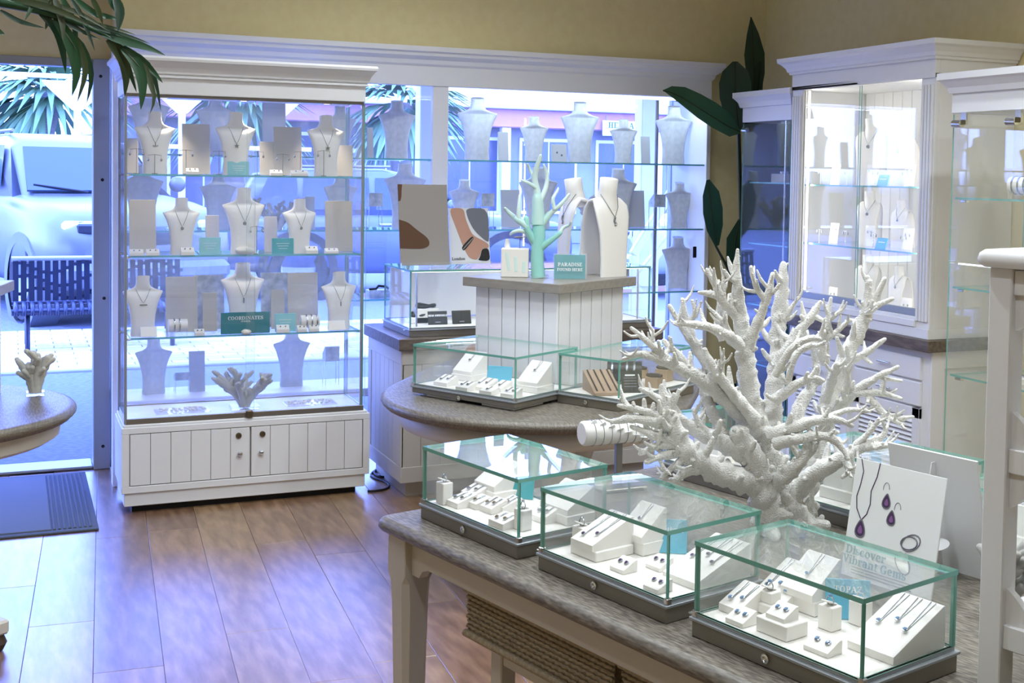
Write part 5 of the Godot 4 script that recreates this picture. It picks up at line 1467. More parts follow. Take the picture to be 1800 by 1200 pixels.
# ---------------------------------------------------------------- corner plant
func plant_corner() -> void:
	var z := -6.5
	var foot := at_z(1306, 560, z)
	var t := thing("bird_of_paradise_plant", "tall dark green plant with broad split leaves in the corner by the window", "plant", Vector3(foot.x, 0, z))
	part(t, "pot", Sh.new().lathe([Vector2(0, 0), Vector2(0.13, 0), Vector2(0.17, 0.34), Vector2(0.155, 0.34), Vector2(0.15, 0.3), Vector2(0, 0.3)], 28), "black")
	var P := func(u: float, v: float, o: float) -> Vector3:
		return at_z(u, v, z + o) - t.position
	# stems rise from the pot to each leaf
	for a in [[1300, 232, 0.0], [1297, 222, 0.02], [1324, 165, -0.05], [1258, 432, 0.05], [1292, 500, 0.06]]:
		part(t, "stem", Sh.new().tube([Vector3(0.02 * sin(a[0]), 0.3, 0.02 * cos(a[0])), P.call(1306, 520, a[2] * 0.5), P.call((1306 + a[0]) / 2.0, (a[1] + 520) / 2.0, a[2]), P.call(a[0], a[1], a[2])], [0.014, 0.012, 0.01, 0.007], 7), "stem")
	var face := Vector3(-0.35, 0.25, 0.9)
	for a in [[[[1301, 232], [1280, 222], [1252, 205], [1225, 188], [1200, 172], [1180, 163], [1166, 159]], [4, 26, 29, 27, 22, 13, 1], 0.03, Vector3(-0.2, 0.5, 0.85), "leaf_mid"],
		[[[1298, 228], [1295, 200], [1293, 170], [1292, 145], [1292, 125], [1292, 108]], [6, 24, 30, 30, 24, 5], 0.0, Vector3(-0.5, 0.1, 0.85), "leaf_dark"],
		[[[1326, 170], [1326, 130], [1324, 95], [1322, 60], [1320, 30]], [12, 20, 22, 13, 1], -0.06, Vector3(-0.1, 0.1, 1), "leaf_dark"],
		[[[1260, 432], [1254, 400], [1250, 370], [1247, 340], [1244, 316]], [5, 20, 24, 20, 4], 0.05, Vector3(0.1, 0.2, 1), "leaf_dark"],
		[[[1292, 500], [1290, 460], [1293, 420], [1300, 385]], [5, 16, 18, 2], 0.07, Vector3(-0.3, 0.2, 0.9), "leaf_dark"],
		[[[1330, 200], [1336, 160], [1338, 120], [1337, 108]], [5, 8, 8, 2], -0.06, Vector3(0.5, 0.1, 0.8), "leaf_dark"]]:
		var pts := []
		var hw := []
		for i in a[0].size():
			pts.append(P.call(a[0][i][0], a[0][i][1], a[2] + 0.01 * i))
			hw.append(a[1][i] / F * 7.0)
		var lf := part(t, "leaf", Sh.new().blade(pts, hw, a[3], 0.22), a[4])
		part(lf, "midrib", Sh.new().tube(pts, 0.005, 5), "stem")

# ---------------------------------------------------------------- palm frond over the door
func palm() -> void:
	var z := -3.1
	var t := thing("palm_plant", "arching palm frond hanging into the room above the door", "plant", at_z(-420, 60, z) * Vector3(1, 0, 1))
	var P := func(x: float, y: float, o: float) -> Vector3:
		return at_z(x / 5.4545, y / 5.4545, z + o) - t.position
	var px := 1.0 / 5.4545 / F * 3.4
	part(t, "pot", Sh.new().lathe([Vector2(0, 0), Vector2(0.17, 0), Vector2(0.21, 0.42), Vector2(0.19, 0.42), Vector2(0.18, 0.38), Vector2(0, 0.38)], 28), "cream_paint")
	part(t, "trunk", Sh.new().tube([Vector3(0, 0.36, 0), Vector3(-0.02, 1.2, 0.02), P.call(-420, -60, 0), P.call(-150, -20, 0)], [0.035, 0.028, 0.016, 0.012], 8), "stem")
	part(t, "rachis", Sh.new().tube([P.call(-160, -20, 0), P.call(0, 25, 0), P.call(300, 85, 0), P.call(700, 200, 0), P.call(1000, 330, 0.0), P.call(1180, 450, 0.0)], [0.012, 0.011, 0.009, 0.007, 0.006, 0.004], 7), "leaf_mid")
	var kinds := ["leaf_dark", "leaf_mid", "leaf_olive"]
	var i := 0
	for a in [[18, [0, 100], [150, 190], [280, 235], [430, 268]], [14, [320, 0], [290, 90], [240, 195]], [24, [505, -20], [475, 130], [435, 285]], [30, [380, 130], [520, 260], [590, 430], [630, 700]], [44, [520, 180], [640, 330], [710, 520], [735, 720], [690, 920]], [26, [600, 250], [740, 420], [800, 560], [818, 720], [740, 980]], [24, [640, 280], [780, 440], [860, 640], [872, 800], [830, 990]], [26, [590, -20], [690, 190], [745, 420]], [26, [520, -20], [590, 200], [605, 390]], [18, [670, -20], [780, 150], [850, 330], [910, 490]], [26, [720, -10], [900, 130], [1050, 165], [1180, 200]], [20, [880, -20], [950, 120], [985, 230]], [34, [1105, -20], [1150, 120], [1130, 300]], [18, [1045, -20], [1080, 60], [1120, 120]], [18, [640, 170], [1000, 255], [1150, 290], [1300, 335]], [20, [760, 220], [1080, 310], [1280, 365], [1440, 420]], [34, [960, 310], [1200, 400], [1400, 455], [1585, 532]], [36, [1030, 380], [1170, 560], [1210, 740], [1195, 925]], [20, [1120, 420], [1220, 620], [1310, 885]], [42, [1160, 440], [1310, 620], [1365, 820], [1350, 1050]], [26, [1180, 450], [1380, 650], [1455, 850], [1480, 950], [1440, 1085]], [20, [1180, 450], [1400, 600], [1490, 790], [1540, 1060]], [28, [1180, 450], [1420, 640], [1560, 795]], [26, [100, 10], [350, 40], [620, 130], [900, 260]], [26, [200, 60], [520, 150], [760, 290], [960, 380]], [22, [-100, 250], [0, 310], [45, 328]], [20, [300, -20], [560, 60], [800, 150], [1050, 300]]]:
		var pts := []
		var hw := []
		var n: int = a.size() - 1
		for k in n:
			pts.append(P.call(a[k + 1][0], a[k + 1][1], 0.03 * sin(i * 1.7) * k / n))
		var cu := Curve3D.new()
		for k in n:
			var tg: Vector3 = (pts[mini(k + 1, n - 1)] - pts[maxi(k - 1, 0)]) / 6.0
			cu.add_point(pts[k], -tg, tg)
		var dense := []
		for k in 9:
			dense.append(cu.sample_baked(cu.get_baked_length() * k / 8.0, true))
			hw.append(a[0] * 1.15 * px * [0.45, 0.8, 0.98, 1.0, 0.95, 0.82, 0.6, 0.34, 0.03][k])
		part(t, "leaflet", Sh.new().blade(dense, hw, Vector3(0.2 * sin(i), 0.25, 0.95), 0.35), kinds[i % 3])
		i += 1

# ---------------------------------------------------------------- cabinets on the right wall (fronts face -x)
func right_cabinets() -> void:
	var yaw := -PI / 2
	var o := Vector3(3.95, 0, -5.72)     # local x runs towards the viewer (+z), local +z is out of the wall (-x)
	var W := 1.15
	var D := 0.49
	var to := Transform3D(Basis(Vector3.UP, yaw), o)
	var t := thing("lit_cabinet", "large white wall cabinet with fluted posts, lit glass front and drawers below", "cabinet", o, yaw)
	# base: body, drawers, louvred doors
	part(t, "toe_kick", Sh.new().span(0.03, W - 0.03, 0, 0.09, -D, -0.06), "cream_paint")
	part(t, "base_body", Sh.new().span(0, W, 0.09, 0.845, -D, -0.02, 0.003), "white_paint")
	for k in 2:
		var a := 0.05 + k * (W - 0.05) / 2
		var b := a + (W - 0.1) / 2 - 0.025
		for y in [[0.70, 0.81], [0.575, 0.69]]:
			var dr := part(t, "drawer", Sh.new().span(a, b, y[0], y[1], -0.022, -0.004, 0.003), "white_paint")
			part(dr, "handle", Sh.new().tube([Vector3((a + b) / 2 - 0.05, (y[0] + y[1]) / 2, 0.012), Vector3((a + b) / 2 + 0.05, (y[0] + y[1]) / 2, 0.012)], 0.005, 7), "chrome")
		var ld := part(t, "louvred_door", Sh.new().span(a, a + 0.05, 0.12, 0.565, -0.022, -0.004, 0.002).span(b - 0.05, b, 0.12, 0.565, -0.022, -0.004, 0.002).span(a, b, 0.515, 0.565, -0.022, -0.004, 0.002).span(a, b, 0.12, 0.17, -0.022, -0.004, 0.002), "white_paint")
		for i in 15:
			part(ld, "louvre", Sh.new().box(Vector3((a + b) / 2, 0.185 + i * 0.0225, -0.013), Vector3(b - a - 0.1, 0.004, 0.026), Basis(Vector3.RIGHT, 0.7)), "white_paint")
		part(ld, "knob", Sh.new().ball(Vector3(a + 0.025, 0.53, 0.006), Vector3(0.008, 0.012, 0.01), 10), "dark_brown")
	# panelled end towards the shop floor
	var ep := part(t, "end_panel", Sh.new().span(W, W + 0.012, 0.09, 0.845, -D, -0.40, 0.002).span(W, W + 0.012, 0.09, 0.845, -0.1, -0.02, 0.002).span(W, W + 0.012, 0.76, 0.845, -0.40, -0.1, 0.002).span(W, W + 0.012, 0.09, 0.18, -0.40, -0.1, 0.002), "white_paint")
	part(t, "worktop", Sh.new().span(-0.03, W + 0.04, 0.845, 0.90, -D, 0.03, 0.003), "counter_wood")
	# upper part
	part(t, "sill", Sh.new().span(0.0, W, 0.90, 0.95, -D, 0.0, 0.002).span(0.09, W - 0.09, 0.95, 0.985, -0.03, 0.006, 0.003).span(0.09, W - 0.09, 0.985, 1.0, -0.03, -0.006, 0.002), "white_paint")
	for x in [0.0, W - 0.1]:
		var pl := part(t, "pilaster", Sh.new().span(x, x + 0.1, 0.95, 2.13, -0.03, -0.006, 0.002), "white_paint")
		for i in 4:
			part(pl, "flute", Sh.new().span(x + 0.010 + i * 0.0215, x + 0.0255 + i * 0.0215, 0.98, 2.10, -0.008, 0.005, 0.004), "white_paint")
	part(t, "end_board", Sh.new().span(0, 0.02, 0.95, 2.13, -D, -0.03, 0.001), "white_paint")
	part(t, "end_board", Sh.new().span(W - 0.02, W, 0.95, 2.13, -D, -0.03, 0.001), "white_paint")
	part(t, "top_board", Sh.new().span(0, W, 2.13, 2.15, -D, -0.0), "white_paint")
	part(t, "header", Sh.new().span(0, W, 2.13, 2.235, -0.03, 0.0, 0.002).span(0, 0.02, 2.15, 2.235, -D, -0.03).span(W - 0.02, W, 2.15, 2.235, -D, -0.03), "white_paint")
	part(t, "crown", Sh.new().cornice(0, W, 0.0, -D, [Vector2(0, 2.215), Vector2(0.012, 2.217), Vector2(0.012, 2.228), Vector2(0.02, 2.232), Vector2(0.026, 2.25), Vector2(0.045, 2.272), Vector2(0.06, 2.282), Vector2(0.062, 2.305), Vector2(0.0, 2.312)]), "white_paint")
	for i in 14:
		var w := (W - 0.06) / 14
		part(t, "back_board", Sh.new().span(0.03 + i * w + 0.0012, 0.03 + (i + 1) * w - 0.0012, 0.95, 2.13, -D, -D + 0.012, 0.003), "white_paint")
	part(t, "door_track", Sh.new().span(0.1, W - 0.1, 1.0, 1.035, -0.035, -0.012, 0.002), "aluminium")
	pane(t, "glass_door", Vector3(0.1 + 0.245, 1.58, -0.018), Vector3(0.49, 1.09, 0.005))
	pane(t, "glass_door", Vector3(W - 0.1 - 0.245, 1.58, -0.027), Vector3(0.49, 1.09, 0.005))
	part(t, "door_lock", Sh.new().tube([Vector3(W * 0.54, 1.012, -0.012), Vector3(W * 0.54, 1.012, 0.012)], 0.01, 12).tube([Vector3(W * 0.52, 1.012, -0.002), Vector3(W * 0.56, 1.012, -0.002)], 0.005, 8), "chrome")
	for y in [1.618, 1.30]:
		pane(t, "glass_shelf", Vector3(W / 2, y - 0.004, -0.25), Vector3(W - 0.06, 0.008, 0.4), "glass", "glass_edge")
	part(t, "led_strip", Sh.new().span(0.105, 0.115, 1.04, 2.125, -0.044, -0.036), "led")
	part(t, "led_strip", Sh.new().span(W - 0.115, W - 0.105, 1.04, 2.125, -0.044, -0.036), "led")
	for x in [0.13, W - 0.13]:
		var al := AreaLight3D.new()
		al.name = "led_light"
		al.area_size = Vector2(0.014, 1.08)
		al.light_energy = 0.26
		al.light_color = Color(1.0, 0.985, 0.93)
		al.area_range = 5.0
		al.shadow_enabled = true
		t.add_child(al)
		al.position = Vector3(x, 1.58, -0.042)
		al.rotation.y = (-1.0 if x < 0.5 else 1.0) * 0.9
	# what it shows: arched busts, cards, small blocks
	var rows := [1.618, 1.30, 0.95]
	var names := ["top shelf", "middle shelf", "bottom"]
	for r in 3:
		for k in 3:
			var x: float = [0.36, 0.62, 0.93][k]
			var h: float = [0.36, 0.29, 0.30][r] * (1.0 if k != 1 else 0.86)
			var where := "on lit cabinet's %s, %s" % [names[r], ["by its lit strip", "middle one", "by the tower side"][k]]
			var p := to * Vector3(x, rows[r], -0.27)
			single("arched_bust", "white arched necklace bust %s" % where, "bust", proto["arch"], "leather_white", p, yaw + [0.5, 0.1, 0.35][k], "arched busts in the lit cabinet", h)
			var n := thing("pendant_necklace", "silver drop necklace on the arched bust %s" % where, "necklace", p, yaw + [0.5, 0.1, 0.35][k], "necklaces in the lit cabinet")
			n.scale = Vector3.ONE * h
			part(n, "chain", Sh.new().tube([Vector3(-0.11, 0.83, 0.04), Vector3(-0.06, 0.70, 0.115), Vector3(0, 0.60, 0.142), Vector3(0.06, 0.70, 0.115), Vector3(0.11, 0.83, 0.04)], 0.004, 4), "silver")
			part(n, "pendant", pendant("disc", 0.03), "silver", Vector3(0, 0.57, 0.146))
		for k in 3:
			var x: float = [0.2, 0.5, 0.80][k]
			var c := thing("jewellery_card", "white upright card on lit cabinet's %s, %s" % [names[r], ["by the lit strip", "between the first busts", "between the last busts"][k]], "card stand", to * Vector3(x, rows[r], -0.16), yaw, "white cards in the lit cabinet")
			part(c, "board", Sh.new().box(Vector3(0, 0.055, 0), Vector3(0.075, 0.11, 0.006), Basis(Vector3.RIGHT, -0.12), 0.001), "leather_white")
			part(c, "earring", Sh.new().ball(Vector3(-0.015, 0.075, 0.003), Vector3(0.004, 0.008, 0.003), 8).ball(Vector3(0.015, 0.075, 0.003), Vector3(0.004, 0.008, 0.003), 8), "silver")
		var sg := sign_block(to * Vector3(0.70 if r != 2 else 0.42, rows[r], -0.07), 0.08, 0.058, 0.005, yaw, "sky_card", [], "light blue card on the %s of the lit wall cabinet" % names[r], 0.3)
		part(sg, "printed_line", Sh.new().box(Basis(Vector3.RIGHT, -0.3) * Vector3(0, 0.035, 0.003), Vector3(0.05, 0.004, 0.0006), Basis(Vector3.RIGHT, -0.3)), "print_white")
		for k in 4:
			var x: float = 0.16 + 0.23 * k
			var e := thing("earring_stand", "thin T-shaped earring stand on lit cabinet's %s, %s" % [names[r], ["first from the strip", "second from the strip", "third from the strip", "by the tower side"][k]], "stand", to * Vector3(x, rows[r], -0.09), yaw, "T-shaped stands in the lit cabinet")
			part(e, "post", Sh.new().tube([Vector3(0, 0, 0), Vector3(0, 0.075, 0)], 0.0015, 5).tube([Vector3(-0.02, 0.075, 0), Vector3(0.02, 0.075, 0)], 0.0013, 5), "chrome")
			part(e, "earring", Sh.new().ball(Vector3(-0.02, 0.064, 0), Vector3(0.004, 0.009, 0.003), 8).ball(Vector3(0.02, 0.064, 0), Vector3(0.004, 0.009, 0.003), 8), "silver")
	# narrow dark cabinet between the plant and the big one
	var W2 := 0.5
	var o2 := Vector3(3.985, 0, -6.27)
	var to2 := Transform3D(Basis(Vector3.UP, yaw), o2)
	var n := thing("narrow_cabinet", "narrow white-topped glass cabinet with a dark inside next to the plant", "cabinet", o2, yaw)
	part(n, "crown", Sh.new().cornice(0.0, W2, 0.0, -0.46, [Vector2(0, 2.06), Vector2(0.012, 2.062), Vector2(0.02, 2.09), Vector2(0.035, 2.11), Vector2(0.045, 2.12), Vector2(0.045, 2.15), Vector2(0.0, 2.155)]), "white_paint")
	part(n, "header", Sh.new().span(0, W2, 1.975, 2.07, -0.46, 0.0, 0.002), "white_paint")
	part(n, "base", Sh.new().span(0, W2, 0, 0.16, -0.46, 0.0, 0.003), "white_paint")
	part(n, "back_board", Sh.new().span(0.0, W2, 0.16, 1.975, -0.46, -0.45), "black")
	part(n, "side_board", Sh.new().span(0.0, 0.012, 0.16, 1.975, -0.45, -0.01), "black")
	pane(n, "glass_door", Vector3(W2 / 2, 1.067, -0.004), Vector3(W2 - 0.01, 1.80, 0.005))
	pane(n, "glass_side", Vector3(W2 - 0.004, 1.067, -0.23), Vector3(0.005, 1.80, 0.43))
	part(n, "hinge", Sh.new().tube([Vector3(0.03, 1.93, 0.012), Vector3(0.075, 1.93, 0.012)], 0.014, 12), "chrome")
	part(n, "corner_rod", Sh.new().tube([Vector3(W2 - 0.09, 0.16, -0.03), Vector3(W2 - 0.09, 1.975, -0.03)], 0.006, 8), "chrome")
	for y in [1.62, 1.26, 0.9, 0.55]:
		pane(n, "glass_shelf", Vector3(W2 / 2, y, -0.24), Vector3(W2 - 0.03, 0.008, 0.38), "glass", "shelf_edge")
	for k in 4:
		var q := thing("bracelet_block", "grey block with a silver bangle in the narrow dark cabinet", "display block", to2 * Vector3(0.16 + 0.19 * (k % 2), [1.624, 1.264, 0.904, 0.554][k], -0.2), yaw, "blocks in the narrow cabinet")
		part(q, "block", Sh.new().span(-0.07, 0.07, 0, 0.05, -0.05, 0.05, 0.002), "card_grey")
		part(q, "bangle", Sh.new().lathe([Vector2(0.03, 0.05), Vector2(0.036, 0.05), Vector2(0.036, 0.065), Vector2(0.03, 0.065)], 20), "silver")
	# glass tower nearer the viewer
	var o3 := Vector3(3.6, 0, -4.06)
	var to3 := Transform3D(Basis(Vector3.UP, yaw), o3)
	var W3 := 0.62
	var w := thing("glass_tower", "tall glass tower with white moulded top and chrome hinges", "display case", o3, yaw)
	part(w, "crown", Sh.new().cornice(0, W3, 0, -0.42, [Vector2(0, 2.01), Vector2(0.01, 2.012), Vector2(0.016, 2.035), Vector2(0.035, 2.06), Vector2(0.045, 2.068), Vector2(0.045, 2.095), Vector2(0, 2.1)]), "white_paint")
	part(w, "header", Sh.new().span(0, W3, 1.93, 2.02, -0.42, 0, 0.002), "white_paint")
	part(w, "base", Sh.new().span(0, W3, 0, 0.30, -0.42, 0, 0.003), "white_paint")
	pane(w, "glass_door", Vector3(W3 / 2, 1.115, -0.004), Vector3(W3 - 0.02, 1.62, 0.006))
	for x in [0.004, W3 - 0.004]:
		pane(w, "glass_side", Vector3(x, 1.115, -0.21), Vector3(0.006, 1.62, 0.40))
	pane(w, "glass_back", Vector3(W3 / 2, 1.115, -0.416), Vector3(W3 - 0.02, 1.62, 0.006))
	for x in [0.03, 0.33]:
		part(w, "hinge", Sh.new().tube([Vector3(x, 1.885, 0.014), Vector3(x + 0.05, 1.885, 0.014)], 0.016, 12).box(Vector3(x + 0.05, 1.905, 0.004), Vector3(0.03, 0.05, 0.01)), "chrome")
	part(w, "led_strip", Sh.new().span(0.02, W3 - 0.02, 1.30, 1.306, -0.05, -0.042), "led_cool")
	var ys := []
	for v in [[1684, 347], [1682, 504], [1680, 659]]:
		var y := at_x(v[0], v[1], 3.62).y
		ys.append(y)
		pane(w, "glass_shelf", Vector3(W3 / 2, y - 0.004, -0.21), Vector3(W3 - 0.03, 0.008, 0.38), "glass", "glass_edge")
		part(w, "shelf_clip", Sh.new().box(Vector3(0.06, y - 0.014, -0.03), Vector3(0.035, 0.01, 0.02), Basis(), 0.002), "chrome")
	single("arched_bust", "white arched necklace bust on the upper shelf of the glass tower", "bust", proto["arch"], "leather_white", to3 * Vector3(0.50, ys[0], -0.24), yaw + 0.6, "", 0.33)
	var br := thing("bracelet_roll", "white bracelet roll with silver bangles on the upper shelf of the glass tower", "bracelet stand", to3 * Vector3(0.30, ys[0], -0.1), yaw + 0.3)
	part(br, "roll", Sh.new().tube([Vector3(-0.045, 0.055, 0), Vector3(0.045, 0.055, 0)], 0.034, 18), "leather_white")
	for i in 3:
		part(br, "bangle", Sh.new().lathe([Vector2(0.0345, -0.003), Vector2(0.038, -0.003), Vector2(0.038, 0.003), Vector2(0.0345, 0.003)], 20, Transform3D(Basis(Vector3.BACK, PI / 2), Vector3(-0.025 + i * 0.025, 0.055, 0))), "silver")
	part(br, "stand", Sh.new().span(-0.045, -0.04, 0, 0.055, -0.025, 0.025).span(0.04, 0.045, 0, 0.055, -0.025, 0.025), "acrylic")
	for k in 2:
		var e := thing("earring_stand", "thin T-shaped earring stand on the middle shelf of the glass tower", "stand", to3 * Vector3(0.22 + 0.09 * k, ys[1], -0.1), yaw, "T-shaped stands in the glass tower")
		part(e, "post", Sh.new().tube([Vector3(0, 0, 0), Vector3(0, 0.1, 0)], 0.0016, 5).tube([Vector3(-0.03, 0.1, 0), Vector3(0.03, 0.1, 0)], 0.0014, 5), "chrome")
		part(e, "earring", Sh.new().ball(Vector3(-0.03, 0.086, 0), Vector3(0.005, 0.01, 0.003), 8).ball(Vector3(0.03, 0.086, 0), Vector3(0.005, 0.01, 0.003), 8), "silver")
	single("silver_bauble", "round silver bauble on the middle shelf of the glass tower", "bauble", Sh.new().ball(Vector3(0, 0.05, 0), Vector3(0.05, 0.05, 0.05), 20), "silver", to3 * Vector3(0.40, ys[1], -0.14), 0.0)
	var cb := thing("ring_tray", "white ring tray with silver rings on the lower shelf of the glass tower", "tray", to3 * Vector3(0.27, ys[2], -0.12), yaw + 0.2)
	part(cb, "tray", Sh.new().span(-0.07, 0.07, 0, 0.025, -0.05, 0.05, 0.002), "leather_white")
	part(cb, "ring", Sh.new().lathe([Vector2(0.012, -0.002), Vector2(0.015, -0.002), Vector2(0.015, 0.002), Vector2(0.012, 0.002)], 18, Transform3D(Basis(Vector3.RIGHT, PI / 2), Vector3(-0.02, 0.04, 0))).tube([Vector3(-0.01, 0.05, 0), Vector3(0.05, 0.03, 0.0)], 0.004, 6), "silver")

# ---------------------------------------------------------------- the weathered table in front
var P0: Vector3
var TY := deg_to_rad(-75.83)
func on_table(s: float, y: float, d: float) -> Vector3:
	return P0 + Basis(Vector3.UP, TY) * Vector3(s, 0, -d) + Vector3(0, y - 0.76, 0)
func behind_coral() -> void:
	P0 = at_y(655, 905, 0.76)
	var rear := []
	# second row of cases along the far edge of the table, turned to the other side
	for a in [[0.10, "glass counter case on the far edge of the front table, left of the coral trunk"], [0.59, "glass counter case on the far edge of the front table, behind the coral trunk"], [1.08, "glass counter case on the far edge of the front table, behind the easel boards"]]:
		rear.append(counter_case(on_table(a[0] + 0.42, 0.76, 1.20), TY + PI, 0.42, 0.27, 0.185, a[1]))
	var k := 0
	for a in [[0.2, 1.06], [0.36, 1.08], [0.7, 1.05], [0.86, 1.1], [1.2, 1.06], [1.36, 1.08]]:
		var where := "in the far case %s, %s" % [["beside the coral trunk", "behind the coral trunk", "behind the easels"][k / 2], ["window end", "shelf rack end"][k % 2]]
		hold = rear[k / 2]
		hold_size = Vector2(0.42, 0.27)
		plain_block(on_table(a[0], 0.804, a[1]), TY, Vector3(0.11, 0.03, 0.12), where)
		ramp(on_table(a[0], 0.834, a[1]), TY + PI, 0.1, 0.1, 0.07, 2, "silver", "raised " + where)
		k += 1
	hold = null
	# bracelet bar
	var a := at_y(1022, 762, 0.925)
	var b := at_y(1152, 752, 0.925)
	var mid := (a + b) / 2
	var d := b - a
	var t := thing("bracelet_bar", "white T-shaped bracelet bar hung with tagged bracelets on the front table", "bracelet stand", Vector3(mid.x, 0.76, mid.z), atan2(-d.z, d.x))
	var l := d.length() / 2
	part(t, "bar", Sh.new().tube([Vector3(-l, 0.165, 0), Vector3(-l + 0.006, 0.165, 0), Vector3(l - 0.006, 0.165, 0), Vector3(l, 0.165, 0)], [0.030, 0.035, 0.035, 0.030], 22), "linen")
	part(t, "post", Sh.new().span(-0.010, 0.010, 0.012, 0.14, -0.008, 0.008, 0.002), "steel")
	part(t, "foot", Sh.new().span(-0.07, 0.07, 0, 0.012, -0.05, 0.05, 0.003), "steel")
	for i in 8:
		var x := -l + 0.03 + i * (2 * l - 0.06) / 7.0
		var g := thing("tagged_bracelet", "thin silver bracelet with a paper tag on the white bracelet bar", "bracelet", t.position, t.rotation.y, "tagged bracelets on the bar")
		part(g, "chain", Sh.new().lathe([Vector2(0.0355, -0.001), Vector2(0.037, 0), Vector2(0.0355, 0.001)], 22, Transform3D(Basis(Vector3.BACK, PI / 2), Vector3(x, 0.165, 0))), "silver")
		part(g, "tag", Sh.new().box(Vector3(x, 0.165 + 0.0365 * cos(0.5 + i * 0.25), 0.0375 * sin(0.5 + i * 0.25)), Vector3(0.018, 0.012, 0.001), Basis(Vector3.RIGHT, -PI / 2 + 0.5 + i * 0.25 + 1.2) * Basis(Vector3.BACK, 0.6)), "print_white")

func front_table() -> void:
	var t := thing("weathered_table", "long weathered grey wood table with cream legs carrying the three glass cases", "table", Vector3(P0.x, 0, P0.z), TY)
	var L := 2.25
	var D := 1.28
	part(t, "top", round_slab(0, L, -D, 0, [Vector2(0.022, 0.722), Vector2(0.008, 0.726), Vector2(0.0, 0.736), Vector2(0.001, 0.746), Vector2(0.008, 0.756), Vector2(0.02, 0.76)], 0.04), M["weathered_wood"].duplicate())
	(t.get_node("top") as MeshInstance3D).material_override.uv1_scale = Vector3(0.55, 3.2, 3.2)
	# apron boards with a stepped bracket at each leg
	var bracket := PackedVector2Array([Vector2(0.09, 0.722), Vector2(L - 0.09, 0.722), Vector2(L - 0.09, 0.625), Vector2(L - 0.15, 0.625), Vector2(L - 0.165, 0.645), Vector2(L - 0.19, 0.655), Vector2(0.19, 0.655), Vector2(0.165, 0.645), Vector2(0.15, 0.625), Vector2(0.09, 0.625)])
	part(t, "apron", Sh.new().prism(bracket, -0.075, -0.05), "cream_paint")
	part(t, "apron", Sh.new().prism(bracket, -D + 0.05, -D + 0.075), "cream_paint")
	part(t, "apron", Sh.new().span(0.05, 0.075, 0.64, 0.722, -D + 0.09, -0.09, 0.002), "cream_paint")
	part(t, "apron", Sh.new().span(L - 0.075, L - 0.05, 0.64, 0.722, -D + 0.09, -0.09, 0.002), "cream_paint")
	for x in [0.03, L - 0.115]:
		for z in [-0.03, -D + 0.115]:
			var c := Vector3(x + 0.042, 0, z - 0.042)
			var rings := []
			for p in [[0.0, 0.030, 0.010], [0.3, 0.034, 0.012], [0.54, 0.040, 0.016], [0.60, 0.042, 0.014], [0.62, 0.0425, 0.002], [0.722, 0.0425, 0.002]]:
				var q := PackedVector3Array()
				for k in 4:
					var w := PI / 2 * k
					for e in [[p[1], -(p[1] - p[2])], [p[1], p[1] - p[2]]]:
						q.append(c + Vector3(cos(w) * e[0] - sin(w) * e[1], p[0], sin(w) * e[0] + cos(w) * e[1]))
				rings.append(q)
			part(t, "leg", Sh.new().loft(rings, true, -1), "cream_paint")
	# white rack under the table with baskets
	var r := thing("under_table_rack", "cream rack with rails standing under the weathered table", "rack", Vector3(P0.x, 0, P0.z), TY)
	for x in [0.34, 1.9]:
		for z in [-0.14, -0.9]:
			part(r, "post", Sh.new().span(x, x + 0.045, 0, 0.519, z - 0.045, z, 0.003), "cream_paint")
	for y in [0.455, 0.08]:
		for z in [-0.145, -0.89]:
			part(r, "rail", Sh.new().span(0.385, 1.9, y, y + 0.065, z - 0.03, z, 0.003), "cream_paint")
		part(r, "shelf", Sh.new().span(0.36, 1.93, y + 0.045, y + 0.064, -0.89, -0.175), "cream_paint")
	for a in [[0.30, 0.86, "woven rattan basket under the table, next to the cream leg"], [0.875, 1.40, "woven rattan basket under the table, middle one"], [1.415, 1.90, "woven rattan basket under the table, farther from the leg"]]:
		var b := thing("rattan_basket", a[2], "basket", on_table(a[0], 0.0, 0.09), TY)
		var w: float = a[1] - a[0]
		var y0 := 0.521
		part(b, "shell", Sh.new().span(0.006, w - 0.006, y0, y0 + 0.012, -0.6, -0.006).span(0.006, w - 0.006, y0, 0.632, -0.018, -0.006).span(0.006, w - 0.006, y0, 0.632, -0.6, -0.588).span(0.006, 0.018, y0, 0.632, -0.6, -0.006).span(w - 0.018, w - 0.006, y0, 0.632, -0.6, -0.006), "rattan")
		# woven strands on the two faces that show
		var st := Sh.new()
		var nx := int(w / 0.012)
		for j in 9:
			var y := y0 + 0.010 + j * 0.012
			var pts := []
			for i in nx + 1:
				pts.append(Vector3(0.006 + i * (w - 0.012) / nx, y, -0.004 + 0.0025 * (1 if (i + j) % 2 else -1)))
			st.tube(pts, 0.0042, 5)
			pts = []
			for i in 40:
				pts.append(Vector3(0.004 - 0.0025 * (1 if (i + j) % 2 else -1), y, -0.006 - i * 0.015))
			st.tube(pts, 0.0042, 5)
		var wv := part(b, "weave", st, "rattan")
		wv.set_meta("kind", "stuff")
		part(b, "rim", Sh.new().tube([Vector3(0, 0.634, 0), Vector3(w, 0.634, 0), Vector3(w, 0.634, -0.6), Vector3(0, 0.634, -0.6), Vector3(0, 0.634, 0)], 0.008, 7), "rattan")
		part(b, "base_band", Sh.new().tube([Vector3(0, y0 + 0.004, 0), Vector3(w, y0 + 0.004, 0), Vector3(w, y0 + 0.004, -0.6)], 0.009, 7), "rattan")
	var cr := thing("wooden_crate", "wooden crate with metal mesh on the lower shelf under the table", "crate", on_table(0.42, 0.145, 0.185), TY)
	for z in [0.0, -0.5]:
		part(cr, "side", Sh.new().span(0, 0.8, 0.0, 0.24, z - 0.016, z, 0.003), "tan_leather")
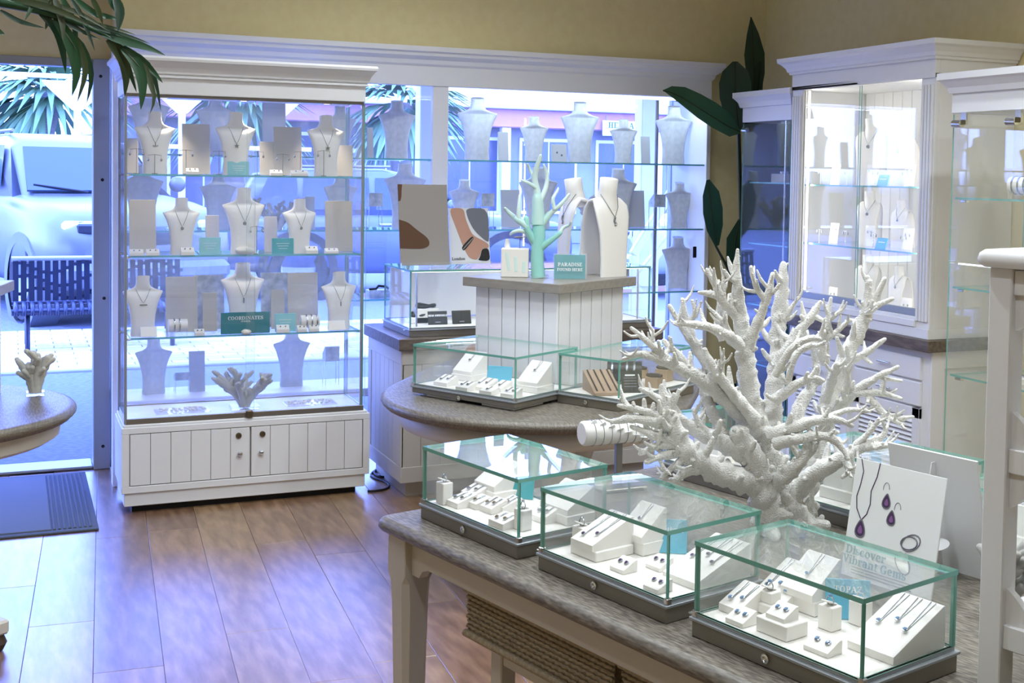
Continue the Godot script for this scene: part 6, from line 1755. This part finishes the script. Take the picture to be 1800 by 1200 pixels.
	for x in [0.0, 0.784]:
		part(cr, "end", Sh.new().span(x, x + 0.016, 0.0, 0.24, -0.5, -0.016, 0.003), "tan_leather")
	part(cr, "mesh_tray", Sh.new().span(0.016, 0.784, 0.16, 0.164, -0.484, -0.016), "dark_brown")
	var front := []
	# three glass cases along the front edge
	for a in [[0.093, "glass counter case of silver rings on the front table, next to the table corner"], [0.593, "glass counter case of purple stones on the front table, middle of the three"], [1.085, "glass counter case of blue topaz on the front table, next to the white shelf rack"]]:
		front.append(counter_case(on_table(a[0], 0.76, 0.088), TY, 0.42 if a[0] < 1.0 else 0.405, 0.275, 0.187, a[1]))
	var d := 0.8042
	hold = front[0]
	hold_size = Vector2(0.42, 0.275)
	var w1 := "in the corner case"
	ring_post(at_y(781, 884, d), TY, 0.055, w1)
	for a in [[812, 888, 0.05, 0.06, 0.028, 2, "beside the first post"], [842, 890, 0.045, 0.05, 0.025, 1, "second from the post"], [868, 898, 0.05, 0.05, 0.03, 2, "third from the post"], [893, 896, 0.04, 0.06, 0.03, 2, "fourth from the post"], [886, 924, 0.06, 0.05, 0.026, 2, "over the lock"], [960, 914, 0.055, 0.055, 0.035, 2, "below the teal card"], [822, 868, 0.06, 0.05, 0.03, 2, "behind the first post"]]:
		ramp(at_y(a[0], a[1], d), TY, a[2], a[3], a[4], a[5], "gold" if a[0] < 900 and a[0] > 840 else "silver", "%s, %s" % [w1, a[6]])
	var p := at_y(872, 868, d)
	plain_block(p, TY, Vector3(0.10, 0.022, 0.10), w1)
	ramp(p + Vector3(0, 0.022, 0), TY, 0.09, 0.09, 0.065, 1, "silver", "on a riser " + w1, 0.5)
	ring_post(at_y(919, 930, d), TY, 0.05, w1 + ", at its corner")
	p = at_y(1012, 906, d)
	plain_block(p, TY, Vector3(0.12, 0.022, 0.09), w1 + ", far end")
	ramp(p + Vector3(0, 0.022, 0), TY, 0.11, 0.085, 0.06, 0, "silver", "on a riser " + w1 + ", far end")
	sign_block(within(at_y(945, 870, d), 0.09, 0.07), 0.075, 0.06, 0.004, deg_to_rad(-40), "teal", [], "teal card with a white coral mark in the case next to the table corner", 0.25)
	hold = front[1]
	var w2 := "in the case of purple stones"
	ring_post(at_y(1022, 962, d), TY, 0.05, w2)
	p = at_y(1058, 972, d)
	plain_block(p, TY, Vector3(0.09, 0.022, 0.11), w2)
	ramp(p + Vector3(0, 0.022, 0), TY, 0.075, 0.12, 0.06, 2, "gem_purple", "on a riser " + w2, 0.8)
	p = at_y(1128, 965, d)
	plain_block(p, TY, Vector3(0.085, 0.028, 0.07), w2 + ", middle")
	ramp(p + Vector3(0, 0.028, 0), TY, 0.08, 0.075, 0.07, 1, "gem_purple", "on a riser %s, middle" % w2, 0.5)
	for a in [[1096, 1002, "over the lock"], [1159, 998, "beside the blue card"], [1156, 1036, "at the near corner"]]:
		earrings(at_y(a[0], a[1], d), TY, "gem_purple", "%s, %s" % [w2, a[2]])
	ramp(at_y(1262, 1012, d), TY, 0.10, 0.16, 0.07, 3, "gem_purple", w2 + ", the large one", 0.55)
	sign_block(within(at_y(1190, 968, d), 0.09, 0.07), 0.085, 0.075, 0.004, deg_to_rad(-32), "sky_card", [["amethyst", 0.0105, 0.014]], "light blue card lettered amethyst in the case of purple stones", 0.35)
	hold = front[2]
	hold_size = Vector2(0.405, 0.275)
	var w3 := "in the case of blue topaz"
	ramp(at_y(1296, 1068, d), TY, 0.055, 0.075, 0.045, 2, "gem_blue", w3 + ", at its corner", 0.7)
	earrings(at_y(1303, 1094, d), TY, "gem_blue", w3)
	ramp(at_y(1370, 1040, d), TY, 0.085, 0.11, 0.068, 3, "gem_blue", w3 + ", behind the ring posts", 0.7)
	plain_block(at_y(1352, 1074, d), TY, Vector3(0.05, 0.02, 0.045), w3 + ", low")
	ring_post(at_y(1352, 1074, d) + Vector3(0, 0.02, 0), TY, 0.022, w3 + ", low one", "gem_blue")
	p = at_y(1374, 1112, d)
	plain_block(p, TY, Vector3(0.075, 0.028, 0.06), w3)
	earrings(p + Vector3(0, 0.028, 0), TY, "gem_blue", w3 + ", on a riser")
	p = at_y(1440, 1062, d)
	plain_block(p, TY, Vector3(0.085, 0.028, 0.08), w3 + ", middle")
	ramp(p + Vector3(0, 0.028, 0), TY, 0.08, 0.085, 0.07, 1, "gem_blue", "on a riser %s, middle" % w3, 0.55)
	ring_post(at_y(1458, 1104, d), TY, 0.045, w3 + ", middle one", "gem_blue")
	ring_post(at_y(1512, 1096, d), TY, 0.045, w3 + ", beside the card", "gem_blue")
	earrings(at_y(1446, 1144, d), TY, "gem_blue", w3 + ", front one", 0.055)
	ramp(at_y(1577, 1138, d), TY, 0.10, 0.15, 0.075, 3, "gem_blue", w3 + ", the large one", 0.55)
	sign_block(within(at_y(1530, 1076, d), 0.09, 0.07), 0.085, 0.075, 0.004, deg_to_rad(-32), "sky_card", [["TOPAZ", 0.011, 0.018]], "light blue card lettered TOPAZ in the case of blue topaz", 0.35)
	hold = null
	big_coral()
	easels()
	shelf_rack()

func big_coral() -> void:
	var foot := at_y(1385, 932, 0.76)
	var fwd := turn * Vector3(0, 0, 1)
	fwd.y = 0
	fwd = fwd.normalized()
	var t := thing("white_coral", "huge white branching coral standing on the weathered table", "coral", foot)
	var nz := FastNoiseLite.new()
	nz.seed = 9
	nz.frequency = 32.0
	nz.fractal_octaves = 3
	# points of a 2.265 times enlarged view: x, y, thickness there, distance towards the viewer in metres
	var P := func(a: Array) -> Vector3:
		return at_plane(1080.0 + a[0] / 2.265, 430.0 + a[1] / 2.265, foot + fwd * a[3], fwd) - foot
	var px := 1.0 / 2.265 / F * 2.75
	var limbs := [
		[[690, 1132, 105, 0.0], [690, 1080, 88, 0.0], [650, 960, 62, 0.0], [605, 830, 50, 0.02], [575, 720, 44, 0.03]],
		[[740, 1118, 80, -0.05], [745, 1000, 55, -0.06], [790, 880, 45, -0.09], [840, 720, 38, -0.12], [870, 560, 34, -0.14], [950, 390, 30, -0.15], [1005, 260, 26, -0.15], [1012, 150, 14, -0.14]],
		[[620, 1110, 70, 0.04], [590, 980, 50, 0.06], [560, 860, 42, 0.08], [500, 760, 38, 0.10]],
		[[600, 820, 46, 0.02], [545, 620, 40, 0.02], [520, 440, 36, 0.02], [505, 300, 28, 0.02], [488, 160, 20, 0.03], [490, 22, 6, 0.03]],
		[[520, 430, 24, 0.02], [575, 300, 20, 0.04], [610, 200, 15, 0.05], [630, 118, 8, 0.05]],
		[[600, 220, 13, 0.05], [562, 160, 11, 0.05], [545, 92, 8, 0.05]],
		[[620, 720, 42, -0.04], [645, 500, 32, -0.06], [655, 300, 30, -0.08], [668, 180, 26, -0.08], [672, 80, 12, -0.08]],
		[[640, 480, 24, -0.05], [720, 370, 22, -0.03], [790, 280, 16, -0.02], [818, 230, 8, -0.02]],
		[[760, 310, 14, -0.03], [745, 285, 8, -0.02]], [[790, 280, 12, -0.02], [835, 305, 8, 0.0]],
		[[660, 320, 14, -0.08], [700, 260, 11, -0.06], [718, 230, 7, -0.06]],
		[[1000, 270, 14, -0.15], [1040, 210, 13, -0.13], [1075, 138, 9, -0.12]], [[985, 275, 16, -0.15], [1050, 240, 12, -0.12], [1105, 216, 8, -0.1]],
		[[1012, 160, 10, -0.14], [1008, 130, 8, -0.14]],
		[[900, 480, 20, -0.14], [985, 440, 16, -0.1], [1075, 378, 8, -0.08]], [[985, 440, 12, -0.1], [1020, 470, 8, -0.08]],
		[[850, 700, 28, -0.12], [940, 600, 20, -0.08], [1040, 530, 14, -0.04], [1128, 487, 7, -0.02]], [[960, 590, 16, -0.07], [1060, 590, 13, -0.03], [1140, 612, 7, 0.0]], [[1060, 530, 10, -0.04], [1142, 542, 6, -0.02]],
		[[1010, 600, 14, -0.05], [1060, 660, 13, -0.03], [1110, 690, 11, -0.02], [1188, 685, 6, 0.0]], [[1080, 680, 10, -0.02], [1120, 705, 8, 0.0], [1150, 715, 6, 0.0]],
		[[700, 1000, 45, -0.02], [800, 910, 34, 0.04], [890, 860, 28, 0.06], [990, 800, 20, 0.06], [1060, 770, 14, 0.06], [1085, 730, 8, 0.06]],
		[[980, 810, 16, 0.06], [1060, 800, 14, 0.08], [1092, 800, 9, 0.08]], [[960, 800, 14, 0.06], [1020, 740, 11, 0.07], [1052, 695, 7, 0.08]],
		[[880, 780, 22, 0.02], [920, 860, 16, 0.08], [935, 900, 12, 0.10], [910, 925, 7, 0.11]], [[935, 890, 10, 0.1], [965, 880, 8, 0.1], [985, 860, 6, 0.1]],
		[[640, 950, 34, 0.06], [720, 890, 24, 0.12], [765, 830, 17, 0.14], [782, 792, 9, 0.14]], [[770, 840, 14, 0.13], [800, 810, 10, 0.14], [815, 770, 6, 0.14]],
		[[620, 760, 34, 0.08], [720, 725, 24, 0.12], [800, 700, 18, 0.14], [880, 695, 14, 0.14], [945, 720, 8, 0.14]], [[830, 700, 13, 0.14], [920, 660, 11, 0.13], [1000, 660, 7, 0.12]],
		[[640, 790, 26, 0.1], [740, 770, 20, 0.14], [840, 760, 16, 0.15], [900, 800, 12, 0.15], [930, 850, 8, 0.16]],
		[[570, 740, 38, 0.04], [450, 620, 32, 0.08], [330, 530, 26, 0.12], [220, 470, 22, 0.15], [120, 435, 15, 0.16], [38, 455, 8, 0.17]], [[220, 465, 18, 0.15], [150, 400, 14, 0.16], [68, 332, 6, 0.16]], [[150, 410, 12, 0.16], [152, 375, 9, 0.16], [155, 340, 5, 0.16]], [[300, 510, 20, 0.13], [255, 440, 15, 0.13], [200, 385, 10, 0.13]], [[210, 470, 14, 0.15], [110, 435, 11, 0.17], [60, 440, 7, 0.18]],
		[[560, 950, 50, 0.06], [430, 910, 44, 0.12], [320, 850, 40, 0.16], [260, 780, 36, 0.18], [225, 700, 32, 0.18], [205, 630, 26, 0.18], [190, 565, 10, 0.18]], [[225, 660, 18, 0.18], [170, 610, 13, 0.19], [105, 575, 8, 0.2]], [[230, 650, 12, 0.18], [250, 600, 8, 0.18], [255, 580, 6, 0.18]], [[235, 710, 22, 0.18], [140, 670, 16, 0.2], [70, 650, 11, 0.21], [18, 640, 7, 0.21]], [[120, 660, 12, 0.2], [118, 620, 8, 0.2]], [[150, 665, 11, 0.2], [155, 635, 7, 0.2]], [[80, 655, 9, 0.21], [75, 630, 6, 0.21]], [[250, 740, 24, 0.18], [150, 700, 20, 0.2], [60, 695, 16, 0.21], [-5, 705, 10, 0.21]], [[260, 790, 22, 0.18], [170, 760, 16, 0.2], [70, 725, 8, 0.21]], [[250, 800, 20, 0.18], [170, 800, 15, 0.2], [105, 830, 9, 0.21]], [[270, 820, 20, 0.18], [190, 840, 15, 0.2], [130, 865, 10, 0.21]], [[300, 840, 18, 0.17], [250, 870, 14, 0.19], [190, 925, 8, 0.2]], [[380, 890, 26, 0.14], [300, 895, 20, 0.17], [245, 935, 14, 0.18]],
		[[500, 640, 30, 0.0], [420, 540, 24, 0.03], [350, 450, 20, 0.04], [300, 350, 18, 0.04], [270, 220, 8, 0.04]], [[330, 420, 16, 0.04], [270, 330, 14, 0.06], [220, 245, 8, 0.06]], [[290, 330, 11, 0.04], [320, 270, 10, 0.05], [310, 225, 6, 0.05]], [[320, 290, 9, 0.05], [345, 230, 6, 0.05]],
		[[500, 400, 24, 0.06], [430, 350, 20, 0.09], [340, 320, 16, 0.11], [242, 312, 8, 0.12]], [[470, 370, 12, 0.07], [440, 320, 10, 0.08], [395, 268, 7, 0.08]],
		[[500, 300, 22, 0.02], [440, 235, 18, 0.04], [400, 200, 14, 0.05], [340, 190, 8, 0.06]], [[440, 235, 16, 0.04], [400, 160, 13, 0.05], [370, 102, 8, 0.05]], [[410, 190, 10, 0.05], [405, 150, 9, 0.05], [398, 118, 6, 0.05]], [[430, 210, 12, 0.04], [435, 160, 9, 0.04], [432, 115, 6, 0.04]], [[440, 380, 26, 0.0], [420, 300, 22, -0.01], [430, 200, 14, -0.02]],
		[[840, 470, 20, -0.1], [820, 410, 17, -0.08], [840, 330, 14, -0.08], [862, 215, 7, -0.08]], [[835, 380, 14, -0.08], [880, 350, 12, -0.07], [935, 300, 7, -0.07]], [[845, 310, 10, -0.08], [880, 280, 8, -0.08], [898, 262, 6, -0.08]], [[880, 355, 9, -0.07], [910, 365, 6, -0.06]],
		[[560, 700, 26, 0.10], [470, 590, 22, 0.11], [400, 500, 16, 0.12], [360, 420, 9, 0.12]], [[410, 520, 12, 0.12], [430, 470, 10, 0.13], [432, 440, 7, 0.13]],
		[[640, 620, 22, 0.02], [720, 560, 18, 0.05], [790, 530, 13, 0.06], [830, 540, 8, 0.06]], [[690, 560, 12, 0.04], [720, 440, 14, 0.03], [790, 390, 16, 0.02], [830, 350, 12, 0.02]], [[640, 520, 16, 0.05], [700, 420, 14, 0.07], [770, 375, 13, 0.07], [815, 375, 9, 0.07]], [[780, 530, 10, 0.06], [805, 490, 7, 0.06]],
		[[840, 620, 22, -0.06], [870, 530, 16, -0.02], [885, 480, 11, 0.0]], [[920, 590, 14, -0.06], [930, 530, 12, -0.04], [918, 490, 8, -0.02]],
		[[560, 860, 40, 0.06], [430, 790, 34, 0.1], [330, 740, 26, 0.13], [260, 690, 18, 0.14]], [[360, 740, 16, 0.13], [330, 700, 12, 0.14], [315, 655, 6, 0.14]], [[450, 780, 26, 0.08], [400, 690, 22, 0.08], [360, 600, 18, 0.06], [340, 500, 10, 0.05]],
		[[700, 800, 36, -0.06], [740, 640, 28, -0.1], [790, 560, 20, -0.12], [800, 450, 14, -0.12], [760, 350, 10, -0.12]],
		[[800, 1130, 40, 0.02], [830, 1120, 26, 0.03]], [[600, 1120, 40, 0.05], [570, 1110, 26, 0.06]],
	]
	var sh := Sh.new()
	var r := RandomNumberGenerator.new()
	r.seed = 31
	for l in limbs:
		var pts := []
		var rad := []
		for a in l:
			pts.append(P.call(a))
			rad.append(a[2] * px * 1.18)
		sh.branch(pts, rad, nz, 0.42 if rad[0] > 0.012 else 0.3, 12 if rad[0] > 0.01 else 9, 0.009)
		# knobs and budding tips along the limb
		for i in pts.size() - 1:
			for k in (3 if rad[i] > 0.012 else 1):
				var f := r.randf()
				var c: Vector3 = pts[i].lerp(pts[i + 1], f)
				var w := Vector3(r.randf_range(-1, 1), r.randf_range(-0.4, 1), r.randf_range(-1, 1)).normalized()
				var q := lerpf(rad[i], rad[i + 1], f)
				sh.branch([c + w * q * 0.5, c + w * (q * 1.05 + 0.006 * r.randf())], [q * 0.45, q * 0.28], nz, 0.3, 7, 0.006)
	# finer side shoots, thickest in the crown
	for l in limbs:
		if l.size() < 3:
			continue
		for k in (l.size() + 1):
			var i: int = r.randi() % (l.size() - 1)
			var f := r.randf()
			var a: Vector3 = (P.call(l[i]) as Vector3).lerp(P.call(l[i + 1]), f)
			var along: Vector3 = (P.call(l[i + 1]) - P.call(l[i])).normalized()
			var w := Vector3(r.randf_range(-1, 1), r.randf_range(-0.3, 1), r.randf_range(-1, 1)).normalized()
			var dir := (along * 0.7 + w).normalized()
			var q: float = lerpf(l[i][2], l[i + 1][2], f) * px
			var len := 0.018 + 0.034 * r.randf() + q
			var q2 := clampf(q * 0.6, 0.0035, 0.009)
			sh.branch([a, a + dir * len * 0.55, a + (dir + Vector3(0, 0.25, 0)).normalized() * len], [q2 * 1.3, q2, q2 * 0.55], nz, 0.35, 8, 0.007)
	part(t, "branches", sh, "coral_white")
	var base := Sh.new()
	for i in 9:
		var w := TAU * i / 9.0
		base.branch([Vector3(0, 0.03, 0), Vector3(cos(w) * 0.05, 0.015, sin(w) * 0.04), Vector3(cos(w) * 0.085, 0.004, sin(w) * 0.06)], [0.03, 0.02, 0.008], nz, 0.35, 9, 0.012)
	part(t, "root", base, "coral_white")

func easels() -> void:
	# poster of purple jewels facing the front edge
	var b := Basis(Vector3.UP, TY)
	var w := 0.236
	var h := 0.262
	var p := on_table(1.127, 0.76, 0.633)
	var t := thing("jewel_poster", "white easel poster printed with purple jewels and Discover Vibrant Gems", "poster", p, TY)
	var lean := Basis(Vector3.RIGHT, -0.18)
	part(t, "panel", Sh.new().box(lean * Vector3(0, h / 2, 0), Vector3(w, h, 0.004), lean), "print_white")
	part(t, "easel_wing", Sh.new().prism(PackedVector2Array([Vector2(0.0, 0.0), Vector2(-0.11, 0.0), Vector2(-0.045, h * 0.85), Vector2(-0.04, h * 0.85)]), -0.001, 0.001, Transform3D(Basis(Vector3.UP, -PI / 2), Vector3(0.04, 0, -0.004))), "white_paint")
	var xf := Transform3D(lean, lean * Vector3(-w / 2, 0, 0.0022))
	var at := func(x: float, y: float) -> Vector3:
		return Vector3(x * w, (1.0 - y) * h, 0)
	mk("ink_purple", Color("4b3558"), 0.5)
	mk("ink_violet", Color("8d5f9a"), 0.5)
	mk("ink_grey", Color("7c7a86"), 0.5)
	var teardrop := func(c: Vector3, s: float) -> PackedVector2Array:
		var o := PackedVector2Array()
		for i in 18:
			var a := TAU * i / 18.0
			o.append(Vector2(c.x + sin(a) * s * (0.62 - 0.30 * cos(a)), c.y + cos(a) * s))
		return o
	var cord := Sh.new()
	for s in [[[0.06, 0.0], [0.10, 0.1], [0.085, 0.22], [0.06, 0.32], [0.08, 0.42], [0.14, 0.5]], [[0.275, 0.0], [0.26, 0.12], [0.215, 0.25], [0.225, 0.36], [0.2, 0.45], [0.155, 0.5]]]:
		var pts := []
		for a in s:
			pts.append(xf * at.call(a[0], a[1]))
		cord.tube(pts, 0.0013, 5)
	part(t, "printed_cord", cord, "ink_purple")
	for a in [[0.15, 0.58, 0.017], [0.40, 0.30, 0.014], [0.475, 0.425, 0.014]]:
		part(t, "printed_setting", Sh.new().prism(teardrop.call(at.call(a[0], a[1]), a[2] * 1.25), 0, 0.0006, xf), "ink_grey")
		part(t, "printed_stone", Sh.new().prism(teardrop.call(at.call(a[0], a[1]), a[2]), 0, 0.0010, xf), "ink_purple")
		part(t, "printed_facet", Sh.new().prism(teardrop.call(at.call(a[0] + 0.004, a[1] + 0.008), a[2] * 0.55), 0, 0.0014, xf), "ink_violet")
	for a in [[0.38, 0.2], [0.53, 0.34]]:
		var pts := []
		for i in 9:
			var k := PI * i / 8.0
			pts.append(xf * (at.call(a[0], a[1]) + Vector3(cos(k) * 0.008, sin(k) * 0.014, 0)))
		pts.append(pts[-1] - Vector3(0, 0.016, 0))
		part(t, "printed_hook", Sh.new().tube(pts, 0.0008, 4), "ink_grey")
	for a in [[0.72, 0.58, 0.02, 0.6], [0.70, 0.585, 0.017, 0.3], [0.66, 0.76, 0.02, -0.9]]:
		var pts := []
		for i in 17:
			var k := TAU * i / 16.0
			var v: Vector2 = Vector2(cos(k) * 1.25, sin(k) * 0.8).rotated(a[3]) * a[2]
			pts.append(xf * (at.call(a[0], a[1]) + Vector3(v.x, v.y, 0)))
		part(t, "printed_ring", Sh.new().tube(pts, 0.0016, 5), "ink_grey")
	part(t, "printed_stone", Sh.new().prism(teardrop.call(at.call(0.68, 0.70), 0.008), 0, 0.001, xf), "ink_violet")
	words(t, "lettering", "Discover", 0.0175, "print_teal", xf * at.call(0.25, 0.775) + Vector3(0, 0, 0.0006), lean)
	words(t, "lettering", "Vibrant Gems", 0.0175, "print_teal", xf * at.call(0.36, 0.86) + Vector3(0, 0, 0.0006), lean)
	for k in 3:
		part(t, "printed_line", Sh.new().box(xf * (at.call(0.45, 0.91 + 0.025 * k) + Vector3(0, 0, 0.0004)), Vector3(w * 0.68, 0.0022, 0.0006), lean), "print_grey")
	# a second board seen from behind, propped by its easel wing with a round tab
	var q := on_table(1.12, 0.76, 0.862)
	var e := thing("easel_board", "white easel-backed board seen from behind, leaning away from the jewel poster", "poster", q, TY)
	var hh := 0.285
	var l2 := Basis(Vector3.RIGHT, 0.22)
	part(e, "panel", Sh.new().box(l2 * Vector3(0, hh / 2, 0), Vector3(0.236, hh, 0.005), l2, 0.0008), "white_paint")
	part(e, "easel_wing", Sh.new().prism(PackedVector2Array([Vector2(0.062, hh * 0.9), Vector2(0.075, hh * 0.9), Vector2(0.125, 0.0), Vector2(0.02, 0.0)]), -0.0012, 0.0012, Transform3D(Basis(Vector3.UP, -PI / 2), Vector3(0.01, 0, 0.0))), "white_paint")
	part(e, "tab", Sh.new().lathe([Vector2(0, 0.0), Vector2(0.028, 0.0), Vector2(0.028, 0.0015), Vector2(0, 0.0015)], 22, Transform3D(Basis(Vector3.RIGHT, 0.3), Vector3(0.03, hh * 0.26, 0.075))), "white_paint")
	# small corals beside it
	for a in [[1.37, 0.70, 0.13, 8, "small white coral on a clear block beside the easel boards"], [1.34, 0.98, 0.12, 14, "small white coral at the back of the table behind the shelf rack"]]:
		var c := thing("coral_on_stand", a[4], "coral", on_table(a[0], 0.76 if a[1] < 0.9 else 0.947, a[1]), TY)
		part(c, "coral", coral_shape(a[3], 7, 0.75, 0.12), "coral_white", Vector3(0, 0.015, 0), Basis.from_scale(Vector3.ONE * a[2]))
		part(c, "block", Sh.new().span(-0.04, 0.04, 0, 0.015, -0.03, 0.03, 0.002), "acrylic")

func shelf_rack() -> void:
	# white open rack standing on the table; its front runs along the table
	var p := on_table(1.58, 0.76, 0.285)
	var t := thing("shelf_rack", "white wooden shelf rack with crossed braces standing on the table end", "shelf rack", p, TY)
	var L := 0.62
	var H := 0.745
	part(t, "top", round_slab(-0.02, L + 0.02, -0.34, 0.02, [Vector2(0.012, H), Vector2(0.002, H + 0.006), Vector2(0.0, H + 0.014), Vector2(0.003, H + 0.024), Vector2(0.012, H + 0.03)], 0.02), "white_paint")
	for x in [0.0, L - 0.042]:
		for z in [0.0, -0.28]:
			part(t, "post", Sh.new().span(x, x + 0.042, 0, H, z - 0.042, z, 0.002), "white_paint")
	for y in [0.10, 0.40, 0.70]:
		for z in [-0.006, -0.286]:
			part(t, "rail", Sh.new().span(0.042, L - 0.042, y, y + 0.042, z - 0.03, z, 0.002), "white_paint")
		for x in [0.006, L - 0.036]:
			part(t, "side_rail", Sh.new().span(x, x + 0.03, y, y + 0.042, -0.28, -0.042, 0.002), "white_paint")
	for y in [0.142, 0.442]:
		for s in [[0, 1], [1, 0]]:
			var a := Vector3(0.05, y + (0.0 if s[0] == 0 else 0.258), -0.30)
			var b := Vector3(L - 0.05, y + (0.258 if s[0] == 0 else 0.0), -0.30 + 0.012 * s[0])
			var d := b - a
			part(t, "brace", Sh.new().box((a + b) / 2, Vector3(d.length(), 0.035, 0.010), Basis(Vector3.BACK, atan2(d.y, d.x)), 0.001), "white_paint")
		part(t, "shelf", Sh.new().span(0.0, L, y, y + 0.01, -0.28, -0.042), "white_paint")
		for x in [0.042, L - 0.042]:
			var sx := 1.0 if x < 0.3 else -1.0
			for q in [[y, 1.0], [y + 0.258, -1.0]]:
				part(t, "corner_bracket", Sh.new().prism(PackedVector2Array([Vector2(0, 0), Vector2(0.06, 0), Vector2(0.05, 0.015), Vector2(0.015, 0.05), Vector2(0, 0.06)]), -0.028, -0.014, Transform3D(Basis.from_scale(Vector3(sx, q[1], 1)), Vector3(x, q[0], 0))), "white_paint")
